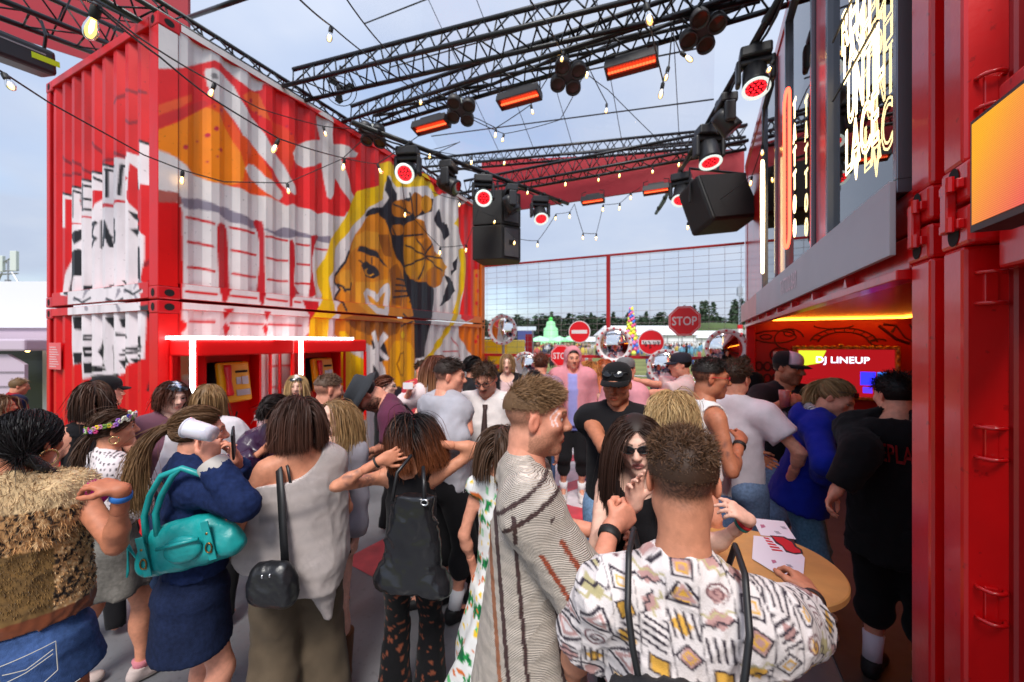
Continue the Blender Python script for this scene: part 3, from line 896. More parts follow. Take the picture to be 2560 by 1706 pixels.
def person(sp, label, group=None, name='person'):
    lod = sp.get('lod', 1); hh = LODH[lod]; seed = sp.get('seed', len(bpy.data.objects))
    x, ytop, d = sp['px']; to = R(sp['to']) + math.atan2(x - 1280, FPX)   # heading is given relative to the line of sight
    q_ = max(1.0, d / 1.5) if lod == 0 else max(1.0, d / 2.8); hh = {a: b * q_ for a, b in LODH[lod].items()}
    if lod == 0 and d < 1.5: hh['body'] = 0.013
    k0 = skeleton(sp)
    top_off = float((k0.hc + k0.Rh @ np.array([0,-0.012,0.12]))[2]) + sp.get('hairtop', 0.012)
    s = sp['H'] / 1.75 if 'H' in sp else (EYE - (ytop - 853) / FPX * d) / top_off
    M = rz(-to)
    hw = at(x, ytop, d); base = np.array([hw[0], hw[1],0]) - M @ (k0.hc * np.array([1,1,0])) * s
    for nm in ('L', 'R'):
        a = sp.get('arm' + nm)
        if a and 'w' in a:
            a = dict(a); a['t'] = (M.T @ (at(*a['w']) - base)) / s; sp['arm' + nm] = a
        if a:
            for q in ('hint', 'dir', 'palm'):
                if q + '_w' in a: sp['arm' + nm][q] = M.T @ np.asarray(a[q + '_w'], float)
    k = skeleton(sp)
    root = empty(name, base, -to, label, 'person', group)
    root['person_scale'] = s
    skin = SKIN[sp.get('skin', 'fair')] if isinstance(sp.get('skin', 'fair'), str) else np.asarray(sp['skin'])
    # body: one continuous skin
    lst = []
    if not sp.get('nobody'):
        V, F = body_field(k).mesh(hh['body']); V = smooth_verts(V, F, 1)
        C = np.tile(skin, (len(V),1)); 
        if sp.get('bodycol'): C = sp['bodycol'](V, C, k)
        lst.append((V, F, C))
        for nm in ('L', 'R'):
            if sp.get('arm' + nm, {}) is not None and not (sp.get('nohand') and nm in sp['nohand']):
                V, F = hand_field(k, nm, sp).mesh(hh['hand']); lst.append((V, F, np.tile(skin * np.array([1.0,0.93,0.91]),(len(V),1))))
    V, F = head_field(k, sp).mesh(hh['head']); 
    C = head_color(V, k, sp, skin)
    lst.append((V, F, C))
    V, F, C = joined(lst)
    link('body', mesh_data('body', V * s, F, C), M_SKIN, root)
    if lod < 2 or sp.get('eyes'):
        for sd in (1,-1):
            b = MB()
            c = k.hc + k.Rh @ np.array([sd * 0.031,0.0725,0.006])
            b.ball((0,0,0),0.0128, *((14,12) if lod == 0 and d < 2 else (8,10)), rot=rx(R(-90)))
            me = b.data('eye', True)
            Vv = np.concatenate(b.V); fy = Vv[:, 1] / 0.0128
            cc = np.where((fy > 0.93)[:, None],0.006, np.where((fy > 0.8)[:, None], np.asarray(sp.get('iris', lin((80,90,80)))), lin((215,205,200))))
            c4 = np.ones((len(Vv),4), np.float32); c4[:, :3] = cc
            me.color_attributes['Col'].data.foreach_set('color', c4.ravel())
            me.vertices.foreach_set('co', ((Vv @ k.Rh.T + c) * s).astype(np.float32).ravel()); me.update()
            link('eye', me, M_EYE, root)
            if k.f or lod == 0:
                q = [k.hc + k.Rh @ np.array([sd * (0.031 + 0.0155 * t),0.0815 - 0.006 * t * t - 0.001,0.0115 - 0.005 * t * t]) for t in np.linspace(-1,1.15,8)]
                b = MB(); b.path(np.array(q) * s, np.array([0.0006,0.0014,0.0018,0.002,0.002,0.002,0.0017,0.0007]) * (1.25 if k.f else 0.8) * s, 5)
                b.build('eyelid_lash', mat('lash', (0.015,0.01,0.008), rough=0.6), root)
    hs = sp.get('hair')
    if hs:
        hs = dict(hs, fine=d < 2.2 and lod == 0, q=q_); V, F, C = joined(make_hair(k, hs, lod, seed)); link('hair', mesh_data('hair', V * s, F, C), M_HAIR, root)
    for g in sp.get('wear', ()):
        if g.get('type') == 'bottom': Fd = bottom_field(k, g); h = hh['low']
        else: Fd = top_field(k, g); h = hh['cloth']
        V, F = Fd.mesh(max(g['h'] * q_ ** 0.8,0.004) if 'h' in g else h)
        if not len(V): continue
        V = smooth_verts(V, F, 1,0.4)
        o = link(g['name'], mesh_data(g['name'], V * s, F, colorize(V, g['col'], k)), g.get('mat', M_CLOTH), root)
        if g.get('label'): o['label'] = g['label']
    sg = sp.get('shoes')
    if sg:
        for sd in ('L', 'R'):
            V, F = shoe_field(k, sd, sg).mesh(0.011 if lod == 0 else 0.015)
            cz = V[:, 2] - (k.ank[sd][2] - 0.085)
            C = colorize(V, sg['col']); C = np.where((cz < 0.022)[:, None], np.asarray(sg.get('sole', sg['col'])), C)
            link(sg.get('name', 'shoe'), mesh_data('shoe', V * s, F, C), M_SHOE, root)
            if sg.get('sock') is not None:
                A, K = k.ank[sd], k.knee[sd]; b = MB(); e = A + (K - A) * sg.get('sockh', 0.25)
                b.path(np.array([A, A + (e - A) * 0.5, e]) * s, np.array([0.044,0.045,0.05]) * s, 14); b.build('sock', mat('sock' + str(sg['sock'][0])[:5], sg['sock'], rough=0.9, bump=0.3, bscale=200), root, smooth=True)
    for fn in sp.get('acc', ()): fn(root, k, s)
    root['_k'] = 0
    del root['_k']; del root['person_scale']
    return root, k, s

# ---------------------------------------------------------------- things worn on the head, in head coordinates
def hp(k, s, P): return (np.asarray(P, float) @ k.Rh.T + k.hc) * s
def ellipse(c, a, b, ra, rb, n=24, t0=0.0, t1=2 * math.pi):
    th = np.linspace(t0, t1, n); return np.asarray(c) + np.cos(th)[:, None] * np.asarray(a) * ra + np.sin(th)[:, None] * np.asarray(b) * rb
def sunglasses(pos='eyes', frame=None, lens=None, w=0.026, h=0.016, name='sunglasses', clear=False):
    def f(root, k, s):
        up = 0.0 if pos == 'eyes' else 0.075
        yy = 0.098 if pos == 'eyes' else 0.083
        tilt = 0 if pos == 'eyes' else 0.5
        root2 = root
        b = MB(); lb = MB()
        for sd in (1,-1):
            q = ellipse((sd * 0.031, yy, 0.006 + up),(1,-0.25 * sd, 0),(0,-tilt, 1), w, h, 20)
            b.path(hp(k, s, q[:-1]),0.0022 * s, 6, closed=True)
            c = hp(k, s, [[sd * 0.031, yy + 0.003,0.006 + up]])[0]
            V = np.vstack([c[None], hp(k, s, q[:-1])]); lb.add(V, [(0, i, i % 19 + 1) for i in range(1,20)])
            tmp = [(sd * 0.057, yy - 0.012,0.01 + up),(sd * 0.074,0.05,0.012 + up * 0.95),(sd * 0.081,0.0,0.012 + up * 0.6),(sd * 0.082,-0.025,0.004 + up * 0.4)]
            b.path(hp(k, s, tmp),0.0023 * s, 6)
        b.path(hp(k, s, [(-0.006, yy + 0.002,0.012 + up),(0, yy + 0.006,0.014 + up),(0.006, yy + 0.002,0.012 + up)]),0.0022 * s, 6)
        o = b.build(name, frame or M_BLACKP, root2, smooth=True)
        lb.build('lens', lens or M_LENS, o)
    return f
def cap_hat(colr, brim_dir=0.0, front=None, brimcol=None):
    def f(root, k, s):
        Rr = rz(R(brim_dir)); b = MB()
        prof = [(1.0,-0.25),(1.03,0.0),(1.02,0.3),(0.93,0.62),(0.7,0.88),(0.35,1.02),(0.0,1.06)]
        V = []; n = 28; C = []
        for r_, z_ in prof:
            for i in range(n):
                t = 2 * math.pi * i / n
                v = np.array([math.cos(t) * 0.084 * r_, math.sin(t) * 0.103 * r_ - 0.012,0.05 + z_ * 0.078]); V.append(v)
                isf = front is not None and math.sin(t) > 0.45 and z_ > -0.1
                C.append(front if isf else colr)
        V = np.array(V); F = [(i * n + j, i * n + (j + 1) % n, (i + 1) * n + (j + 1) % n, (i + 1) * n + j) for i in range(len(prof) - 1) for j in range(n)]
        V = (V - [0,-0.012,0]) @ Rr.T + [0,-0.012,0]
        me = mesh_data('cap', hp(k, s, V), np.array(F), np.array(C)); o = link('cap', me, M_CLOTH, root)
        P = []; 
        for i in range(13):
            t = math.pi * (0.12 + 0.76 * i / 12)
            a = np.array([math.cos(t) * 0.084, math.sin(t) * 0.1 - 0.012,0.034]); e = np.array([math.cos(t) * 0.086, math.sin(t) * 0.1 + 0.068 * math.sin(t) ** 0.7 - 0.012,0.022 - 0.012 * abs(math.cos(t))])
            P += [a, (a + e) / 2 + [0,0,0.004], e]
        P = np.array(P); P = (P - [0,-0.012,0]) @ Rr.T + [0,-0.012,0]
        F = [(i * 3 + j, (i + 1) * 3 + j, (i + 1) * 3 + j + 1, i * 3 + j + 1) for i in range(12) for j in range(2)]
        m2 = link('brim', mesh_data('brim', hp(k, s, P), np.array(F), np.tile(brimcol if brimcol is not None else colr, (len(P),1))), M_CLOTH, o)
        sd = m2.modifiers.new('thickness', 'SOLIDIFY'); sd.thickness = 0.004
    return f
def bucket_hat(colr):
    def f(root, k, s):
        b = MB(); n = 30; V = []; prof = [(1.62,-0.42),(1.35,-0.1),(1.1,0.12),(1.06,0.16),(1.0,0.6),(0.93,0.9),(0.8,1.0),(0.0,1.02)]
        for r_, z_ in prof:
            for i in range(n):
                t = 2 * math.pi * i / n; V.append([math.cos(t) * 0.082 * r_, math.sin(t) * 0.1 * r_ - 0.012,0.045 + z_ * 0.085 + (0.006 * math.sin(3 * t) if z_ < 0 else 0)])
        F = [(i * n + j, i * n + (j + 1) % n, (i + 1) * n + (j + 1) % n, (i + 1) * n + j) for i in range(len(prof) - 1) for j in range(n)]
        o = link('bucket_hat', mesh_data('hat', hp(k, s, V), np.array(F), np.tile(colr, (len(V),1))), M_CLOTH, root)
        sd = o.modifiers.new('thickness', 'SOLIDIFY'); sd.thickness = 0.003
    return f
def head_wrap(colfn, name='bandana', low=0.03, thick=0.008):
    def f(root, k, s):
        th = np.linspace(0,2 * np.pi, 41)[:-1]; ph = np.linspace(0.02, np.pi * 0.6,16)
        g = np.array([[np.sin(a) * np.cos(b), np.sin(a) * np.sin(b), np.cos(a)] for a in ph for b in th])
        p = CR_C + g * (CR_R + thick + 0.002 * wob(g, 9,4)[:, None])
        ok = p[:, 2] > low + 0.25 * (p[:, 1] + 0.02)
        ii = np.arange(15)[:, None] * 40; jj = np.arange(40)[None]
        F = np.stack([ii + jj, ii + 40 + jj, ii + 40 + (jj + 1) % 40, ii + (jj + 1) % 40],-1).reshape(-1,4); F = F[ok[F].all(1)]
        link(name, mesh_data(name, hp(k, s, p), F, colorize(p, colfn)), M_CLOTH, root)
    return f
def hoop(sd=1, r=0.022, z=-0.055):
    def f(root, k, s):
        b = MB(); b.path(hp(k, s, ellipse((sd * 0.083,-0.012, z),(0.25 * sd, 1,0),(0,0,1), r, r, 20)[:-1]),0.0032 * s, 8, closed=True); b.build('earring', M_METAL, root, smooth=True)
    return f
def band(nm, t, wdt, colr, name='wristband', rad=None, m=None):
    def f(root, k, s):
        E, W = k.E[nm], k.W[nm]; c = E + (W - E) * t; ax = unit(W - E); Bs = basis(ax)
        am = (0.85 if k.f else 1.0) * (0.5 + 0.5 * k.w); r_ = rad or (0.041 + (0.027 - 0.041) * t) * am + 0.004
        b = MB(); b.lathe([(r_ * s, -wdt * s),((r_ + 0.004) * s, -wdt * 0.7 * s),((r_ + 0.004) * s, wdt * 0.7 * s),(r_ * s, wdt * s)], c * s, ax, 20)
        b.build(name, m or mat('band%.2f%.2f%.2f' % tuple(colr), colr, rough=0.6), root, smooth=True)
    return f
def necklace(colr, r=0.062, drop=0.02, m=None):
    def f(root, k, s):
        q = [k.nb + (k.hc - k.nb) * 0.18 + k.Rb @ np.array([r * math.cos(t), r * 1.05 * math.sin(t) + 0.006,-drop * max(0, math.sin(t)) - 0.004]) for t in np.linspace(0,2 * math.pi, 30)[:-1]]
        b = MB(); b.path(np.array(q) * s, 0.0022 * s, 6, closed=True); b.build('necklace', m or mat('cord%.2f' % colr[0], colr, rough=0.5), root, smooth=True)
    return f
def strap(pts, wdt, m, name='strap'):
    "a flat strap through body points"
    def f(root, k, s):
        P = np.array(pts(k)) * s; n = len(P); T = np.gradient(P, axis=0); T /= np.linalg.norm(T, axis=1, keepdims=True)
        c0 = k.U(0,0,1.2) * s; O = P - c0; O[:, 2] *= 0.3; S_ = np.cross(T, O); S_ /= np.linalg.norm(S_, axis=1, keepdims=True)
        V = np.stack([P + S_ * wdt / 2, P - S_ * wdt / 2],1).reshape(-1,3); F = np.array([(2 * i, 2 * i + 1,2 * i + 3,2 * i + 2) for i in range(n - 1)])
        o = link(name, mesh_data(name, V, F), m, root); sd = o.modifiers.new('thickness', 'SOLIDIFY'); sd.thickness = 0.004
    return f
# ================================================================ ground
def grid_obj(name, xs, ys, zf, mat_, kind='structure'):
    X, Y = np.meshgrid(xs, ys, indexing='ij'); V = np.stack([X, Y, zf(X, Y)],-1).reshape(-1,3)
    nx, ny = len(xs), len(ys); i = (np.arange(nx - 1)[:, None] * ny + np.arange(ny - 1)[None]).ravel()
    F = np.stack([i, i + ny, i + ny + 1, i + 1],1)
    o = link(name, mesh_data(name, V, F), mat_); setp(o, kind=kind); return o
def floor_material():
    m = mat('worn_floor_paint', (0.17,0.17,0.182), rough=0.34, bump=0.06, bscale=40, var=0.28, vscale=1.6, rvar=0.14)
    nt = m.node_tree; N = nt.nodes; Lk = nt.links; p = N['Principled BSDF']; src = p.inputs['Base Color'].links[0].from_socket
    tc = N.new('ShaderNodeTexCoord')
    n = N.new('ShaderNodeTexNoise'); n.inputs['Scale'].default_value = 26; n.inputs['Detail'].default_value = 6; Lk.new(tc.outputs['Object'], n.inputs['Vector'])
    r = N.new('ShaderNodeValToRGB'); r.color_ramp.elements[0].position = 0.58; r.color_ramp.elements[1].position = 0.75
    Lk.new(n.outputs['Fac'], r.inputs[0])
    mx = N.new('ShaderNodeMix'); mx.data_type = 'RGBA'; mx.inputs[7].default_value = (0.07,0.07,0.075,1)
    sc = N.new('ShaderNodeMath'); sc.operation = 'MULTIPLY'; sc.inputs[1].default_value = 0.5; Lk.new(r.outputs[0], sc.inputs[0])
    Lk.new(sc.outputs[0], mx.inputs[0]); Lk.new(src, mx.inputs[6]); Lk.new(mx.outputs[2], p.inputs['Base Color'])
    return m
def grass_mat():
    m = mat('meadow', (0.19,0.2,0.055), rough=0.95, bump=0.6, bscale=18, var=0.45, vscale=0.35); return m
grid_obj('ground', np.linspace(-400,400,41), np.linspace(-60,740,41), lambda x, y: -0.06 + 0 * x, grass_mat())
M_FLOOR = floor_material()
fb = MB(); P_ = [uv(-9.5,-4,0), uv(4.2,-4,0), uv(4.2,8.6,0), uv(-9.5,8.6,0)]
fb.prism([(p[0], p[1]) for p in P_],0.05, lambda a, b, t: (a, b, -0.05 + t)); setp(fb.build('floor', M_FLOOR), kind='structure')
# painted markings on the floor
def floor_mark(pts, colr, z=0.004, nm='painted_marking'):
    b = MB(); b.add([(p[0], p[1], z) for p in pts],[tuple(range(len(pts)))]); setp(b.build(nm, mat('marking%.2f%.2f' % (colr[0], colr[1]), colr, rough=0.45, var=0.35, vscale=5, bump=0.05)), kind='structure')
def ring_pts(c, r0, r1, a0, a1, n=24):
    A = np.linspace(a0, a1, n); return [uv(c[0] + r1 * math.cos(a), c[1] + r1 * math.sin(a)) for a in A] + [uv(c[0] + r0 * math.cos(a), c[1] + r0 * math.sin(a)) for a in A[::-1]]
floor_mark([uv(-3.0,4.3), uv(0.5,4.3), uv(0.5,8.5), uv(-3.0,8.5)], lin((205,196,200)),0.004, 'painted_zone')
floor_mark(ring_pts((-1.2,5.6),1.0,1.35,0.3,5.2), lin((200,60,70)),0.008)
floor_mark([uv(-2.0,4.6), uv(-1.75,4.6), uv(-0.2,7.9), uv(-0.45,7.9)], lin((200,60,70)),0.0085)
floor_mark([uv(-2.9,2.6), uv(-2.3,2.5), uv(-2.1,4.0), uv(-2.7,4.2)], lin((190,70,75)),0.004)
floor_mark([uv(-2.75,0.6), uv(-2.2,0.75), uv(-2.4,1.05), uv(-2.9,0.95)], lin((225,222,225)),0.004)

# ================================================================ painting on the left containers
UL, VL = -4.40,1.90
def wall_pt(px, py):
    a, b = (px - 1280) / FPX, (py - 853) / FPX
    Y = UL / (a * CA - SA); return (Y * (a * SA + CA) - VL, EYE - b * Y)
def end_pt(px, py):
    a, b = (px - 1280) / FPX, (py - 853) / FPX
    Y = VL / (a * SA + CA); return (Y * (a * CA - SA) - UL, EYE - b * Y)
c3 = lambda L: np.array([wall_pt(360 + x * 0.3188,60 + y * 0.3188) for x, y in L])
c4 = lambda L: np.array([wall_pt(400 + x * 0.3827,460 + y * 0.3827) for x, y in L])
c7 = lambda L: np.array([end_pt(100 + x * 0.4145,330 + y * 0.4145) for x, y in L])
def inpoly(Q, P):
    x, y = Q[:, 0], Q[:, 1]; r = np.zeros(len(Q), bool)
    bb = (x >= P[:, 0].min()) & (x <= P[:, 0].max()) & (y >= P[:, 1].min()) & (y <= P[:, 1].max())
    i = np.nonzero(bb)[0]; xi, yi = x[i], y[i]; c = np.zeros(len(i), bool)
    for (x1, y1),(x2, y2) in zip(P, np.roll(P, -1,0)):
        if y1 == y2: continue
        c ^= ((y1 > yi) != (y2 > yi)) & (xi < (x2 - x1) * (yi - y1) / (y2 - y1) + x1)
    r[i] = c; return r
def nearline(Q, P, w):
    r = np.zeros(len(Q), bool)
    for a, b in zip(P[:-1], P[1:]):
        lo, hi = np.minimum(a, b) - w, np.maximum(a, b) + w
        i = np.nonzero((Q >= lo).all(1) & (Q <= hi).all(1))[0]
        if not len(i): continue
        ab = b - a; t = np.clip((Q[i] - a) @ ab / (ab @ ab + 1e-12),0,1)
        r[i] |= np.linalg.norm(Q[i] - a - t[:, None] * ab, axis=1) < w
    return r
def el4(x, y, rx_, ry_, n=18): return c4([(x + rx_ * math.cos(t), y + ry_ * math.sin(t)) for t in np.linspace(0,2 * math.pi, n)[:-1]])
def el3(x, y, r_, n=12): return c3([(x + r_ * math.cos(t), y + r_ * math.sin(t)) for t in np.linspace(0,2 * math.pi, n)[:-1]])
pW = lin((222,216,214)); pR = lin((232,36,36)); pR2 = lin((220,6,8)); pO = lin((250,138,8)); pO2 = lin((244,84,14)); pY = lin((240,196,8)); pG = lin((140,132,146)); pBr = lin((176,92,82)); pSk = lin((216,132,26)); pDk = lin((44,42,50)); pAm = lin((214,146,34)); pSk2 = lin((226,156,44)); pShade = lin((160,92,26))
SIDE_ART = []
def A(kind, P, c, w=0.0): SIDE_ART.append((kind, P, c, w))
A('p', c4([(-60,120),(60,110),(128,130),(150,170),(155,660),(150,690),(145,4000),(-60,4000)]), pR2)
A('p', c3([(60,350),(240,350),(340,335),(460,300),(560,283),(620,310),(700,380),(760,450),(830,500),(890,520),(935,510),(947,455),(1180,580),(2400,1200),(2400,1700),(1700,1640),(1600,1470),(1580,1510),(1480,1500),(1430,1475),(1380,1490),(1300,1450),(1220,1430),(1170,1410),(1130,1425),(1080,1390),(1050,1375),(960,1350),(900,1325),(830,1325),(760,1285),(700,1270),(620,1250),(540,1240),(460,1200),(400,1175),(350,1120),(290,1070),(200,1020),(100,980),(60,970)]), pR)
A('p', c3([(60,850),(280,765),(420,690),(500,650),(560,620),(640,640),(700,720),(760,850),(860,940),(930,1020),(960,1100),(1000,1160),(1080,1390),(960,1350),(830,1325),(760,1285),(700,1270),(620,1250),(540,1240),(460,1200),(400,1175),(350,1120),(290,1070),(200,1020),(60,970)]), pO2)
A('p', c3([(60,850),(280,765),(420,690),(500,650),(600,700),(680,850),(760,1000),(800,1120),(780,1240),(700,1260),(620,1250),(540,1240),(460,1200),(400,1175),(350,1120),(290,1070),(200,1020),(60,970)]), pO)
A('p', c3([(60,655),(390,545),(395,595),(280,660),(60,735)]), lin((240,92,44)))
A('p', c3([(60,740),(280,665),(480,590),(520,620),(440,680),(280,745),(60,850)]), lin((214,44,42)))
A('p', c3([(780,560),(850,520),(920,540),(950,640),(1000,760),(900,700),(830,640)]), lin((238,100,40)))
A('p', c3([(1000,760),(1100,790),(1180,870),(1200,1000),(1150,1180),(1100,1080),(1050,960)]), lin((236,66,34)))
for x, y, r_ in ((335,965,20),(510,870,19),(575,820,20),(615,985,16),(583,1040,11),(508,1078,9),(440,915,9),(690,793,8),(560,645,12),(620,670,16),(855,595,18),(900,690,12),(930,720,9),(1130,800,9),(1160,860,10)): A('p', el3(x, y, r_), lin((196,30,60)))
A('p', c3([(490,370),(500,345),(560,345),(640,390),(720,480),(760,580),(830,690),(900,770),(950,850),(1000,950),(1060,1030),(1110,1100),(1150,1200),(1200,1280),(1210,1330),(1190,1340),(1140,1310),(1080,1230),(1030,1150),(980,1100),(900,980),(850,920),(780,870),(720,740),(640,640),(560,590),(510,480)]), pW)
A('p', c3([(800,1130),(830,1095),(880,1100),(930,1150),(960,1200),(1040,1240),(1100,1310),(1105,1350),(1080,1380),(1030,1360),(960,1320),(900,1250),(830,1190)]), pW)
A('p', c3([(1360,730),(1380,690),(1430,700),(1480,740),(1490,780),(1485,860),(1490,940),(1560,940),(1640,970),(1690,1010),(1680,1040),(1600,1045),(1560,1060),(1590,1150),(1640,1300),(1690,1400),(1680,1425),(1640,1410),(1580,1330),(1540,1240),(1515,1205),(1500,1330),(1470,1375),(1445,1360),(1425,1220),(1410,1080),(1350,1110),(1270,1125),(1190,1080),(1175,1010),(1210,950),(1290,915),(1400,905),(1390,850)]), pW)
A('p', c3([(535,380),(580,390),(590,430),(540,425)]), lin((130,126,126)))
A('p', c4([(-60,30),(125,58),(150,100),(148,140),(110,122),(-60,120)]), pBr)
A('p', c4([(135,90),(200,95),(260,90),(330,115),(400,150),(440,145),(500,180),(560,205),(610,230),(640,240),(690,290),(760,310),(820,280),(880,300),(960,320),(1000,340),(1120,340),(1120,390),(1060,375),(990,355),(900,340),(850,355),(800,345),(740,325),(690,300),(640,290),(600,285),(540,260),(480,250),(440,225),(380,185),(320,175),(270,160),(200,165),(160,150)]), pG)
pA = lin((198,26,36))
for L in ([(375,290),(385,260),(410,252),(440,262),(455,300),(460,400),(465,520),(470,680),(450,740),(430,780),(410,770),(390,690),(385,560),(378,400)],
          [(625,250),(640,230),(680,245),(690,320),(690,500),(695,700),(680,780),(665,800),(650,760),(650,680),(662,560),(665,400),(655,320)],
          [(850,370),(870,362),(885,400),(888,520),(880,640),(880,660),(930,720),(900,720),(870,750),(860,820),(848,800),(850,640),(850,480)],
          [(990,340),(1040,330),(1050,345),(1015,400),(1000,480),(1000,560),(1010,640),(1030,720),(1000,740),(975,740),(990,600),(990,480)],
          [(930,760),(1040,770),(1030,870),(1000,900),(980,1000),(960,1000),(985,960),(975,930),(980,870),(960,830)],
          [(420,815),(485,815),(462,860),(440,890)],[(425,935),(445,905),(475,940),(445,1010)],[(680,830),(725,835),(705,900),(695,880)],[(680,940),(693,910),(712,940),(695,1000)]): A('p', c4(L), pA)
for L in ([(180,218),(260,225),(360,260)],[(188,378),(270,385),(352,410)],[(190,545),(280,548),(360,572)],[(475,280),(540,300),(632,320)],[(485,430),(560,450),(642,462)],[(492,585),(560,600),(642,608)],[(700,343),(760,350),(838,370)],[(703,482),(770,495),(838,502)],[(710,625),(770,630),(838,636)],[(900,390),(980,402)],[(905,520),(980,530)],[(890,650),(960,650),(1000,658)],[(1020,420),(1095,430)],[(175,703),(370,722)],[(468,732),(630,748)],[(700,752),(830,768)],[(880,770),(920,775)],[(205,895),(360,900)],[(480,910),(680,915)],[(712,915),(940,925)],[(740,1190),(860,1190)],[(740,1330),(860,1335)],[(200,1060),(330,1062)],[(190,1220),(300,1224)]): A('l', c4(L), lin((208,18,22)),0.013)
A('p', c4([(150,850),(140,880),(180,910),(175,950),(140,975),(145,1000),(190,1060),(200,1240),(150,1250),(100,1000),(100,850)]), pR2)
# portrait with halo and flowers
A('p', c4([(1440,-130),(1500,-150),(1650,-60),(1740,-70),(1780,0),(1835,80),(1900,100),(1985,300),(2005,520),(1990,680),(1960,830),(1930,900),(1870,1010),(1810,1100),(1760,1180),(1690,1260),(1640,1600),(1250,1600),(1110,1500),(985,1300),(975,1010),(985,890),(1040,800),(1075,730),(1045,660),(1030,570),(1085,490),(1120,360),(1180,290),(1215,220),(1300,45),(1440,10)]), pY)
A('p', c4([(1470,100),(1480,0),(1500,-60),(1560,20),(1640,20),(1760,10),(1800,90),(1850,60),(1990,70),(2000,110),(1930,260),(2010,350),(2000,420),(1950,420),(1975,520),(1960,650),(1930,820),(1890,920),(1830,1010),(1760,1120),(1690,1200),(1630,1600),(1250,1600),(1200,1400),(1370,1300),(1340,1150),(1260,1100),(1100,1010),(1110,890),(1150,850),(1130,740),(1110,640),(1110,610),(1145,560),(1160,420),(1200,360),(1310,230),(1380,150)]), pW)
A('p', c4([(1400,185),(1340,240),(1290,330),(1240,440),(1215,510),(1180,570),(1155,600),(1150,640),(1175,665),(1190,690),(1170,720),(1150,755),(1178,778),(1160,800),(1155,830),(1178,860),(1155,900),(1150,980),(1190,1020),(1330,1030),(1420,1070),(1480,1200),(1520,1600),(1650,1600),(1680,1150),(1700,850),(1760,700),(1870,600),(1880,520),(1800,440),(1740,250),(1650,200),(1500,190)]), pSk)
for L, c in (([(1290,340),(1350,300),(1440,320),(1480,420),(1420,430),(1320,395),(1270,440),(1240,480)], pSk2),([(1170,600),(1210,560),(1260,560),(1280,640),(1250,720),(1200,690)], pSk2),([(1290,640),(1400,640),(1500,620),(1540,700),(1480,830),(1380,860),(1290,780)], pSk2),([(1200,880),(1320,840),(1450,870),(1590,900),(1560,980),(1450,1010),(1300,960)], pShade),([(1180,970),(1210,960),(1240,1000),(1200,1012)], pY),([(1500,560),(1560,520),(1600,640),(1580,800),(1530,780)], pShade),
             ([(1430,330),(1500,330),(1520,480),(1480,470)], pShade)): A('p', c4(L), c)
for L in ([(1350,215),(1370,175),(1400,155),(1470,150),(1500,90),(1480,40),(1490,-60),(1520,-10),(1560,60),(1560,150),(1620,90),(1730,80),(1790,100),(1780,180),(1700,210),(1650,260),(1600,330),(1600,480),(1640,620),(1560,490),(1505,320),(1480,230),(1430,190)],
          [(1590,480),(1640,620),(1700,640),(1760,640),(1800,700),(1780,850),(1760,1000),(1730,1130),(1680,1145),(1670,950),(1640,760),(1600,600)],
          [(1870,590),(1925,640),(1935,700),(1910,740),(1860,790),(1830,800),(1870,720),(1885,650)],[(1800,230),(1830,160),(1845,250),(1880,250),(1895,330),(1870,370),(1840,310)],[(1900,560),(1950,470),(1940,560),(1915,600)],
          [(1390,1020),(1480,1040),(1500,1150),(1430,1170),(1400,1080)],[(1400,1180),(1430,1230),(1490,1330),(1500,1500),(1440,1500),(1400,1300)],[(1520,1340),(1640,1300),(1640,1420),(1540,1400)]): A('p', c4(L), pDk)
for x, y, a, b in ((1590,160,72,60),(1680,130,42,80),(1745,130,36,60),(1680,300,80,62),(1560,300,46,36),(1655,440,62,95),(1690,545,78,78),(1825,510,62,95),(1770,420,62,66),(1800,610,50,70)): A('p', el4(x, y, a, b), pAm if (x + y) % 2 else lin((186,112,30)))
for L in ([(1740,470),(1620,400)],[(1740,480),(1610,540)],[(1745,490),(1700,620)],[(1750,480),(1850,570)],[(1750,470),(1870,490)],[(1745,460),(1800,360)],[(1745,460),(1690,360)],[(1640,60),(1660,210)],[(1690,60),(1690,200)],[(1540,130),(1640,190)],[(1590,110),(1620,200)],[(1600,340),(1720,330)],[(1510,320),(1570,480),(1630,620)],[(1530,280),(1590,420)],[(1560,620),(1640,640)],[(1555,660),(1645,670)],[(1550,700),(1650,700)],[(1540,740),(1640,730)],
          [(1180,655),(1205,672),(1215,700)],[(1225,690),(1255,690),(1262,650)],[(1160,755),(1195,775),(1220,830)],[(1240,440),(1215,510),(1180,570),(1155,600),(1150,640),(1175,665),(1190,690),(1170,720),(1150,755)],[(1640,770),(1690,740),(1710,800),(1690,860),(1620,880),(1590,850)],[(1580,930),(1650,900)],[(1600,1050),(1580,1100),(1570,1180),(1590,1260),(1605,1190),(1600,1100),(1588,1090)]): A('l', c4(L), pDk, 0.016)
A('p', c4([(1300,440),(1310,405),(1360,410),(1420,440),(1470,500),(1495,550),(1440,490),(1370,460)]), pDk)
A('p', c4([(1318,530),(1340,510),(1360,500),(1410,540),(1452,590),(1400,618),(1350,602)]), pDk); A('p', c4([(1338,560),(1370,552),(1405,590),(1390,604),(1350,590)]), pSk2); A('p', el4(1384,572,20,22), pDk)
A('l', c4([(1330,520),(1310,500)]), pDk, 0.012); A('l', c4([(1360,505),(1350,470)]), pDk, 0.01); A('l', c4([(1395,520),(1395,480)]), pDk, 0.01)
A('l', c4([(1480,840),(1420,830),(1370,780),(1350,720),(1370,702),(1400,720),(1420,752),(1460,705),(1492,668),(1496,710),(1488,770),(1478,850)]), pW, 0.045)
A('p', el4(1595,985,18,26), pY)
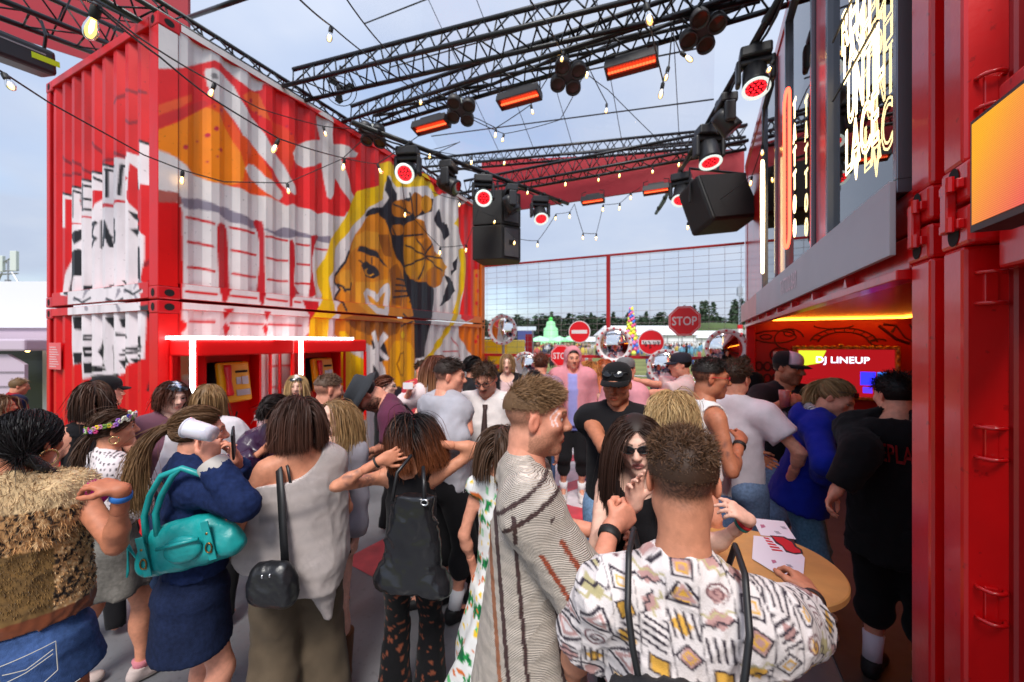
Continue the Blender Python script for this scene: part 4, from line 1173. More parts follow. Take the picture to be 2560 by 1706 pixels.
A('p', c4([(1510,1080),(1545,1030),(1600,1015),(1640,1040),(1665,1090),(1668,1260),(1640,1310),(1580,1330),(1530,1300),(1506,1240)]), lin((236,164,20))); A('l', c4([(1600,1100),(1575,1110),(1560,1180),(1575,1250),(1595,1250),(1608,1180),(1600,1100)]), lin((150,90,20)),0.012)
A('p', c4([(1393,975),(1410,955),(1428,1040),(1475,965),(1497,1000),(1452,1075),(1503,1140),(1488,1157),(1442,1112),(1447,1215),(1430,1232),(1412,1125),(1395,1160),(1380,1120),(1410,1070)]), pW)
for L in ([(1735,210),(1780,230),(1850,340),(1890,400),(1960,330),(2005,350),(2010,400),(1960,430),(1910,450),(1930,560),(1900,570),(1860,500),(1800,430),(1760,330)],[(1960,110),(1990,90),(2000,110),(1900,260),(1870,260),(1900,190)]): A('p', c4(L), pW)
A('p', c4([(1950,160),(2010,110),(2060,150),(2070,600),(2050,880),(2000,900),(1965,880),(1990,680),(2005,520),(1990,430),(1960,300)]), pR); A('p', c4([(2060,560),(2200,560),(2200,1600),(2090,1180),(2040,1120),(2000,1060),(1965,1000),(1960,930),(2050,880)]), lin((238,120,24))); A('p', c4([(2060,100),(2200,100),(2200,560),(2065,560)]), pR2)
for x, y in ((2075,600),(2100,640),(2080,700),(2110,720),(2075,780),(2095,820),(2080,1000),(2070,1030)): A('p', el4(x, y, 7,14,8), pR)
for L in ([(1860,1095),(1960,1095)],[(1908,1030),(1908,1130)],[(1910,1000),(1950,1060),(1970,1130)]): A('l', c4(L), pA, 0.012)

def art(Q, base, items):
    return np.mean([art_once(Q + o, base, items) for o in np.array([(0,0),(0.004,0.002),(-0.004,-0.002),(0.002,-0.005),(-0.002,0.005)])],0)
def art_once(Q, base, items):
    C = np.tile(np.asarray(base, float),(len(Q),1))
    for kind, P, c, w in items:
        m = inpoly(Q, P) if kind == 'p' else nearline(Q, P, w)
        C[m] = c
    return C
END_ART = []
def E_(L, c, k='p', w=0.012): END_ART.append((k, c7(L), c, w))
eR = lin((206,6,14)); eW = lin((226,214,218)); eD = lin((24,22,28)); eG = lin((150,140,150)); eDR = lin((140,6,26))
for L in ([(110,130),(160,200)],[(100,260),(230,240)],[(180,170),(280,250)],[(300,60),(350,150)],[(360,180),(430,120),(500,150)],[(620,620),(640,700),(600,800)],[(610,900),(650,850)],[(470,-100),(520,-60),(560,-120)],[(500,-260),(600,-250)],[(430,-180),(470,-260)],[(480,1490),(490,1560)],[(540,1480),(550,1560)]): E_(L, eDR, 'l', 0.016)
E_([(228,500),(430,430),(505,395),(540,480),(560,560),(600,620),(600,760),(590,900),(605,1010),(600,1370),(520,1400),(450,1470),(240,1490),(235,1380),(185,1410),(170,1200),(165,980),(190,860),(225,700)], eW)
E_([(165,560),(225,545),(230,700),(190,860),(160,990),(120,985),(150,735),(165,650)], eW)
for L in ([(115,372),(160,378),(160,400),(135,400),(135,575),(118,575)],[(165,330),(222,330),(222,545),(165,545)],[(228,285),(285,290),(290,510),(228,505)],[(287,240),(355,240),(355,475),(287,480)],[(360,195),(430,205),(430,430),(360,435)],[(430,150),(505,145),(505,400),(430,405)],[(505,115),(585,140),(585,340),(505,350)],[(583,50),(662,75),(662,305),(583,310)]): E_(L, eW)
for L in ([(520,180),(565,260),(565,460),(510,360)],[(610,95),(632,95),(632,250),(610,250)],[(200,400),(222,400),(222,480),(205,470)],[(300,350),(345,340),(300,470)],[(495,260),(515,275),(497,290)]): E_(L, eR)
for L in ([(183,350),(183,510)],[(183,350),(205,360),(205,430)],[(240,310),(240,470)],[(240,320),(275,320)],[(240,400),(280,400)],[(240,465),(285,455)],[(305,270),(345,300)],[(380,220),(380,385)],[(372,222),(395,222)],[(455,190),(450,370)],[(455,190),(480,200),(480,280)],[(560,130),(575,340)],[(640,90),(645,255)],[(120,365),(160,378)],[(165,325),(222,330)],[(228,282),(285,288)],[(287,236),(355,240)],[(360,192),(430,202)],[(583,48),(662,76)]): E_(L, eD, 'l', 0.013)
E_([(355,435),(430,428)], lin((205,20,40)), 'l', 0.01); E_([(225,510),(290,505)], lin((205,20,40)), 'l', 0.01)
for L in ([(292,560),(312,545),(295,620),(312,640),(295,690)],[(328,530),(328,690)],[(328,540),(352,545),(352,600),(328,610)],[(372,560),(365,680)],[(372,540),(388,680)],[(367,630),(386,630)],[(405,515),(405,670)],[(405,520),(430,530),(428,580),(405,590),(434,600),(432,660),(405,668)]): E_(L, eD, 'l', 0.02)
for L in ([(165,735),(150,790),(140,980),(165,985),(185,870),(215,860),(225,760),(200,700)],[(170,620),(215,565),(222,590),(190,680)],[(540,690),(585,690),(590,905),(560,860),(540,800)],[(515,470),(580,520),(580,545),(530,520)],[(520,580),(580,560),(580,610),(540,640)],[(245,925),(300,920),(300,955),(245,955)],[(385,920),(430,910),(430,940),(385,945)],[(455,890),(505,905),(505,935),(465,930)],[(180,1115),(225,1115),(225,1205),(190,1190)],[(375,1115),(430,1115),(430,1195),(390,1180)],[(450,1120),(500,1120),(490,1205),(455,1180)],[(540,1235),(590,1230),(590,1290),(560,1270)],[(185,1330),(230,1330),(230,1400),(190,1400)],[(260,1470),(450,1462),(447,1530),(270,1500)],[(330,1250),(355,1225),(370,1300),(365,1380),(330,1390),(318,1330)],[(390,1290),(430,1330),(430,1440),(395,1430)],[(245,1390),(330,1420),(330,1450),(250,1460)],[(600,1050),(660,1040),(660,1170),(615,1200)],[(520,1370),(590,1340),(590,1380),(530,1400)],[(240,1300),(290,1290),(300,1350),(250,1360)],[(450,1380),(500,1350),(520,1390),(460,1430)]): E_(L, eD)
for x, y in ((255,1010),(450,1015),(560,960)):
    for i in range(6):
        t = i * 1.05; E_([(x, y),(x + 52 * math.cos(t) - 12 * math.sin(t), y + 70 * math.sin(t) + 14 * math.cos(t)),(x + 60 * math.cos(t), y + 84 * math.sin(t)),(x + 52 * math.cos(t) + 12 * math.sin(t), y + 70 * math.sin(t) - 14 * math.cos(t))], eG if i % 2 else eW)
    E_([(x - 50, y - 10),(x, y + 20),(x + 50, y - 10)], eD, 'l', 0.012)
for L in ([(245,1235),(295,1225)],[(245,1255),(295,1245)],[(440,1220),(505,1235)],[(185,1345),(235,1340)],[(460,1320),(590,1290)],[(455,1345),(590,1315)],[(250,1420),(290,1440)],[(330,1405),(370,1405)],[(330,1430),(375,1430)]): E_(L, eD, 'l', 0.014)
for L in ([(255,1330),(285,1330)],[(410,1300),(420,1420)],[(545,1375),(580,1362)],[(640,1180),(650,1300),(630,1420),(610,1560)]): E_(L, eW if L[0][0] < 600 else eD, 'l', 0.012 if L[0][0] < 600 else 0.02)

# ================================================================ shipping containers
CL, CW, CH = 6.058,2.438,2.591
M_PAINT = mat('container_paint', rough=0.42, spec=0.35, bump=0.05, bscale=14, var=0.1, vscale=3.0, coat=0.06, rvar=0.08)
M_REDP = mat('red_container_paint', lin((206,5,10)), rough=0.3, spec=0.5, bump=0.06, bscale=30, var=0.14, vscale=4.0, coat=0.4)
weather(M_PAINT, 0.22); weather(M_REDP, 0.3,(7,7,0.8))
M_HOLE = mat('dark_recess', (0.004,0.003,0.003), rough=0.9)
def corr_cols(y0, y1, pitch, sub):
    ys = [y0]; ds = [0.0]; y = y0; out = []
    prof = [(0.27,0.0,0.0),(0.23,0.0,1.0),(0.27,1.0,1.0),(0.23,1.0,0.0)]
    while y < y1 - 1e-6:
        for fr, a, b in prof:
            for i in range(sub):
                t = (i + 1) / sub; yy = y + fr * pitch * t
                if yy >= y1: break
                ys.append(yy); ds.append(a + (b - a) * t)
            y += fr * pitch
            if y >= y1: break
    ys.append(y1); ds.append(ds[-1]); return np.array(ys), np.array(ds)
def sheet(name, A2, B2, fn, colfn, mat_, parent, smooth=False):
    na, nb = len(A2), len(B2); Ag, Bg = np.meshgrid(A2, B2, indexing='ij')
    V = fn(Ag.ravel(), Bg.ravel(), np.repeat(np.arange(na), nb)); C = colfn(Ag.ravel(), Bg.ravel())
    i = (np.arange(na - 1)[:, None] * nb + np.arange(nb - 1)[None]).ravel(); F = np.stack([i, i + nb, i + nb + 1, i + 1],1)
    return link(name, mesh_data(name, V, F, C, smooth), mat_, parent)
def casting(parent, c, size, holes, colr, m=None, nm='corner_casting'):
    b = MB(); b.box(c, size, None, colr); o = b.build(nm, m or M_PAINT, parent, bevel=0.012)
    for (hc_, ax, rad) in holes:
        h = MB(); n = 20; a = np.array(ax, float)
        t = np.cross((0,0,1), a); V = []
        for i in range(n):
            th = 2 * math.pi * i / n; V.append(np.array(hc_) + a * 0.002 + t * rad[0] * math.cos(th) + np.array([0,0,1]) * rad[1] * math.sin(th))
        h.add(V, [tuple(range(n))]); h.build('casting_hole', M_HOLE, o)
    return o
def left_container(z0, label, upper):
    base = uv(UL, VL, z0); root = empty('shipping_container', base, YARD_RZ, label, 'container', 'stacked containers with the mural')
    sideC = lambda y, z: art(np.stack([y, z + z0],1), pW, SIDE_ART)
    endC = lambda x, z: art(np.stack([x, z + z0],1), eR, END_ART)
    zb, zt = 0.155, CH - 0.075
    ys, ds = corr_cols(0.165, CL - 0.165,0.278,5)
    zs = np.linspace(zb, zt, 170 if upper else 110)
    sheet('side_panel', ys, zs, lambda y, z, i: np.stack([-0.012 - 0.034 * ds[i], y, z],1), sideC, M_PAINT, root)
    xs, dx = corr_cols(-CW + 0.15,-0.15,0.236,6)
    sheet('end_panel', xs[::-1], zs, lambda x, z, i: np.stack([x, 0.02 + 0.05 * dx[::-1][i], z],1), endC, M_PAINT, root)
    b = MB(); b.lohi((-CW + 0.05,0.1, CH - 0.06),(-0.05, CL - 0.1, CH - 0.03)); b.build('roof_panel', M_REDP, root)
    b = MB(); b.lohi((-CW, 0.15,0.12),(-CW + 0.03, CL - 0.15, CH - 0.05)); b.lohi((-CW + .1, CL - 0.06,0.12),(-.1, CL - 0.02, CH - 0.05)); b.build('rear_panel', M_REDP, root)
    def pbox(name, lo, hi, front, n, colf, bev=0.006):
        b = MB(); b.lohi(lo, hi, np.array(eR)); o = b.build(name, M_PAINT, root, bevel=bev)
        lo = np.array(lo); hi = np.array(hi)
        if front == 'x':
            a = np.linspace(lo[1] + 0.004, hi[1] - 0.004, n[0]); z = np.linspace(lo[2] + 0.004, hi[2] - 0.004, n[1])
            sheet('painted_face', a, z, lambda y, zz, i: np.stack([np.full_like(y, hi[0] + 0.0015), y, zz],1), colf, M_PAINT, o)
        else:
            a = np.linspace(lo[0] + 0.004, hi[0] - 0.004, n[0])[::-1]; z = np.linspace(lo[2] + 0.004, hi[2] - 0.004, n[1])
            sheet('painted_face', a, z, lambda x, zz, i: np.stack([x, np.full_like(x, lo[1] - 0.0015), zz],1), colf, M_PAINT, o)
    pbox('top_side_rail', (-0.06,0.178, CH - 0.075),(-0.002, CL - 0.178, CH - 0.004), 'x', (300,8), sideC)
    pbox('bottom_side_rail', (-0.09,0.178,0.012),(-0.002, CL - 0.178,0.16), 'x', (300,16), sideC)
    pbox('top_end_rail', (-CW + 0.162,0.002, CH - 0.09),(-0.162,0.06, CH - 0.004), 'y', (100,8), endC)
    pbox('bottom_end_rail', (-CW + 0.162,0.002,0.012),(-0.162,0.08,0.16), 'y', (100,14), endC)
    pbox('corner_post', (-0.16,0.004,0.118),(-0.004,0.16, CH - 0.118), 'x', (16,150), sideC)
    for lo, hi in (((-CW + 0.004,0.004,0.118),(-CW + 0.09,0.1, CH - 0.118)),((-0.16, CL - 0.16,0.118),(-0.004, CL - 0.004, CH - 0.118))):
        b = MB(); b.lohi(lo, hi, lin((226,112,26)) if hi[1] > 3 else eR); b.build('corner_post', M_PAINT, root, bevel=0.008)
    for zc in (0.059, CH - 0.059):
        casting(root, (-0.081,0.089, zc),(0.162,0.178,0.118),[((0.0,0.089, zc),(1,0,0),(0.04,0.032)),((-0.081,0.0, zc),(0,-1,0),(0.03,0.038))], lin((198,20,28)))
        casting(root, (-CW + 0.081,0.089, zc),(0.162,0.178,0.118),[((-CW + 0.081,0.0, zc),(0,-1,0),(0.03,0.038))], lin((190,30,44)))
        casting(root, (-0.081, CL - 0.089, zc),(0.162,0.178,0.118),[((0.0, CL - 0.089, zc),(1,0,0),(0.04,0.032))], lin((226,112,26)))
    if not upper:
        b = MB(); V = []; b.lohi((-CW + 0.1,-0.006,1.9),(-CW + 0.42,-0.001,2.2), lin((226,90,96)))
        nt_ = b.build('notice_sheet', M_PAINT, root, bevel=0.001)
        for i in range(9):
            b = MB(); b.lohi((-CW + 0.13,-0.0085,1.93 + i * 0.027),(-CW + 0.13 + 0.25 * (0.7 + 0.3 * ((i * 7) % 4) / 3),-0.0075,1.937 + i * 0.027)); b.build('printed_line', mat('notice_ink', (0.7,0.62,0.62), rough=0.7), nt_)
    return root
ZL = -0.25
left_container(ZL + CH + 0.012, 'upper mural container with orange and red paint drips, on top of its twin', True)
left_container(ZL, 'lower mural container, behind the two red phone booths', False)
for yv in (2.4,4.4):   # lifting eyes between the boxes
    p = uv(UL + 0.005, VL + yv + 1.0, ZL + CH - 0.02)

# ================================================================ right-hand containers (open bar below, window wall above)
UR, VR = 0.705,1.83
ZR = -0.22; JR = ZR + CH
rb = uv(UR, VR, 0)
M_STEELG = mat('grey_fascia', lin((164,164,172)), rough=0.42, metal=0.15, var=0.06, vscale=3)
M_FRAME = mat('window_frame', lin((120,122,130)), rough=0.25, metal=0.6)
M_PANE = clear_sheet('window_pane', (0.75,0.72,0.74),1.5,0.16,0.01)
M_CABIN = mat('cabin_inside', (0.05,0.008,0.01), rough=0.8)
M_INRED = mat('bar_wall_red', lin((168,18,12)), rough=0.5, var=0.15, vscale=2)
def post(parent, lo, hi, nm='corner_post', m=None):
    b = MB(); b.lohi(lo, hi); return b.build(nm, m or M_REDP, parent, bevel=0.012)
def shoe(parent, y, z, sgn):
    "lashing bridge fitting that ties two castings together"
    b = MB(); b.box((-0.012, y, z),(0.024,0.036,0.15)); o = b.build('bridge_fitting', M_REDP, parent, bevel=0.004)
    for dz in (-0.06,0.06):
        b = MB(); b.box((-0.008, y - 0.01, z + dz),(0.02,0.1,0.03)); b.build('fitting_jaw', M_REDP, o, bevel=0.004)
        b = MB(); b.tube((-0.026, y - 0.045, z + dz - 0.022),(-0.026, y - 0.045, z + dz + 0.022),0.01,8); b.build('fitting_bolt', M_REDP, o)
def lash_ring(parent, x, y, z, facing):
    b = MB(); P = []
    for t in np.linspace(0, math.pi, 9):
        P.append((x, y, z) + np.array(facing[0]) * 0.03 * math.cos(t) + np.array(facing[1]) * 0.034 * math.sin(t))
    b.path(P, 0.006,6); b.build('lashing_ring', M_REDP, parent, smooth=True)
low = empty('bar_container', rb, YARD_RZ, 'open red bar container with orange strip lights and a lineup screen inside', 'container')
post(low, (0.004,0.0, ZR + 0.118),(0.16,0.14, JR - 0.118)); post(low, (0.004, CL - 0.16, ZR + 0.118),(0.14, CL, JR - 0.118)); post(low, (CW - 0.16,0.0, ZR + 0.118),(CW, 0.14, JR - 0.118))
for y in (0.079, CL - 0.089):
    casting(low, (0.081, y, JR - 0.059),(0.162,0.158,0.118),[((0, y, JR - 0.075),(-1,0,0),(0.03,0.034)),((0.081, y - 0.079, JR - 0.075),(0,-1,0),(0.03,0.034))], lin((176,6,14)), M_REDP)
b = MB(); b.lohi((0.01,0.16, JR - 0.13),(0.09, CL - 0.17, JR - 0.004)); b.build('top_side_rail', M_REDP, low, bevel=0.006)
b = MB(); b.lohi((-0.03,0.16, JR - 0.17),(0.05, CL - 0.17, JR - 0.132)); b.build('bracket_rail', M_REDP, low, bevel=0.004)
for i in range(8):
    b = MB(); y = 0.75 + i * 0.66; b.add([(-0.03, y - 0.03, JR - 0.132),(-0.03, y + 0.03, JR - 0.132),(-0.03, y, JR - 0.08),(0.01, y - 0.03, JR - 0.132),(0.01, y + 0.03, JR - 0.132),(0.01, y, JR - 0.08)],[(0,1,2),(5,4,3),(0,2,5,3),(1,4,5,2),(0,3,4,1)]); b.build('gusset', M_REDP, low)
b = MB(); b.lohi((0.05,0.0, ZR),(CW, CL, 0.012)); b.build('bar_floor', mat('bar_floorboards', (0.05,0.035,0.03), rough=0.5, var=0.3), low)
b = MB(); b.lohi((0.095,0.02, JR - 0.05),(CW, CL - 0.02, JR - 0.02)); b.build('ceiling', mat('bar_ceiling', lin((130,14,10)), rough=0.18, spec=0.6), low)
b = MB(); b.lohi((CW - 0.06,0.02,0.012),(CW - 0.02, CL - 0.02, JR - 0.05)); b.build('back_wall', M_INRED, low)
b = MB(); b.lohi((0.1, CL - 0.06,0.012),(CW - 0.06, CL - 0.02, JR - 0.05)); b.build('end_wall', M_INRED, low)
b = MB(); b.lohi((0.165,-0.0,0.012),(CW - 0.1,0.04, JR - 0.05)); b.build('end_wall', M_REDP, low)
# strip lights under the ceiling
M_STRIP = emis('orange_strip', (1.0,0.28,0.02),6.0)
for lo, hi in (((CW - 0.5,0.4, JR - 0.075),(CW - 0.47, CL - 0.3, JR - 0.052)),((0.3, CL - 0.3, JR - 0.075),(CW - 0.5, CL - 0.27, JR - 0.052))):
    b = MB(); b.lohi(lo, hi); b.build('strip_light', M_STRIP, low)
# wall drawings (ink lines a hair proud of the wall)
M_INK = mat('wall_ink', lin((70,4,6)), rough=0.6)
def arc(cy, cz, ry_, rz_, a0, a1, n=16): return [(cy + ry_ * math.cos(t), cz + rz_ * math.sin(t)) for t in np.linspace(a0, a1, n)]
YE = CL - 0.062
def ink(pts, r=0.011):
    b = MB(); b.path([(x, YE, z) for x, z in pts], r, 4); b.build('wall_drawing', M_INK, low)
ink(arc(0.42,2.04,0.3,0.1,0,6.2)); ink(arc(0.3,2.04,0.08,0.04,0,6.2)); ink(arc(0.62,2.0,0.2,0.17,0.2,4.4)); ink(arc(0.62,2.1,0.07,0.05,0,6.2)); ink(arc(0.5,1.74,0.14,0.12,0,6.2)); ink(arc(0.5,1.74,0.07,0.06,0,6.2),0.016)
for k_ in range(2): ink(arc(1.32,1.93,0.42 - 0.1 * k_, 0.24 - 0.06 * k_, 0.1,3.0))
for k_ in range(9):
    t = 0.2 + 0.33 * k_; ink([(1.32 + 0.32 * math.cos(t),1.93 + 0.18 * math.sin(t)),(1.32 + 0.42 * math.cos(t),1.93 + 0.24 * math.sin(t))],0.008)
ink([(1.75,2.2),(1.85,2.1),(1.95,2.0),(2.1,1.93)],0.02); ink([(1.8,2.22),(1.95,2.2),(1.9,2.1)],0.02); ink([(2.1,2.22),(2.2,2.0),(2.3,1.9),(2.25,1.8)]); ink([(1.95,2.2),(2.05,2.02),(2.2,1.92)]); ink(arc(1.2,2.22,0.25,0.06,3.2,6.2)); ink(arc(1.75,1.95,0.1,0.05,0.5,5.2)); ink([(2.2,2.18),(2.26,2.1),(2.18,2.14),(2.28,2.16)])
ink(arc(2.2,1.3,0.12,0.3,0,6.2)); ink(arc(2.25,1.2,0.06,0.2,0.5,5.2))
for k_ in range(9): ink(arc(0.2 + 0.12 * (k_ % 3),1.15 + 0.2 * (k_ // 3),0.05,0.07,0,6.2),0.016)
b = MB(); b.lohi((0.40, YE - 0.006,1.5),(0.66, YE - 0.002,1.8)); b.build('paper_notice', mat('paper', lin((226,216,222)), rough=0.7), low)

up = empty('window_container', rb, YARD_RZ, 'upper red container with tall windows and neon signs above the open bar', 'container')
ZU = JR + 0.012; TU = ZU + CH
post(up, (0.004,0.0, ZU + 0.118),(0.16,0.14, TU)); post(up, (0.004, CL - 0.3, ZU + 0.118),(0.14, CL, TU - 0.118))
casting(up, (0.081,0.079, ZU + 0.059),(0.162,0.158,0.118),[((0,0.079, ZU + 0.08),(-1,0,0),(0.03,0.034)),((0.081,0.0, ZU + 0.08),(0,-1,0),(0.03,0.034))], lin((176,6,14)), M_REDP)
casting(up, (0.081, CL - 0.089, TU - 0.059),(0.162,0.178,0.118),[((0, CL - 0.089, TU - 0.059),(-1,0,0),(0.03,0.034))], lin((176,6,14)), M_REDP)
b = MB(); b.lohi((0.0,0.16, TU - 0.12),(0.1, CL - 0.18, TU)); b.build('top_side_rail', M_REDP, up, bevel=0.008)
b = MB(); b.lohi((0.02,0.16, ZU),(0.12, CL - 0.18, ZU + 0.16)); b.build('bottom_side_rail', M_REDP, up, bevel=0.008)
b = MB(); b.lohi((0.1,0.02, ZU),(CW, CL - 0.02, ZU + 0.03)); b.build('cabin_floor', M_CABIN, up)
b = MB(); b.lohi((0.1,0.02, TU - 0.06),(CW, CL - 0.02, TU - 0.02)); b.build('roof_panel', M_REDP, up)
b = MB(); b.lohi((CW - 0.06,0.02, ZU),(CW, CL - 0.02, TU)); b.lohi((0.1, CL - 0.06, ZU),(CW, CL - 0.0, TU)); b.lohi((0.165,0.0, ZU),(CW, 0.05, TU)); b.build('cabin_wall', mat('cabin_red', lin((150,14,18)), rough=0.7), up)
zf0, zf1 = ZU + 0.215, TU - 0.16
for (v0, v1) in ((3.03,3.33),(4.32,4.78),(5.78,7.58)):
    b = MB(); b.lohi((0.012, v0 - VR, ZU + 0.16),(0.06, v1 - VR, TU - 0.12)); b.build('mullion_panel', M_REDP, up, bevel=0.004)
for (v0, v1) in ((2.04,3.01),(3.35,4.3),(4.8,5.76)):
    y0, y1 = v0 - VR, v1 - VR
    b = MB()
    for lo, hi in (((-0.012, y0, ZU + 0.162),(0.05, y1, zf0)),((-0.012, y0, zf0),(0.05, y0 + 0.035, zf1)),((-0.012, y1 - 0.035, zf0),(0.05, y1, zf1)),((-0.012, y0, zf1),(0.05, y1, TU - 0.122))): b.lohi(lo, hi)
    w_ = b.build('window', M_FRAME, up, bevel=0.004)
    b = MB(); b.add([(0.02, y0 + 0.035, zf0),(0.02, y1 - 0.035, zf0),(0.02, y1 - 0.035, zf1),(0.02, y0 + 0.035, zf1)],[(3,2,1,0)]); b.build('pane', M_PANE, w_)
b = MB(); b.lohi((-0.055,0.145, ZU - 0.09),(-0.035,4.05, ZU + 0.19)); fas = b.build('fascia', M_STEELG, up, bevel=0.002)
b = MB(); b.lohi((-0.055,4.054, ZU - 0.09),(-0.035, CL + 0.02, ZU + 0.19)); b.build('fascia_end', mat('pink_print', lin((226,170,168)), rough=0.5, var=0.1, vscale=4), up)
lettering('fascia_lettering', 'TATTOO BAR', lambda x, y, z: (-0.058,2.05 - x, ZU + 0.05 + y), mat('white_vinyl', lin((226,214,224)), rough=0.5), fas, w=0.65, h=0.13, offset=0.01)
# neon signs on the glass
M_NEONW = emis('warm_white_neon', (1.0,0.74,0.36),2.4); M_NEONR = emis('red_neon', (1.0,0.06,0.03),3.2); M_BOARD = mat('neon_board', (0.02,0.02,0.022), rough=0.4)
def neon_text(parent, s, v, z, w, h, nm='neon_letters', tb=0.03):
    return lettering(nm, s, lambda x, y, zz: (-0.018 - zz * 0.1, v - VR - x, z + y), M_NEONW, parent, w=w, h=h, tube=tb)
ns = empty('neon_sign', uv(UR, VR, 0), YARD_RZ, 'vertical neon sign reading TATTOO inside a red outline', 'neon sign')
zc, hh_ = EYE + 1.38,0.60
b = MB(); n = 40; P = []
for i in range(n):
    t = 2 * math.pi * i / n; s_ = 1 if math.sin(t) > 0 else -1
    P.append((-0.07,3.84 - VR - 0.11 * math.cos(t), zc + s_ * (hh_ - 0.08) + 0.11 * math.sin(t)))
b.path(P, 0.011,6, closed=True); b.build('red_tube', M_NEONR, ns)
b = MB(); b.lohi((-0.055,3.84 - VR - 0.09, zc - hh_ + 0.02),(-0.048,3.84 - VR + 0.09, zc + hh_ - 0.02)); b.build('backing_board', M_BOARD, ns)
for i, ch in enumerate('TATTOO'): neon_text(ns, ch, 3.84, zc + 0.47 - i * 0.19,0.1,0.15, 'neon_letter')
ns = empty('neon_sign', uv(UR, VR, 0), YARD_RZ, 'tall narrow looped warm white neon tube beside the far post', 'neon sign')
b = MB(); P = [(-0.07,5.2 - VR + 0.075 * math.sin(2 * math.pi * t) * (0.6 + 0.4 * math.cos(2 * math.pi * t + 3.1)), EYE + 1.38 - 0.62 * math.cos(2 * math.pi * t)) for t in np.linspace(0,1,41)[:-1]]
b.path(P, 0.016,6, closed=True); b.build('neon_tube', M_NEONW, ns)
ns = empty('neon_sign', uv(UR, VR, 0), YARD_RZ, 'large glowing warm white neon lettering on the nearest window', 'neon sign')
for i, (s_, v_, z_, w_, h_) in enumerate((('RED', 2.5,1.62,0.34,0.22),('LASH', 2.46,1.44,0.36,0.2),('UNTIL', 2.36,1.22,0.44,0.26),('LACE', 2.4,0.97,0.42,0.24),('V', 2.46,0.86,0.1,0.16))):
    neon_text(ns, s_, v_, EYE + z_, w_, h_, 'neon_word', 0.02)
for zc_ in (0.7,1.02,1.36):
    b = MB(); b.tube((-0.05,2.1 - VR, EYE + zc_ + 0.6),(-0.05,2.7 - VR, EYE + zc_ + 0.6),0.006,6); b.build('mounting_wire', M_BLACKP, ns)

# second container, towards the camera, with the LED screen
near = empty('doorway_container', uv(UR, 1.76,0), YARD_RZ, 'nearest red container with lashing rings on its door jamb', 'container')
for z0, z1 in ((ZR, JR),(ZU, TU)):
    post(near, (0.004,-0.115, z0 + 0.118),(0.12,-0.004, z1 - 0.118)); 
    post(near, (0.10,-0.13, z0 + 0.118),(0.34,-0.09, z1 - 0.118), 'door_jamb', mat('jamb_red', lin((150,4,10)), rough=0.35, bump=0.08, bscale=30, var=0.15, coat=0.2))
    for zz in ((0.7,1.16,1.63,2.08) if z0 < 0 else (2.65,3.15,3.65)):
        for dz in (0,0.09): lash_ring(near, 0.062,-0.112, zz + dz, ((1,0,0),(0,-1,0)))
        b = MB(); b.box((0.062,-0.118, zz + 0.045),(0.03,0.008,0.1)); b.build('ring_plate', M_REDP, near, bevel=0.003)
for zc in (JR - 0.059, ZU + 0.059):
    sgn = -1 if zc < ZU else 1
    casting(near, (0.081,-0.079, zc),(0.162,0.158,0.118),[((0,-0.079, zc + sgn * 0.02),(-1,0,0),(0.03,0.034))], lin((176,6,14)), M_REDP)
shoe(near, -0.075, ZU - 0.006,1); shoe(low, 0.07, ZU - 0.006,1)
b = MB(); b.lohi((0.05,-3.0, JR - 0.2),(0.2,-0.17, JR)); b.build('door_header', M_REDP, near, bevel=0.01)
b = MB(); b.lohi((0.05,-3.0, ZU),(0.2,-0.17, ZU + 0.3)); b.build('upper_rail', M_REDP, near, bevel=0.01)
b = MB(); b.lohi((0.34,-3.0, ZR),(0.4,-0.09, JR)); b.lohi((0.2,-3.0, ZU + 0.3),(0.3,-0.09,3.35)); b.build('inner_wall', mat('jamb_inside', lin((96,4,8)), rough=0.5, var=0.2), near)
scr = empty('led_screen', uv(UR, 1.76,0), YARD_RZ, 'yellow to pink gradient LED screen on the nearest red container', 'screen')
b = MB(); b.lohi((-0.11,-1.9, EYE + 0.262),(-0.04,-0.41, EYE + 0.53)); b.build('screen_housing', mat('screen_case', (0.02,0.02,0.02), rough=0.5), scr)
def led_mat():
    m = bpy.data.materials.new('led_gradient'); m.use_nodes = True; N = m.node_tree.nodes; Lk = m.node_tree.links; N.clear()
    o = N.new('ShaderNodeOutputMaterial'); e = N.new('ShaderNodeEmission'); a = N.new('ShaderNodeAttribute'); a.attribute_name = 'Col'
    tc = N.new('ShaderNodeTexCoord'); w = N.new('ShaderNodeTexWave'); w.inputs['Scale'].default_value = 70; w.bands_direction = 'Z'; Lk.new(tc.outputs['Object'], w.inputs[0])
    mr = N.new('ShaderNodeMapRange'); mr.inputs[3].default_value = 0.62; mr.inputs[4].default_value = 1.0; Lk.new(w.outputs['Fac'], mr.inputs[0])
    Lk.new(a.outputs['Color'], e.inputs[0]); Lk.new(mr.outputs[0], e.inputs[1]); Lk.new(e.outputs[0], o.inputs[0]); return m
def led_col(y, z):
    t = np.clip(((z - EYE - 0.278) * 2.6 + (y + 0.62) * 3.0),0,1)[:, None]; return lin((176,64,70)) * (1 - t) + lin((190,132,36)) * t
sheet('led_face', np.linspace(-1.89,-0.42,40), np.linspace(EYE + 0.278, EYE + 0.52,24), lambda y, z, i: np.stack([np.full_like(y, -0.112), y, z],1), led_col, led_mat(), scr)
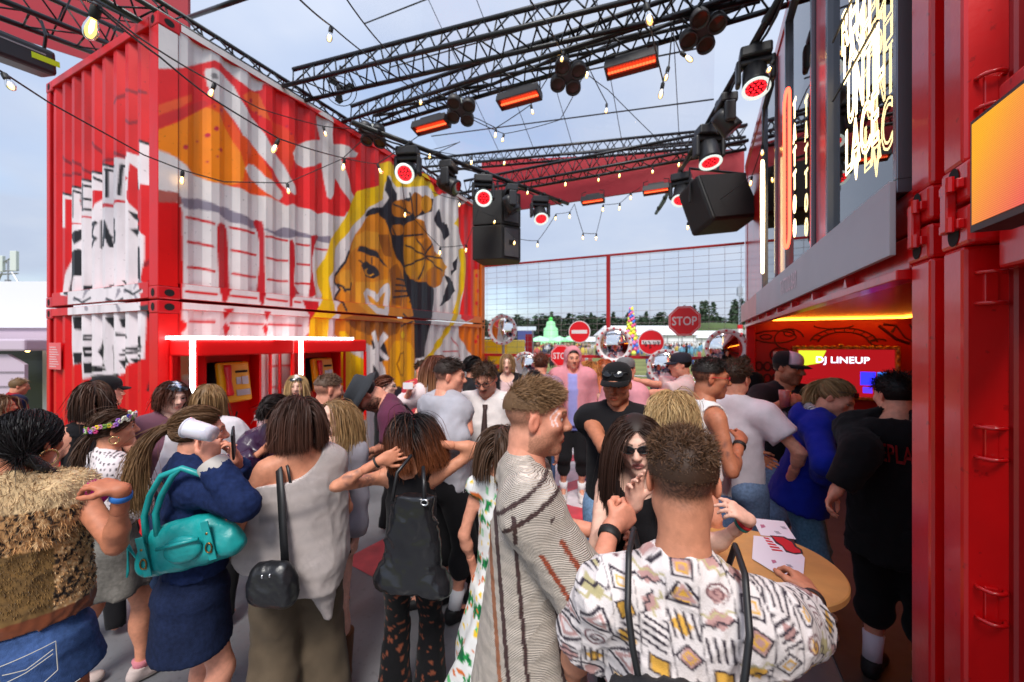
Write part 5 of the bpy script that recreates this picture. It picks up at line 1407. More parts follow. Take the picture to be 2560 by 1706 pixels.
# lineup screen in a gilt frame, inside the bar
ds_ = empty('lineup_screen', rb, YARD_RZ, 'glowing DJ LINEUP screen in an ornate gilt frame on the bar wall', 'screen')
x0, x1, z0, z1 = 0.72,1.92,1.12,1.84
b = MB(); b.lohi((x0, YE - 0.04, z0),(x1, YE, z1)); b.build('display_panel', emis('display_red', (0.2,0.004,0.006),0.9), ds_)
lettering('display_title', 'DJ LINEUP', lambda x, y, z: (1.3 + x, YE - 0.045,1.66 + y), emis('display_white', (0.62,0.72,0.9),1.2), ds_, w=0.66, h=0.13, offset=0.012)
b = MB(); b.add([(0.74, YE - 0.043,1.82),(1.1, YE - 0.043,1.82),(1.02, YE - 0.043,1.62),(0.74, YE - 0.043,1.56)],[(3,2,1,0)]); b.build('display_patch', emis('display_green', (0.42,0.5,0.02),0.9), ds_)
for (a, c, e, f, cl) in ((1.52,1.7,1.3,1.5,(0.02,0.02,0.75)),(1.72,1.86,1.38,1.5,(0.02,0.12,0.5)),(1.55,1.66,1.18,1.27,(0.05,0.02,0.6))):
    b = MB(); b.lohi((a, YE - 0.048, e),(c, YE - 0.041, f)); b.build('display_tile', emis('tile%.2f%.2f' % (cl[1], cl[2]), cl, 1.2), ds_)
M_GILT = mat('gilt', lin((196,150,70)), rough=0.4, metal=0.8, bump=0.8, bscale=45, var=0.4, vscale=20)
b = MB()
for lo, hi in (((x0 - 0.06, YE - 0.08, z1),(x1 + 0.06, YE - 0.005, z1 + 0.05)),((x0 - 0.06, YE - 0.08, z0 - 0.05),(x1 + 0.06, YE - 0.005, z0)),((x0 - 0.06, YE - 0.08, z0),(x0, YE - 0.005, z1)),((x1, YE - 0.08, z0),(x1 + 0.06, YE - 0.005, z1))): b.lohi(lo, hi)
fr = b.build('gilt_frame', M_GILT, ds_, bevel=0.01)
for i in range(14):
    b = MB(); b.ball((x0 + (x1 - x0) * i / 13, YE - 0.085, z1 + 0.04 + 0.025 * (i == 6)),(0.04,0.02,0.022),8,6); b.build('frame_ornament', M_GILT, fr, smooth=True)
for i in range(7):
    b = MB(); b.ball((x1 + 0.03, YE - 0.085, z0 + (z1 - z0) * i / 6),(0.022,0.02,0.045),8,6); b.build('frame_ornament', M_GILT, fr, smooth=True)
# bar counter along the back
ct = empty('bar_counter', rb, YARD_RZ, 'dark red bar counter along the inside wall of the open bar', 'counter')
b = MB(); b.lohi((CW - 0.75,0.6,0.012),(CW - 0.2, CL - 0.5,1.02)); b.build('counter_front', M_INRED, ct)
b = MB(); b.lohi((CW - 0.82,0.55,1.02),(CW - 0.15, CL - 0.45,1.07)); b.build('counter_top', mat('counter_top', (0.03,0.02,0.02), rough=0.3), ct, bevel=0.006)
# ================================================================ roof rig: trusses, clear roof, red valances
M_TRUSS = mat('black_truss', (0.016,0.017,0.02), rough=0.35, metal=0.3, bump=0.1, bscale=30)
_unit_tube = {}
def unit_tube(r):
    if r not in _unit_tube:
        b = MB(); b.tube((0,0,0),(0,0,1), r, 6); me = b.data('brace', True); me.materials.append(M_TRUSS); _unit_tube[r] = me
    return _unit_tube[r]
def brace(parent, a, b, r=0.009, nm='brace'):
    a = Vector(a); d = Vector(b) - a; o = bpy.data.objects.new(nm, unit_tube(r)); COL.objects.link(o); o.parent = parent
    o.location = a; o.rotation_mode = 'QUATERNION'; o.rotation_quaternion = d.to_track_quat('Z', 'Y'); o.scale = (1,1, d.length); return o
def truss(A0, B0, label, w=0.3, h=0.29, r=0.025, pitch=0.3, shape='tri', group='black roof trusses', sidevec=None):
    "A0, B0 = middle of the bottom face at the two ends"
    A0 = np.asarray(A0, float); B0 = np.asarray(B0, float); ax = unit(B0 - A0); L = np.linalg.norm(B0 - A0)
    sd = unit(np.cross(ax, (0,0,1))) if sidevec is None else sidevec; upv = np.cross(sd, ax)
    root = empty('truss', A0,0, label, 'truss', group); Z = np.zeros(3)
    if shape == 'tri': offs = [sd * w / 2,-sd * w / 2, upv * h]
    elif shape == 'box': offs = [sd * w / 2,-sd * w / 2,-sd * w / 2 + upv * h, sd * w / 2 + upv * h]
    else: offs = [Z, upv * h]
    for o in offs:
        b = MB(); b.tube(o, o + ax * L, r, 10); b.build('chord', M_TRUSS, root, smooth=True)
    n = max(2, int(round(L / pitch))); st = L / n
    pairs = [(i, (i + 1) % len(offs)) for i in range(len(offs))] if shape != 'lad' else [(0,1)]
    for (i, j) in pairs:
        for s in range(n):
            a = offs[i] + ax * st * s; m = offs[j] + ax * st * (s + 0.5); c = offs[i] + ax * st * (s + 1)
            brace(root, a, m); brace(root, m, c)
    return root
zt_l = ZL + 2 * CH + 0.05
truss(at(692,208,4.6) + [0.08,0.2,0.0], at(692,208,4.6) + [0.08,0.2,0] + np.array([0.953,-0.301,0]) * 5.2, 'black triangular roof truss closest to the camera, slanting across the sky')
_b0 = at(848,306,5.4) + [0.1,0.16,0.02]; _bd = np.array([CA, -SA, 0])
truss(_b0, _b0 + _bd * 5.1, 'black roof truss carrying the glowing heaters and the round blinders')
truss(uv(-4.62,1.6, zt_l), uv(-4.62,8.2, zt_l), 'black truss lying along the roof edge of the mural container', w=0.28, h=0.2, r=0.024)
truss(uv(-4.3,6.9, EYE + 2.93), uv(0.65,6.9, EYE + 2.93), 'black truss in front of the far red valance, hung with bulbs', w=0.3, h=0.3)
truss(at(1060,425,8.9), at(1860,352,6.9), 'black truss along the far edge of the clear roof', w=0.26, h=0.24)
# rig over the end of the mural container (top of the picture, on the side of the white building)
_t0 = at(-160,-40,3.4); _t1 = at(250,118,4.9)
truss(_t0, _t1 + [0.3,0.4,0.0], 'black box truss under the red canopy, above the end of the mural container', w=0.42, h=0.4, r=0.028, pitch=0.5, shape='box')
# red valances
M_VAL = mat('red_valance', lin((156,8,30)), rough=0.55, bump=0.15, bscale=3.0, var=0.12, vscale=1.2)
def slab(name, pts, t, nrm, m, label=None, cat=None, parent=None):
    b = MB(); P = [np.asarray(p, float) for p in pts]; nn = unit(nrm) * t; n_ = len(P)
    b.add(P + [p + nn for p in P],[tuple(range(n_ - 1,-1,-1)), tuple(range(n_, 2 * n_))] + [(i, (i + 1) % n_, n_ + (i + 1) % n_, n_ + i) for i in range(n_)])
    o = b.build(name, m, parent); 
    if label: setp(o, label, cat)
    return o
slab('valance', [uv(-4.6,8.15, EYE + 2.93), uv(0.72,8.15, EYE + 2.93), uv(0.72,8.15, EYE + 3.4), uv(-4.6,8.15, EYE + 4.2)],0.05, uv(0,1,0), M_VAL, 'deep red fabric valance across the far end of the roof', 'valance')
slab('canopy', [at(-160,-120,6.2), at(470,-120,6.2), at(470,90,6.2), at(215,150,6.2), at(-160,30,6.2)],0.05,(0,1,0.2), M_VAL, 'deep red canopy panel above the end of the mural container', 'canopy')
# batten light with a lime label
bl = empty('batten_light', at(20,120,3.3),0, 'long black batten light with a lime sticker hung below the red canopy', 'stage light')
_o = at(20,120,3.3); _a = at(-120,70,3.0) - _o; _b = at(125,165,3.5) - _o; _ax = unit(_b - _a); _up = unit(np.array([0,-0.35,1]) - _ax * (np.array([0,-0.35,1]) @ _ax)); _fr = np.cross(_ax, _up)
Bx = np.stack([_ax, _fr, _up],1); _len = np.linalg.norm(_b - _a)
b = MB(); b.box((_a + _b) / 2,(_len, 0.22,0.2), Bx); b.build('housing', mat('batten_case', (0.02,0.022,0.026), rough=0.4), bl, bevel=0.03)
b = MB(); b.box((_a + _b) / 2 + _ax * _len * 0.36 + _fr * 0.112,(0.17,0.006,0.045), Bx); b.build('lime_sticker', mat('lime', lin((200,230,20)), rough=0.5), bl)
b = MB(); b.box((_a + _b) / 2 + _ax * _len * 0.08 + _fr * 0.112 + _up * 0.04,(0.3,0.004,0.01), Bx); b.build('printed_line', mat('grey_print', (0.3,0.3,0.32), rough=0.5), bl)
for t in (-0.3,0.44):
    b = MB(); q = (_a + _b) / 2 + _ax * _len * t; b.path([q + _up * 0.1, q + _up * 0.22 + _fr * 0.05, q + _up * 0.34],0.012,6); b.build('hanging_bracket', M_TRUSS, bl)
# clear roof: wires and sheet
d1 = unit((0.478,1,-0.626)); d2 = unit((1.53,-1,-0.338)); fR = at(1699,366,6.6); fL = fR - d2 * 5.2
rf = empty('clear_roof', fR, 0, 'clear sheet roof on thin black wires sloping over the yard', 'roof')
nr = unit(np.cross(d2, d1)); 
b = MB(); P0_ = fL - d2 * 0.0 - fR; b.add([P0_, -P0_ * 0 + d2 * 0.5, d2 * 0.5 - d1 * 4.2, P0_ - d1 * 4.2],[(0,1,2,3)]); b.build('roof_sheet', clear_sheet('clear_plastic', (0.93,0.93,0.94),1.3,0.0,0.01), rf)
def roof_wire(a, c, r=0.008):
    b = MB(); b.tube(a - fR, c - fR, r, 5); b.build('roof_wire', M_TRUSS, rf)
for t in (0.0,0.72,1.45,2.2,2.95): roof_wire(fL - d1 * t + nr * 0.01, fR + d2 * 0.5 - d1 * t + nr * 0.01,0.012 if t else 0.02)
for t in (0.0,0.95,1.9,2.75,3.6): roof_wire(fR - d2 * t, fR - d2 * t - d1 * 3.4,0.006)
b = MB(); _p = at(470,45,4.4); bp = setp(b.path([np.zeros(3), at(640,-15,3.6) - _p],0.022,8).build('roof_pipe', M_TRUSS, None, smooth=True, loc=_p), 'thin black pipe rising from the corner of the mural container', 'pipe')

# lighting pipes in a V
def lp(x): y = 340 + 0.378 * (x - 970); return at(x, y, 2750 / (853 - y))
def rp(x): y = -1.733 * (x - 1948); return at(x, y, 2750 / (853 - y))
for A_, B_, lb in ((lp(880), lp(1420), 'black lighting pipe running from the mural container towards the far truss'),(rp(1990), rp(1640), 'black lighting pipe beside the window container')):
    pr = empty('lighting_pipe', A_, 0, lb, 'pipe')
    b = MB(); b.tube((0,0,0), B_ - A_, 0.034,10); b.build('pipe', M_TRUSS, pr, smooth=True)
    for t in np.linspace(0.08,0.94,9):
        b = MB(); q = (B_ - A_) * t; b.lathe([(0.03,-0.03),(0.045,-0.02),(0.045,0.02),(0.03,0.03)], q, B_ - A_, 10); b.build('clamp', M_TRUSS, pr)
    b = MB(); N_ = 30; b.path([(B_ - A_) * (0.03 + 0.94 * i / N_) + np.array([0.02 * math.sin(i),0,-0.045 - 0.03 * abs(math.sin(i * 0.7))]) for i in range(N_ + 1)],0.012,5); b.build('power_cable', M_BLACKP, pr, smooth=True)

# ---------------------------------------------------------------- moving heads
M_FIX = mat('fixture_black', (0.018,0.018,0.021), rough=0.42, spec=0.5)
M_RINGW = mat('lens_ring', lin((214,226,220)), rough=0.35, emit=(0.8,0.95,0.9), estr=0.35)
M_LRED = emis('red_led', (1.0,0.012,0.02),1.3); M_LDK = mat('lens_dark_red', (0.06,0.002,0.004), rough=0.2)
def moving_head(top, aim, label, lit=True, sc=1.0, lens=0.125):
    root = empty('moving_head_light', top, 0, label, 'stage light', 'moving head lights on the lighting pipes')
    aim = unit(aim); D = np.array([0,0,-1.0])
    side = unit(np.cross(aim, D) if np.linalg.norm(np.cross(aim, D)) > 0.1 else np.array([1.0,0,0]))
    fw = np.cross(side, D); B0 = np.stack([side, fw, D],1)
    b = MB(); b.box(D * 0.1 * sc, np.array([0.3,0.2,0.12]) * sc, B0); b.build('base', M_FIX, root, bevel=0.02)
    b = MB(); b.box(D * 0.03 * sc, np.array([0.06,0.1,0.06]) * sc, B0); b.build('hook_clamp', M_FIX, root, bevel=0.005)
    c = D * 0.36 * sc
    b = MB(); b.box(D * 0.19 * sc, np.array([0.34,0.1,0.07]) * sc, B0); yk = b.build('yoke', M_FIX, root, bevel=0.02)
    for s in (1,-1):
        b = MB(); b.box(D * 0.29 * sc + side * s * 0.16 * sc, np.array([0.05,0.13,0.26]) * sc, B0); b.build('yoke_arm', M_FIX, yk, bevel=0.02)
    b = MB(); l = lens * sc
    b.lathe([(0.02,-0.17 * sc),(l * 0.75,-0.165 * sc),(l * 0.95,-0.1 * sc),(l * 0.98,0.02 * sc),(l * 1.02,0.1 * sc),(l * 1.02,0.14 * sc),(l * 0.8,0.14 * sc)], c, aim, 24); hd = b.build('head', M_FIX, root, smooth=True)
    e = c + aim * 0.142 * sc
    if lit:
        b = MB(); b.lathe([(l * 0.8,0),(l * 1.06,0.004),(l * 1.08,0.014),(l * 0.86,0.016),(l * 0.8,0.0)], e, aim, 28); b.build('lens_ring', M_RINGW, hd, smooth=True)
        b = MB(); b.lathe([(0,0.002),(l * 0.82,0.002)], e, aim, 24); b.build('lens_plate', M_LDK, hd)
        Q = basis(aim); pts = [(0,0)] + [(0.36 * math.cos(t),0.36 * math.sin(t)) for t in np.arange(6) * math.pi / 3] + [(0.66 * math.cos(t),0.66 * math.sin(t)) for t in np.arange(12) * math.pi / 6]
        for (a, d_) in pts:
            b = MB(); b.lathe([(0,0.008),(l * 0.1,0.007),(l * 0.135,0.003)], e + (Q[:, 0] * a + Q[:, 1] * d_) * l, aim, 8); b.build('led', M_LRED, hd)
        ld = bpy.data.lights.new('red_beam', 'SPOT'); ld.energy = 26; ld.color = (1,0.05,0.08); ld.spot_size = R(50); ld.spot_blend = 0.6; ld.shadow_soft_size = 0.1
        lo = bpy.data.objects.new('red_beam', ld); COL.objects.link(lo); lo.parent = root; lo.location = e + aim * 0.05; lo.rotation_euler = Vector(-aim).to_track_quat('Z', 'Y').to_euler()
    else:
        b = MB(); b.lathe([(0,0.0),(l * 0.8,0.0)], e, aim, 20); b.build('lens_plate', M_LENS, hd)
    return root
for x_, a_, lit, lb in ((1020,(-0.08,-0.75,-0.5),1, 'lit red moving head light in front of the mural hair, first on its pipe'),(1122,(0.8,-0.2,-0.5),0, 'unlit black moving head light between two lit ones over the mural'),(1208,(0.1,-0.8,-0.55),1, 'lit red moving head light in front of the tall black speaker'),(1278,(0.5,0.1,-0.9),0, 'unlit black moving head light hanging beside the tall black speaker'),(1350,(0.1,-0.6,-0.8),1, 'small lit red moving head light, last on the pipe from the mural container')):
    moving_head(lp(x_) + [0,0,-0.03], a_, lb, lit, 1.0)
for x_, a_, lit, lb in ((1888,(-0.15,-0.35,-0.95),1, 'large lit red moving head light beside the window container'),(1815,(0.55,-0.1,-0.7),0, 'unlit black moving head light between the lit ones beside the window container'),(1772,(0.0,-0.3,-0.95),1, 'lit red moving head light above the tilted black speaker'),(1703,(-0.25,-0.4,-0.85),1, 'lit red moving head light at the far end of the pipe by the tilted speaker')):
    moving_head(rp(x_) + [0,0,-0.03], a_, lb, lit, 0.86 if x_ > 1800 else 1.0)

# ---------------------------------------------------------------- four-cell blinders and radiant heaters under the truss
M_POD = mat('blinder_case', (0.045,0.043,0.048), rough=0.5); M_PODL = mat('blinder_glass', lin((58,44,30)), rough=0.2)
def blinder(p, label, rot=0.3):
    root = empty('blinder_light', p, 0, label, 'stage light', 'four-cell blinder lights'); root.scale = (0.76,) * 3
    b = MB(); b.path([(0,0,0.32),(0,0,0.12)],0.015,6); b.build('hanger', M_TRUSS, root)
    b = MB(); b.path([(-0.09,0,0.02),(-0.09,0,0.2),(0.09,0,0.2),(0.09,0,0.02)],0.01,6); b.build('bracket', M_TRUSS, root)
    ax = unit((-0.05,-0.45,-0.9)); Q = basis(ax)
    b = MB(); b.lathe([(0,-0.05),(0.11,-0.05),(0.12,0.03),(0,0.03)],(0,0,0), ax, 4); b.build('body', M_POD, root)
    b = MB(); b.box(-ax * 0.05 + np.array([0,-0.04,0.1]),(0.04,0.02,0.08)); b.build('paper_tag', mat('tag_white', (0.7,0.75,0.7), rough=0.6), root)
    for i in range(4):
        t = rot + i * math.pi / 2; c = (Q[:, 0] * math.cos(t) + Q[:, 1] * math.sin(t)) * 0.16
        b = MB(); b.lathe([(0.03,-0.07),(0.1,-0.065),(0.108,-0.03),(0.108,0.055),(0.095,0.06),(0.085,0.03)], c, ax, 20); o = b.build('lamp_cell', M_POD, root, smooth=True)
        b = MB(); b.lathe([(0,0.036),(0.05,0.034),(0.09,0.03)], c, ax, 18); b.build('cell_lens', M_PODL, o, smooth=True)
M_HEATC = mat('heater_case', (0.03,0.027,0.03), rough=0.5); M_HEATR = mat('heater_reflector', (0.5,0.14,0.08), rough=0.25, metal=0.7, emit=(1,0.06,0.02), estr=0.1)
M_ELEM = emis('heater_element', (1.0,0.1,0.03),1.5)
def heater(p, label, L=0.62):
    root = empty('radiant_heater', p, 0, label, 'heater', 'radiant heaters under the trusses'); root.scale = (0.8,) * 3
    ax = _bd; fr = unit((-SA, -CA, 0)); D = unit(np.array([0,0,-1]) + fr * 0.25); Up = -D; N = np.cross(ax, Up); Bm = np.stack([ax, N, Up],1)
    b = MB(); b.box(Up * 0.03,(L, 0.2,0.06), Bm); b.box(Up * 0.09,(L * 0.62,0.12,0.07), Bm); b.build('case', M_HEATC, root, bevel=0.008)
    for s in (1,-1):
        b = MB(); b.box(ax * s * L * 0.49 + Up * -0.02,(0.02,0.2,0.08), Bm); b.build('end_cheek', M_HEATC, root)
        b = MB(); b.path([ax * s * L * 0.5, ax * s * L * 0.5 + np.array([0,0,0.18]), ax * s * L * 0.3 + np.array([0,0,0.2])],0.01,6); b.build('bracket', M_TRUSS, root)
        b = MB(); b.box(N * s * 0.095 + Up * -0.02,(L, 0.012,0.08), Bm); b.build('lip', M_HEATC, root)
    b = MB(); b.box(Up * -0.004,(L * 0.94,0.17,0.008), Bm); b.build('reflector', M_HEATR, root)
    b = MB(); b.tube(-ax * L * 0.46 - Up * 0.03 + N * -0.02, ax * L * 0.46 - Up * 0.03 + N * -0.02,0.014,8); b.build('heating_element', M_ELEM, root)
    for i in range(16):
        b = MB(); q = ax * L * (-0.46 + 0.92 * i / 15) - Up * 0.056; b.tube(q - N * 0.09, q + N * 0.09,0.0025,4); b.build('guard_wire', M_HEATC, root)
def on_b(x, dy):   # hang point under truss, x measured in the photograph
    y = 306 - 0.329 * (x - 848); d = 5.4 * (x - 848) / 1.0 * 0
    t = 0.0
    best = min(np.linspace(0,5.1,400), key=lambda s: abs((_b0 + _bd * s)[0] / (_b0 + _bd * s)[1] - (x - 1280) / FPX)); q = _b0 + _bd * best
    return q, q[1]
for i, (x_, y_, lb) in enumerate(((932,338, 'round four-cell blinder closest to the mural container'),(1152,277, 'round four-cell blinder between the first two glowing heaters'),(1420,192, 'round four-cell blinder between the two larger glowing heaters'),(1756,78, 'largest round four-cell blinder, near the window container'))):
    q, d_ = on_b(x_, 0); blinder(at(x_, y_, d_), lb, 0.5)
for i, (x_, y_, lb) in enumerate(((1078,312, 'smallest glowing red heater on the near heater truss'),(1298,243, 'middle glowing red heater on the near heater truss'),(1578,160, 'largest glowing red heater, next to the wires of the clear roof'))):
    q, d_ = on_b(x_, 0); heater(at(x_, y_, d_), lb)
for x_, y_, d_, lb in ((1482,500,7.2, 'dim radiant heater under the far truss, on the side of the mural'),(1640,474,6.6, 'dim radiant heater under the far truss, on the side of the tilted speaker')): heater(at(x_, y_, d_), lb, 0.5)
# cables lying in the heater truss
for i in range(3):
    b = MB(); P = [_b0 + _bd * (0.4 + 0.45 * j) + np.array([0.03 * math.sin(3 * j + i),0.05 * i, 0.06 + 0.035 * math.sin(2.2 * j + 2 * i)]) for j in range(11)]
    setp(b.path(np.array(P) - P[0],0.018,6).build('cable_bundle', M_BLACKP, None, smooth=True, loc=P[0]),('thick', 'middle', 'thin')[i] + ' black cable bundle lying inside the heater truss', 'cable', 'cables in the heater truss')
# fan
fp_ = at(851,222,5.3); fan = empty('stage_fan', fp_, 0, 'black round fan with three blades under the nearest truss', 'fan')
fa = unit((0.25,-0.75,-0.35)); Q = basis(fa)
for rr in (0.2,0.14,0.07):
    b = MB(); b.path([(Q[:, 0] * math.cos(t) + Q[:, 1] * math.sin(t)) * rr for t in np.linspace(0,2 * math.pi, 29)[:-1]],0.006,5, closed=True); b.build('guard_ring', M_FIX, fan)
for i in range(3):
    t0 = i * 2.1 + 0.4; P = [(0.03,-0.25),(0.1,-0.5),(0.17,-0.35),(0.185,0.0),(0.15,0.3),(0.06,0.35)]
    b = MB(); b.prism([(r_ * math.cos(t0 + a), r_ * math.sin(t0 + a)) for r_, a in P],0.01, lambda a, c, t: Q[:, 0] * a + Q[:, 1] * c + fa * (t - 0.03 + 0.15 * a * c)); b.build('blade', M_FIX, fan)
b = MB(); b.lathe([(0,-0.08),(0.05,-0.08),(0.055,0.0),(0,0.02)],(0,0,0), fa, 14); b.build('motor', M_FIX, fan)
b = MB(); b.path([(0,0,0.2),(0,0,0.3)],0.015,6); b.build('hanger', M_FIX, fan)

# ---------------------------------------------------------------- loudspeakers
M_SPK = mat('speaker_black', (0.007,0.007,0.008), rough=0.6, bump=0.3, bscale=140); M_SPKS = mat('speaker_side', (0.06,0.06,0.066), rough=0.5, bump=0.2, bscale=120)
so_ = at(1245,655,7.3); spk = empty('loudspeaker', so_, R(-14), 'tall hung black loudspeaker in two boxes, over the end of the mural', 'speaker')
for i in range(2):
    z = 0.02 + i * 0.62
    b = MB(); b.add([(-0.42,-0.2, z),(0.12,-0.2, z),(0.4,0.1, z),(0.3,0.42, z),(-0.42,0.42, z),(-0.42,-0.2, z + 0.6),(0.12,-0.2, z + 0.6),(0.4,0.1, z + 0.6),(0.3,0.42, z + 0.6),(-0.42,0.42, z + 0.6)],[(4,3,2,1,0),(5,6,7,8,9),(0,1,6,5),(1,2,7,6),(2,3,8,7),(3,4,9,8),(4,0,5,9)]); c_ = b.build('cabinet', M_SPK, spk, bevel=0.01)
    b = MB(); b.box((0.27,-0.065, z + 0.3),(0.3,0.012,0.5), rz(R(47))); b.build('side_panel', M_SPKS, c_)
    b = MB(); b.box((0.27,-0.075, z + 0.3),(0.1,0.012,0.08), rz(R(47))); b.build('handle', M_HOLE, c_)
b = MB(); b.lohi((-0.3,-0.05,1.25),(0.25,0.1,1.29)); b.path([(0,0,1.27),(0,0,1.6)],0.015,6); b.build('fly_bar', M_TRUSS, spk)
so_ = at(1795,512,6.0); sp2 = empty('loudspeaker', so_, R(12), 'big tilted black loudspeaker hung beside the window container', 'speaker')
b = MB(); Tm = rx(R(-16)) @ ry(R(-9))
for lo, hi in (((-0.42,-0.3,-0.36),(0.42,0.25,0.36)),): b.box((0,0,0),(0.84,0.5,0.74), Tm)
c_ = b.build('cabinet', M_SPK, sp2, bevel=0.05)
b = MB(); b.box(Tm @ np.array([0,-0.255,0]),(0.78,0.01,0.68), Tm); b.build('grille', mat('grille', (0.008,0.008,0.009), rough=0.8, bump=0.8, bscale=300), c_)
b = MB(); b.path([(-0.48,0,0.0),(-0.48,0,0.5),(0.48,0,0.5),(0.48,0,0.0)],0.02,6); b.path([(0,0,0.5),(0,0,0.8)],0.02,6); b.build('yoke_bracket', M_TRUSS, sp2)

# ---------------------------------------------------------------- strings of bulbs
M_CORD = mat('festoon_cord', (0.012,0.012,0.013), rough=0.6)
M_FIL = emis('bulb_filament', (1.0,0.62,0.24),9.0)
M_BULB = None
def bulb_glass():
    m = bpy.data.materials.new('bulb_glass'); m.use_nodes = True; N = m.node_tree.nodes; Lk = m.node_tree.links; N.clear()
    o = N.new('ShaderNodeOutputMaterial'); t = N.new('ShaderNodeBsdfTransparent'); t.inputs[0].default_value = (1,0.9,0.72,1)
    g = N.new('ShaderNodeBsdfGlossy'); g.inputs['Roughness'].default_value = 0.03; e = N.new('ShaderNodeEmission'); e.inputs[0].default_value = (1,0.55,0.14,1); e.inputs[1].default_value = 0.55
    a = N.new('ShaderNodeAddShader'); Lk.new(t.outputs[0], a.inputs[0]); Lk.new(e.outputs[0], a.inputs[1])
    f = N.new('ShaderNodeFresnel'); f.inputs[0].default_value = 1.4; x = N.new('ShaderNodeMixShader'); Lk.new(f.outputs[0], x.inputs[0]); Lk.new(a.outputs[0], x.inputs[1]); Lk.new(g.outputs[0], x.inputs[2]); Lk.new(x.outputs[0], o.inputs[0]); return m
M_BULB = bulb_glass()
_b = MB(); _b.lathe([(0.012,0.0),(0.017,-0.01),(0.026,-0.04),(0.028,-0.06),(0.021,-0.085),(0.008,-0.097),(0,-0.098)],(0,0,0),(0,0,1),14); ME_BULB = _b.data('bulb', True); ME_BULB.materials.append(M_BULB)
_b = MB(); _b.lathe([(0,0.062),(0.013,0.062),(0.02,0.05),(0.02,0.01),(0.016,-0.004),(0,-0.004)],(0,0,0),(0,0,1),12); ME_SOCK = _b.data('socket', True); ME_SOCK.materials.append(M_CORD)
_b = MB(); _b.path([(0.003,0,-0.012),(0.006,0,-0.05),(0,0,-0.068),(-0.006,0,-0.05),(-0.003,0,-0.012)],0.0042,5); ME_FIL = _b.data('filament', True); ME_FIL.materials.append(M_FIL)
def string(pts, label, sag=0.0):
    "pts: (x, y, distance, bulb?) read from the photograph"
    P = np.array([at(p[0], p[1], p[2]) for p in pts]); root = empty('festoon_string', P[0],0, label, 'string lights', 'strings of filament bulbs')
    path = [P[0]]
    for a, c in zip(P[:-1], P[1:]):
        for t in np.linspace(0,1,7)[1:]: path.append(a + (c - a) * t + np.array([0,0,-4 * sag * np.linalg.norm(c - a) * t * (1 - t)]))
    b = MB(); b.path(np.array(path) - P[0],0.0055,6); b.build('cord', M_CORD, root, smooth=True)
    for p, q in zip(pts, P):
        if not p[3]: continue
        T = rx(random.Random(int(p[0])).uniform(-0.25,0.25)) @ ry(p[3] if abs(p[3]) < 0.99 else 0.15)
        for me, nm in ((ME_SOCK, 'socket'),(ME_BULB, 'bulb'),(ME_FIL, 'filament')):
            o = bpy.data.objects.new(nm, me); COL.objects.link(o); o.parent = root; o.location = q - P[0] + T @ np.array([0,0,-0.055]); o.rotation_euler = Matrix(T.tolist()).to_euler(); o.scale = (0.8,) * 3 if p[2] > 2 else (1,1,1)
    return root
string([(170,-25,1.4,0),(243,12,1.75,0.5),(400,128,2.6,0),(538,208,3.3,0.3),(650,272,4.0,0),(808,316,4.8,-0.3),(885,322,5.3,0)], 'festoon string from the nearest big bulb to the top of the mural', 0.01)
string([(250,25,1.75,0),(400,143,2.3,0),(519,239,2.7,0),(697,347,3.2,0.3),(862,396,4.2,0.2),(943,410,4.9,-0.4),(1060,330,5.3,0),(1122,283,5.4,0)], 'festoon string sagging in front of the white star shape of the mural', 0.01)
string([(-30,160,2.2,0),(8,182,2.3,-0.6),(120,255,2.7,0),(360,388,3.4,0),(457,426,3.7,0.2),(560,455,4.0,0),(718,458,4.5,-0.2),(855,398,5.0,0),(905,352,5.3,0)], 'lowest festoon string, crossing the end of the mural container', 0.0)
string([(745,-5,2.3,0),(829,66,3.0,0.1),(930,147,3.8,0),(1055,238,4.6,0.1),(1200,300,5.2,0),(1240,320,5.3,0.1),(1327,262,4.9,-0.2),(1409,128,3.9,0.2)], 'festoon string crossing the open sky below the two trusses', 0.01)
string([(862,-8,2.6,0),(962,120,3.4,0),(1052,226,4.4,0),(1260,335,5.6,0.2),(1400,300,5.6,0),(1470,165,4.6,0.1),(1517,258,5.0,0.1)], 'festoon string dipping past the middle of the heater truss', 0.02)
string([(1325,0,2.6,0),(1370,60,3.2,0),(1408,135,4.2,0.3),(1520,225,5.3,0),(1700,400,6.3,0)], 'festoon string falling past the second heater', 0.01)
string([(1560,-30,1.9,0),(1613,6,2.1,-0.2),(1640,130,2.9,0),(1658,205,3.3,0.15),(1672,165,3.4,0.25),(1680,80,3.3,0),(1700,130,3.3,-0.9)], 'festoon string hanging below the largest blinder', 0.0)
string([(1935,150,3.2,0.5),(1912,250,3.8,0),(1906,362,4.4,0.1),(1880,440,5.2,0.1),(1720,555,6.3,0.1),(1731,556,6.3,-0.1)], 'festoon string running down beside the window container', 0.01)
string([(1080,480,6.6,0),(1150,500,7.0,0.1),(1239,543,7.0,0.2),(1287,595,7.0,0.1),(1345,602,7.4,0.1),(1390,535,7.4,0.1),(1425,530,7.4,0.1),(1436,510,7.4,0),(1458,583,7.2,0.1),(1491,584,7.2,0.1),(1508,512,7.2,0.1),(1550,508,7.0,0.1),(1578,482,6.9,0.1),(1600,470,6.8,0)], 'looping festoon string of small bulbs below the far valance', 0.03)
string([(1330,468,7.4,0),(1415,448,7.2,0.1),(1497,438,7.0,0.1),(1550,426,6.9,0.1),(1632,416,6.6,0.1),(1698,398,6.4,0.1),(1760,380,6.2,0)], 'festoon string along the far black truss', 0.01)
string([(1000,420,5.8,0),(1014,522,5.9,0.1),(1101,618,6.2,0.1),(1166,612,6.6,0.1),(1197,520,6.8,0)], 'short festoon string in front of the mural flowers', 0.02)
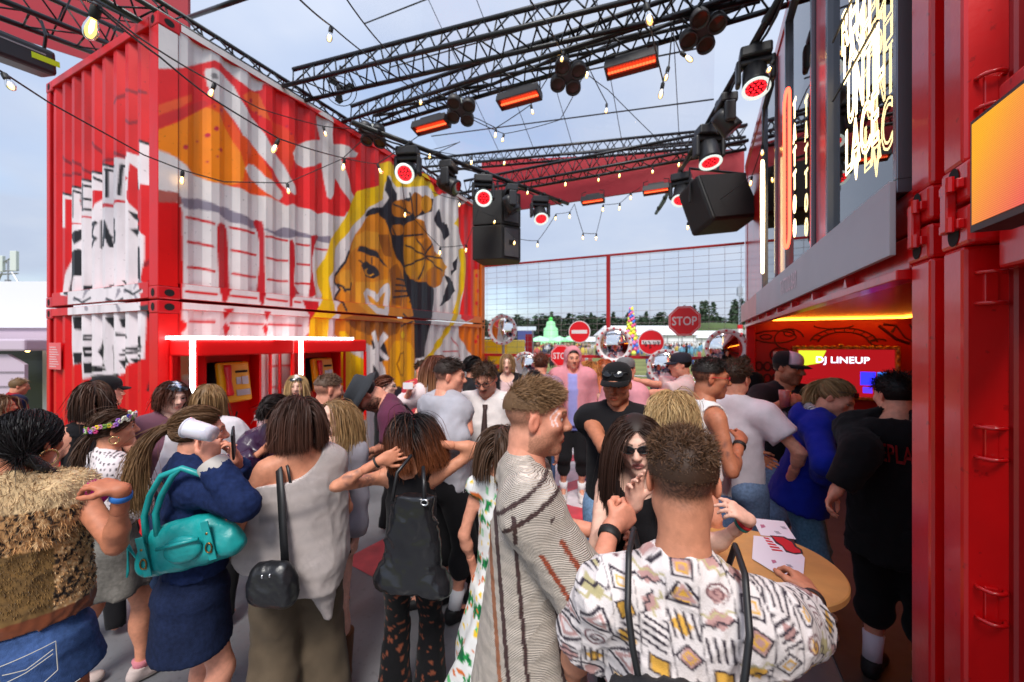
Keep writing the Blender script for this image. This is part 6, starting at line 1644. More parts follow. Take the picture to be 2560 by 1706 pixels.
string([(1020,410,5.7,0),(1150,355,5.9,0),(1076,375,5.8,0.1),(1180,392,6.2,0.1),(1262,395,6.6,0.1),(1320,470,7.0,0.1)], 'short festoon string along the lighting pipe over the mural', 0.02)

# ---------------------------------------------------------------- far fence with signs and mirrors
M_REDF = mat('red_fence_paint', lin((178,14,24)), rough=0.4); M_WIRE = mat('mesh_wire', (0.3,0.24,0.25), rough=0.5, metal=0.4)
VF = 7.95; fo = uv(UL, VF, 0); fen = empty('mesh_fence', fo, YARD_RZ, 'wire mesh fence in a red frame closing the far end of the yard', 'fence')
Wf = UR - UL; zb, ztp = EYE - 0.31, EYE + 1.69
for nm, lo, hi in (('top_rail', (0,-0.02, ztp - 0.02),(Wf, 0.02, ztp + 0.02)),('bottom_rail', (0,-0.03, zb - 0.03),(Wf, 0.03, zb + 0.03)),('fence_post', (2.74,-0.035, zb + 0.03),(2.81,0.035, ztp - 0.02)),('fence_post', (0.01,-0.03,0.0),(0.06,0.03, zb - 0.03)),('fence_post', (Wf - 0.06,-0.03,0),(Wf - 0.01,0.03, zb - 0.03))):
    b = MB(); b.lohi(lo, hi); b.build(nm, M_REDF, fen, bevel=0.006)
for i in range(21):
    b = MB(); x_ = 0.05 + i * (Wf - 0.1) / 20; b.tube((x_, 0, zb),(x_, 0, ztp),0.003,5); b.build('upright_wire', M_WIRE, fen)
for i in range(17):
    b = MB(); z_ = zb + 0.06 + i * (ztp - zb - 0.1) / 16; b.tube((0,0.01, z_),(Wf, 0.01, z_),0.003,5); b.build('cross_wire', M_WIRE, fen)
M_SIGNR = mat('sign_red', lin((228,14,30)), rough=0.4); M_SIGNW = mat('sign_white', lin((232,226,228)), rough=0.4); M_POST = mat('sign_post', (0.4,0.4,0.42), rough=0.35, metal=0.8)
def on_v(px, py, v):
    a = (px - 1280) / FPX; Y = v / (a * SA + CA); return at(px, py, Y)
def disc(r, n, t0=0.0): return [(r * math.cos(t0 + 2 * math.pi * i / n), r * math.sin(t0 + 2 * math.pi * i / n)) for i in range(n)]
def sign(px, py, r, kind, label, v=7.86, tag_=False):
    p = on_v(px, py, v); root = empty('traffic_sign', p, YARD_RZ, label, 'sign', 'traffic signs on the fence')
    n, t0 = (8, math.pi / 8) if kind == 'stop' else (32,0)
    F = lambda y0: (lambda a, c, t: (a, y0 - t, c))
    b = MB(); b.prism(disc(r, n, t0),0.02, F(0)); b.build('sign_plate', M_SIGNW, root)
    b = MB(); b.prism(disc(r * 0.93, n, t0),0.004, F(-0.0205)); b.build('red_field', M_SIGNR, root)
    if kind == 'stop':
        b = MB(); b.prism(disc(r * 0.98, n, t0),0.002, F(-0.0202)); b.build('border_band', M_SIGNR, root)
        b = MB(); b.prism(disc(r * 0.91, n, t0),0.0012, F(-0.0246)); b.build('white_line', M_SIGNW, root); b = MB(); b.prism(disc(r * 0.88, n, t0),0.0014, F(-0.026)); b.build('red_field', M_SIGNR, root)
        lettering('sign_lettering', 'STOP', lambda x, y, z: (x, -0.0295, y), M_SIGNW, root, w=r * 1.42, h=r * 0.55, offset=0.012)
    else:
        b = MB(); b.lohi((-r * 0.72,-0.028,-r * 0.16),(r * 0.72,-0.0255, r * 0.16)); bar = b.build('white_bar', M_SIGNW, root)
        if tag_:
            for i, P in enumerate(([(-0.6,0.1),(-0.5,-0.2),(-0.4,0.05),(-0.35,-0.35)],[(-0.2,0.08),(-0.05,-0.1),(-0.1,-0.5),(0.05,-0.35)],[(0.2,0.05),(0.25,-0.3),(0.38,0.0)],[(0.5,0.1),(0.55,-0.25),(0.62,0.02)],[(-0.45,-0.28),(-0.3,-0.25)])):
                b = MB(); b.path([(a * r, -0.031, c * r) for a, c in P],0.008,4); b.build('marker_scrawl', M_BLACKP, root)
    b = MB(); b.lohi((-0.02,0.002,-r),(0.02,0.05, r)); b.build('fixing_bracket', M_POST, root)
sign(1449,830,0.222, 'no', 'round no entry sign with a clean white bar on the fence')
sign(1711,803,0.29, 'stop', 'red octagonal STOP sign high on the fence')
sign(1628,856,0.236, 'no', 'round no entry sign with black marker scrawls on its bar', tag_=True)
sign(1404,890,0.24, 'stop', 'lower STOP sign half hidden by the pink hooded top')
M_MIR = mat('mirror', (0.9,0.9,0.9), rough=0.02, metal=1.0); M_SEGR = mat('rim_red', lin((200,30,40)), rough=0.4)
def mirror(px, py, r, label, v=7.82, pole=True):
    p = on_v(px, py, v); root = empty('traffic_mirror', p, YARD_RZ + R(6), label, 'mirror', 'round traffic mirrors on the fence')
    b = MB(); b.lathe([(r * 0.8,-0.012),(r * 0.84,0.03),(r * 0.98,0.03),(r, 0.0),(r * 0.96,-0.03),(0,-0.05)],(0,0,0),(0,-1,0),40); b.build('rim', M_SIGNW, root, smooth=True)
    b = MB(); b.lathe([(0,0.06),(r * 0.2,0.056),(r * 0.4,0.046),(r * 0.6,0.028),(r * 0.8,0.002),(r * 0.86,-0.01)],(0,0,0),(0,-1,0),40); b.build('mirror_glass', M_MIR, root, smooth=True)
    for i in range(16):
        t = 2 * math.pi * i / 16; P = [(r * rr * math.cos(t + dt), r * rr * math.sin(t + dt)) for rr, dt in ((0.86,-0.06),(0.86,0.06),(0.965,0.06),(0.965,-0.06))]
        b = MB(); b.prism(P, 0.004, lambda a, c, q: (a, -0.0315 - q, c)); b.build('rim_segment', M_SEGR, root)
    b = MB(); b.tube((0,0.06,-r * 1.6),(0,0.06,0.1),0.03,10); b.build('bracket_pole', M_POST, root)
mirror(1256,825,0.335, 'round mirror with red and white rim beside the orange end of the mural container')
mirror(1535,862,0.345, 'large round mirror with red and white rim below the fence post')
mirror(1815,872,0.34, 'round mirror with red and white rim beside the bar container post')
mirror(1313,915,0.3, 'low round mirror with red and white rim behind the black jacket')
mirror(1664,918,0.33, 'low round mirror with red and white rim behind the outstretched arms')
# ================================================================ festival ground beyond the fence
def far_obj(b, name, m, label, cat, kind=None, smooth=False, group=None): return setp(b.build(name, m, None, smooth), label, cat, group, kind)
rr = random.Random(5)
# wooded ridge: terrain plus pines one by one in front, mass behind
hx = np.linspace(-260,420,60)
hb = MB(); V = []; F = []
for j, y in enumerate((190,215,240,300)):
    for x in hx: V.append((x, y, (-0.2,3.0,5.5,6.0)[j] * (0.5 + 0.5 * math.sin(x * 0.012 + 0.4)) * (1 if j else 1) + (6 * math.exp(-((x - 118) / 26) ** 2) if j == 1 else 0)))
n = len(hx); F = [(j * n + i, j * n + i + 1,(j + 1) * n + i + 1,(j + 1) * n + i) for j in range(3) for i in range(n - 1)]
hb.add(V, F); setp(hb.build('hill', mat('hill_green', (0.075,0.11,0.03), rough=0.95, var=0.4, vscale=0.12), None, True), kind='structure')
def pine_mesh(seed, n=220, broad=False):
    r = random.Random(seed); b = MB(); H = 1.0
    b.path([(0,0,0),(0.004,0,0.5),(0,0,0.96)],[0.014,0.009,0.003],5, col=(0.06,0.045,0.03)); V = []; F = []; C = []
    for i in range(n):
        z = r.uniform(0.28,1.0); rad = (0.17 * (1.05 - z) + 0.03) * (1.5 if broad else 1) * r.uniform(0.2,1.0); t = r.uniform(0,6.28)
        c = np.array([rad * math.cos(t), rad * math.sin(t), z - 0.1 * rad]); s = r.uniform(0.03,0.06)
        a = np.array([r.gauss(0,1), r.gauss(0,1), r.gauss(0,0.5)]); a = a / np.linalg.norm(a) * s; d = np.cross(a, [r.gauss(0,1), r.gauss(0,1), r.gauss(0,1)]); d = d / np.linalg.norm(d) * s * 0.6
        k_ = len(V); V += [c - a, c + d, c + a, c - d]; F.append((k_, k_ + 1, k_ + 2, k_ + 3)); g = r.uniform(0.6,1.4); C += [(0.045 * g, 0.075 * g, 0.04 * g)] * 4
    return b, np.array(V), F, np.array(C)
M_PINE = mat('pine', rough=0.95); PINES = []
for s in range(4):
    b, V, F, C = pine_mesh(s, broad=s % 2); tr = b.data('trunk'); tr.materials.append(M_PINE); cr = mesh_data('crown', V, np.array(F), C, False); cr.materials.append(M_PINE); PINES.append((tr, cr))
PINE_SPOTS = [(x + rr.uniform(-5,5),196 + rr.uniform(-4,9)) for x in np.linspace(2,128,44)]
for i, (x, y) in enumerate(PINE_SPOTS):
    h = rr.uniform(9,15) * (1.25 if x > 88 else 1.0); zz = 2.5 + 2.0 * math.sin(x * 0.012 + 0.4) + (5 * math.exp(-((x - 118) / 26) ** 2) if x > 85 else 0) - 2.5
    root = empty('pine_tree', (x, y, zz), rr.uniform(0,6.28), 'dark green pine in the front row of the far wood beyond the fence', 'tree', 'pines at the edge of the far wood')
    for me, nm in zip(PINES[i % 4],('trunk', 'crown')):
        o = bpy.data.objects.new(nm, me); COL.objects.link(o); o.parent = root; o.scale = (h, h, h)
# the wood behind, read as one mass
V = []; F = []; C = []
for i in range(330):
    x = rr.uniform(-20,150); y = rr.uniform(208,260); h = rr.uniform(9,15); _, v, f, c = (None,) + tuple(pine_mesh(100 + i % 6,90,1)[1:])
    k_ = len(V) and sum(len(q) for q in V); V.append(v * [h * 2.2, h * 2.2, h * 1.05] + [x, y, 1.5]); F += [tuple(a + k_ for a in q) for q in f]; C.append(c)
setp(link('far_wood', mesh_data('wood', np.concatenate(V), np.array(F), np.concatenate(C), False), M_PINE), 'dark wooded ridge on the horizon beyond the festival field', 'wood', kind='stuff')
# tents
M_TENT = mat('tent_canvas', lin((232,232,236)), rough=0.6, bump=0.1, bscale=2)
def tent(x0, x1, yr, ye, d, dep, label, yb=872):
    A_ = at(x0, yb, d); B_ = at(x1, yb, d); zr = at(x0, yr, d)[2]; ze = at(x0, ye, d)[2]; root = empty('marquee', (A_ + B_) / 2 * [1,1,0],0, label, 'tent', 'white marquees on the field')
    w = (B_ - A_)[0] / 2
    b = MB(); b.lohi((-w, 0,0),(w, dep, ze)); b.build('wall', M_TENT, root)
    b = MB(); b.add([(-w - 0.5,-0.6, ze),(w + 0.5,-0.6, ze),(w + 0.5, dep + 0.6, ze),(-w - 0.5, dep + 0.6, ze),(-w * 0.92, dep / 2, zr),(w * 0.92, dep / 2, zr)],[(0,1,5,4),(2,3,4,5),(1,2,5),(3,0,4),(3,2,1,0)]); b.build('roof', M_TENT, root)
    for i in range(7):
        b = MB(); xx = -w + 2 * w * i / 6; b.tube((xx, -0.5,0),(xx, -0.5, ze),0.08,6); b.build('pole', M_POST, root)
tent(1520,1740,812,838,92,14, 'long white marquee in the middle of the field, behind the balloon column')
tent(1735,1840,826,845,100,12, 'lower white marquee with a sloping roof behind the STOP sign')
tent(1462,1520,842,855,110,10, 'small white marquee behind the clean no entry sign')
for (x0, x1, y0, lb) in ((1300,1330,858, 'small white stall roof left of the green tower'),):
    tent(x0, x1, y0,864,90,6, 'small white stall below the distant video screen', 876)
# green inflatable tower and stalls
M_GRN = mat('green_inflatable', lin((60,190,70)), rough=0.5, emit=(0.08,0.7,0.12), estr=0.2)
tw = at(1377,874,85); root = empty('inflatable_tower', (tw[0], tw[1],0),0, 'pale green lit tower with a pointed top on the far field', 'tower')
b = MB(); b.lathe([(2.4,0),(2.1,2.2),(1.6,2.6),(1.5,4.6),(1.0,5.0),(0.9,6.0),(0,6.4)],(0,0,0),(0,0,1),14); b.build('tower_body', mat('pale_green', lin((150,215,160)), rough=0.5, emit=(0.2,0.8,0.3), estr=0.08), root, smooth=True)
b = MB(); b.ball((0,0,6.6),0.45,10,8); b.build('tower_tip', M_GRN, root, smooth=True)
for i, (x, w) in enumerate(((1352,2.8),(1400,2.0),(1424,1.6))):
    q = at(x, 874,80); root = empty('green_stall', (q[0], q[1],0),0,('widest green lit stall beside the pale green tower', 'green lit stall just past the pale green tower', 'smallest green lit stall near the clean no entry sign')[i], 'stall', 'green lit stalls')
    b = MB(); b.lohi((-w, 0,0),(w, 2,1.3)); b.build('counter', M_GRN, root); b = MB(); b.add([(-w - 0.4,-0.4,1.9),(w + 0.4,-0.4,1.9),(w + 0.4,2.4,1.9),(-w - 0.4,2.4,1.9),(0,1,3.0)],[(0,1,4),(1,2,4),(2,3,4),(3,0,4),(3,2,1,0)]); b.build('roof', mat('mint', lin((170,235,180)), rough=0.5, emit=(0.1,0.6,0.2), estr=0.2), root)
    for s in (-1,1):
        b = MB(); b.tube((s * w, 0,1.3),(s * w, 0,1.9),0.06,6); b.build('post', M_POST, root)
# video stage
q = at(1315,876,95); root = empty('video_stage', (q[0], q[1],0),0, 'distant stage with a dark video screen and purple lights', 'stage')
b = MB(); b.lohi((-2.0,0,0.6),(1.8,0.3,4.4)); b.build('screen', emis('video', (0.05,0.06,0.16),0.8), root)
b = MB(); b.lohi((-2.2,-0.2,4.4),(2.4,0.6,5.4)); b.build('header', mat('pale_header', (0.6,0.65,0.75), rough=0.5), root)
b = MB(); b.lohi((0.6,-0.1,0.8),(1.7,-0.02,2.6)); b.build('purple_panel', emis('purple', (0.25,0.05,0.6),0.9), root)
for x in (-2.1,2.0):
    b = MB(); b.tube((x, 0,0),(x, 0,5.4),0.15,6); b.build('mast', M_TRUSS, root)
# balloon column
q = at(1578,872,48); bc = empty('balloon_column', (q[0], q[1],0),0, 'tall twisting column of bright balloons narrowing to a pink tip', 'balloons')
BC = [(0.85,0.1,0.25),(0.95,0.85,0.05),(0.05,0.2,0.75),(0.75,0.85,0.1),(0.9,0.2,0.45)]
_bm = {}
for i in range(96):
    t = i / 95; z = 0.4 + 5.6 * t; r_ = (0.62 * (1 - t) + 0.12); a = i * 2.4; s = 0.32 * (1 - 0.55 * t); ci = (i // 2 + i) % 5
    if ci not in _bm:
        b_ = MB(); b_.ball((0,0,0),1.0,10,8); _bm[ci] = b_.data('balloon', True); _bm[ci].materials.append(mat('balloon%d' % ci, BC[ci], rough=0.25))
    o = bpy.data.objects.new('balloon', _bm[ci]); COL.objects.link(o); o.parent = bc; o.location = (r_ * math.cos(a), r_ * math.sin(a), z); o.scale = (s, s, s)
# lattice mast and earth bunker on the far side
q = at(1850,800,120); root = empty('radio_mast', (q[0], q[1],0),0, 'thin grey lattice mast with a red and white foot on the ridge', 'mast')
for dx, dy in ((-0.4,0),(0.4,0),(0,0.6)):
    b = MB(); b.tube((dx, dy, 0),(dx * 0.6, dy * 0.6,19),0.08,5); b.build('leg', mat('mast_grey', (0.35,0.38,0.45), rough=0.6), root)
for i in range(18):
    b = MB(); b.tube((-0.4,0, i),(0.4,0, i + 1),0.05,4); b.build('lattice_bar', MATS['mast_grey'], root)
for i in range(4):
    b = MB(); b.lohi((-0.6,-0.3,2 + i * 1.2),(0.6,0.4,3.2 + i * 1.2)); b.build('painted_panel', M_SIGNR if i % 2 else M_SIGNW, root)
b = MB(); b.lohi((-0.8,-0.3,15.5),(0.8,0.4,18)); b.build('antenna_panel', MATS['mast_grey'], root)
q = at(1822,868,130); root = empty('earth_bunker', (q[0], q[1],0),0, 'grassed earth bunker with a grey concrete arch entrance', 'bunker')
b = MB(); V = [(26 * math.sin(p) * math.cos(t) , 12 + 14 * math.sin(p) * math.sin(t),8.5 * math.cos(p)) for p in np.linspace(0, math.pi / 2,7) for t in np.linspace(0,2 * math.pi, 25)[:-1]]
b.add(V, [(i * 24 + k_, i * 24 + (k_ + 1) % 24,(i + 1) * 24 + (k_ + 1) % 24,(i + 1) * 24 + k_) for i in range(6) for k_ in range(24)]); b.build('mound', MATS['hill_green'], root, True)
b = MB(); b.prism([(-4.6,0),(-4.6,1)] + [(4.6 * math.cos(t),1.5 + 4.2 * math.sin(t)) for t in np.linspace(math.pi, 0,14)] + [(4.6,0)],4, lambda a, c, t: (a, -6 + t, c)); b.build('arch_wall', mat('concrete', (0.33,0.33,0.32), rough=0.9), root)
b = MB(); b.prism([(-3.4,0)] + [(3.4 * math.cos(t),1.2 + 3.2 * math.sin(t)) for t in np.linspace(math.pi, 0,14)] + [(3.4,0)],0.2, lambda a, c, t: (a, -6.3 + t, c)); b.build('dark_opening', M_HOLE, root)
# far crowd on the grass: a mass of small figures
V = []; F = []; C = []; k_ = 0
def mini(x, y, h, cs):
    global k_
    prims = []
    for (cx, cz, sx, sy, sz, c) in ((-0.05,0.24,0.06,0.07,0.24, cs[1]),(0.05,0.24,0.06,0.07,0.24, cs[1]),(0,0.64,0.12,0.075,0.19, cs[0]),(-0.15,0.62,0.035,0.04,0.17, cs[0]),(0.15,0.62,0.035,0.04,0.17, cs[0]),(0,0.91,0.055,0.062,0.08, cs[2])):
        for i in range(5):
            ph = math.pi * i / 4
            for j in range(6):
                t = 2 * math.pi * j / 6; V.append((x + (cx + sx * max(math.sin(ph),0.25) * math.cos(t)) * h, y + sy * max(math.sin(ph),0.25) * math.sin(t) * h, (cz + sz * math.cos(ph)) * h)); C.append(c)
        for i in range(4):
            for j in range(6): F.append((k_ + i * 6 + j, k_ + (i + 1) * 6 + j, k_ + (i + 1) * 6 + (j + 1) % 6, k_ + i * 6 + (j + 1) % 6))
        k_ += 30
PAL = [(0.02,0.02,0.025),(0.6,0.6,0.62),(0.1,0.15,0.35),(0.5,0.1,0.1),(0.35,0.3,0.2),(0.15,0.35,0.5),(0.55,0.35,0.4),(0.05,0.06,0.1),(0.6,0.45,0.1)]
for i in range(230):
    d = rr.choice((rr.uniform(30,50), rr.uniform(42,80), rr.uniform(55,95))); px = rr.uniform(1220,1880) if rr.random() < 0.75 else rr.uniform(1300,1480)
    mini((px - 1280) / 1000 * d, d, rr.uniform(1.6,1.85),(rr.choice(PAL), rr.choice(PAL[:4]),(0.4,0.24,0.18) if rr.random() < 0.5 else (0.08,0.05,0.03)))
setp(link('far_crowd', mesh_data('crowd', np.array(V), np.array(F), np.array(C)), M_CLOTH), 'distant crowd scattered over the festival grass', 'crowd', kind='stuff')
# yellow crates, white barrier behind the fence
q = at(1262,905,11.5); root = empty('yellow_container', (q[0] - 1.2, q[1],0), R(-20), 'bright yellow container just beyond the fence', 'container')
b = MB(); b.lohi((-1.4,0,0),(1.35,1.6,2.0)); b.build('box', mat('yellow_box', lin((232,190,16)), rough=0.45), root, bevel=0.02)
b = MB(); b.lohi((-1.45,-0.02,1.2),(1.4,-0.001,1.32)); b.build('red_band', M_SIGNR, root)
for z in (0.5,1.6):
    b = MB(); b.lohi((-1.42,-0.03, z),(1.37,-0.001, z + 0.04)); b.build('rib', MATS['yellow_box'], root)
q = at(1330,880,10.5); root = empty('flag_banner', (q[0], q[1],0), R(-20), 'narrow dark red banner post beside the yellow container', 'banner'); b = MB(); b.lohi((-0.18,0,0),(0.0,0.05,2.15)); b.build('banner_cloth', M_VAL, root); b = MB(); b.tube((0.02,0,0),(0.02,0,2.25),0.02,8); b.build('banner_pole', M_POST, root)
br = empty('crowd_barrier', uv(-4.4,11.5,0), YARD_RZ, 'low pale steel barrier on the grass behind the fence', 'barrier')
for z in (0.9,1.0):
    b = MB(); b.tube((0,0, z),(9,0, z),0.022,6); b.build('rail', M_POST, br)
for i in range(30):
    b = MB(); b.tube((i * 0.3,0,0.1),(i * 0.3,0,0.95),0.009,5); b.build('bar', M_POST, br)
# ---------------------------------------------------------------- white building beyond the end of the mural container
M_WHT = mat('white_panel', lin((224,226,232)), rough=0.45); M_LIL = mat('lilac_panel', lin((196,178,194)), rough=0.35, spec=0.6)
wb = empty('white_pavilion', at(60,853,7.0) * [1,1,0],0, 'white flat roofed pavilion beside the end of the mural container', 'building')
def wbx(nm, x0, x1, y0, y1, d0, d1, m, par=None, bev=0.0):
    p0 = at(x0, y1, d0) - np.array([wb.location.x, wb.location.y, 0]); p1 = at(x1, y0, d0) - np.array([wb.location.x, wb.location.y, 0])
    b = MB(); b.lohi((p0[0], p0[1], p0[2]),(p1[0], p0[1] + d1, p1[2])); return b.build(nm, m, par or wb, bevel=bev)
wbx('roof_parapet', -700,330,704,820,7.2,3.0, M_WHT); wbx('soffit_band', -700,330,820.5,866,7.25,2.9, M_LIL)
wbx('dark_opening', -700,106,866,1150,7.5,0.1, mat('dim_glass', lin((60,68,78)), rough=0.15, spec=0.6)); wbx('white_column', 106,132,866,1150,7.2,0.3, M_WHT)
cp = wbx('glass_canopy', -300,61,848,878,6.3,0.8, M_LIL, None, 0.03)
b = MB(); P = [(-300,885),(18,886),(61,912),(61,965),(10,990),(-300,990)]; _o = np.array([wb.location.x, wb.location.y, 0])
b.prism(P, 0.05, lambda a, c, t: at(a, c, 6.4) - _o + np.array([0, t, 0])); b.build('hanging_panel', M_LIL, wb)
for yy in (930,966):
    b = MB(); b.tube(at(-200, yy, 6.38) - _o, at(58, yy, 6.38) - _o, 0.008,4); b.build('panel_joint', mat('joint', (0.25,0.2,0.24), rough=0.6), wb)
b = MB(); b.ball(at(69,878,7.1) - _o, (0.03,0.03,0.02),8,6); b.build('downlight', emis('warm_lamp', (1,0.6,0.2),4), wb)
am = empty('antenna_mast', at(20,700,22) * [1,1,0],0, 'pale antenna panels on a steel frame behind the white pavilion', 'antenna'); _o = at(20,700,22) * [1,1,0]
for x, y0, y1, w in ((36,628,678,16),(4,640,680,12),(-30,632,680,14)):
    b = MB(); p = at(x, (y0 + y1) / 2,22) - _o; b.box(p, (w * 0.022,0.15,(y1 - y0) * 0.022)); b.build('antenna_panel', mat('antenna_white', lin((206,212,208)), rough=0.5), am, bevel=0.02)
for a, c in (((-60,682),(45,676)),((-60,690),(45,684)),((20,650),(20,740)),((30,680),(45,705)),((5,682),(-5,705)),((12,655),(36,640)),((20,660),(4,650))):
    b = MB(); b.tube(at(*a, 22) - _o, at(*c, 22) - _o, 0.04,5); b.build('frame_bar', M_POST, am)
b = MB(); b.tube((0,0,0),(0,0, at(20,700,22)[2]),0.12,8); b.build('mast_pole', M_POST, am)
# ================================================================ phone booths on the mural container
M_BOOTH = mat('booth_red', lin((232,8,10)), rough=0.5, spec=0.3); M_LEDW = emis('booth_led', (0.95,0.97,1.0),4.0)
M_PHONE = mat('phone_yellow', lin((232,166,14)), rough=0.4); M_HANDR = mat('handset_red', lin((200,20,30)), rough=0.35); M_ACR = clear_sheet('acrylic_side', (0.97,0.94,0.94),1.45,0.02,0.02)
def booth(px0, label):
    # measured on the wall: near edge of the booth front
    y0 = px0; dep = 0.42; W = 0.95; z1 = EYE - 0.005 + 0.0; H = 1.05
    root = empty('phone_booth', uv(UL, VL + y0,0), YARD_RZ, label, 'phone booth', 'red wall phone booths')
    zt_, zb_ = 1.985,0.98
    b = MB(); b.lohi((0.02,0.0, zt_ - 0.15),(dep, W, zt_)); b.build('canopy', M_BOOTH, root, bevel=0.015)
    b = MB(); b.lohi((0.02,0.16, zb_ - 0.12),(dep - 0.04, W - 0.1, zb_)); b.build('shelf', M_BOOTH, root, bevel=0.02)
    b = MB(); b.lohi((0.012,0.2, zb_),(0.04, W - 0.22, zt_ - 0.15)); b.build('back_board', mat('booth_back', lin((222,8,8)), rough=0.35), root)
    for ya, yb in ((0.0,0.025),(W - 0.025, W)):
        b = MB(); b.lohi((dep - 0.03, ya, zb_ - 0.05),(dep, yb, zt_ - 0.15)); b.lohi((0.02, ya, zb_ - 0.05),(0.045, yb, zt_ - 0.15)); b.lohi((0.045, ya, zb_ - 0.05),(dep - 0.03, yb, zb_ - 0.01)); b.build('side_frame', M_BOOTH, root)
        b = MB(); b.add([(0.045,(ya + yb) / 2, zb_ - 0.01),(dep - 0.03,(ya + yb) / 2, zb_ - 0.01),(dep - 0.03,(ya + yb) / 2, zt_ - 0.15),(0.045,(ya + yb) / 2, zt_ - 0.15)],[(0,1,2,3)]); b.build('side_pane', M_ACR, root)
    b = MB(); b.lohi((0.04,0.19, zb_),(0.2,0.21, zt_ - 0.15)); b.lohi((0.04, W - 0.24, zb_),(0.2, W - 0.22, zt_ - 0.15)); b.build('inner_cheek', M_BOOTH, root)
    b = MB(); b.lohi((0.02,-0.03, zt_ + 0.001),(dep + 0.02,-0.001, zt_ + 0.028)); b.lohi((dep - 0.01,-0.03, zt_ + 0.001),(dep + 0.02, W * 0.75, zt_ + 0.028)); b.lohi((dep - 0.01,-0.031, zb_ + 0.05),(dep + 0.02,-0.0015, zt_)); b.build('led_edge', M_LEDW, root)
    # phone
    c = np.array([0.13,0.44, zb_ + 0.58]); T = rz(R(10)) @ ry(R(-8))
    b = MB(); b.box(c + [-0.03,0,0],(0.12,0.3,0.4), T); b.build('phone_mount', M_HOLE, root)
    b = MB(); b.box(c + [0.06,0.02,0],(0.07,0.32,0.4), T); ph = b.build('pay_phone', M_PHONE, root, bevel=0.02)
    b = MB(); q = [c + T @ np.array([0.12,-0.09, z]) for z in (-0.14,-0.12,0.0,0.12,0.16)]; b.path(q, [0.03,0.034,0.024,0.034,0.03],8); b.build('handset', M_HANDR, ph, smooth=True)
    for (dy, dz, w, h, m_) in ((0.07,0.09,0.13,0.022, M_HOLE),(0.03,0.0,0.05,0.07, M_POST),(0.1,0.0,0.07,0.08, M_POST),(0.07,-0.12,0.15,0.06, M_POST)):
        b = MB(); b.box(c + T @ np.array([0.1, dy, dz]),(0.008, w, h), T); b.build('key_panel', m_, ph)
    b = MB(); b.path([c + [0.1,-0.08,-0.2], c + [0.13,-0.06,-0.34], c + [0.1,0.0,-0.4], c + [0.06,0.05,-0.3]],0.009,6); b.build('phone_cord', M_BLACKP, ph, smooth=True)
    st = empty
    b = MB(); b.lohi((dep - 0.035, W - 0.2, zb_ - 0.06),(dep - 0.03, W - 0.19, zb_ + 0.2)); 
    for i, (dy, dz, w, h) in enumerate(((0.0,0.14,0.07,0.06),(0.03,0.07,0.09,0.06),(0.02,0.0,0.09,0.06))):
        b = MB(); b.lohi((0.205, W - 0.3 + dy, zb_ + dz + 0.02),(0.209, W - 0.3 + dy + w, zb_ + dz + 0.02 + h)); b.build('white_sticker', M_SIGNW, root)
    return root
booth(0.08, 'lit red phone booth closer to the camera, with a yellow pay phone')
booth(1.12, 'lit red phone booth further along the mural, with a yellow pay phone')
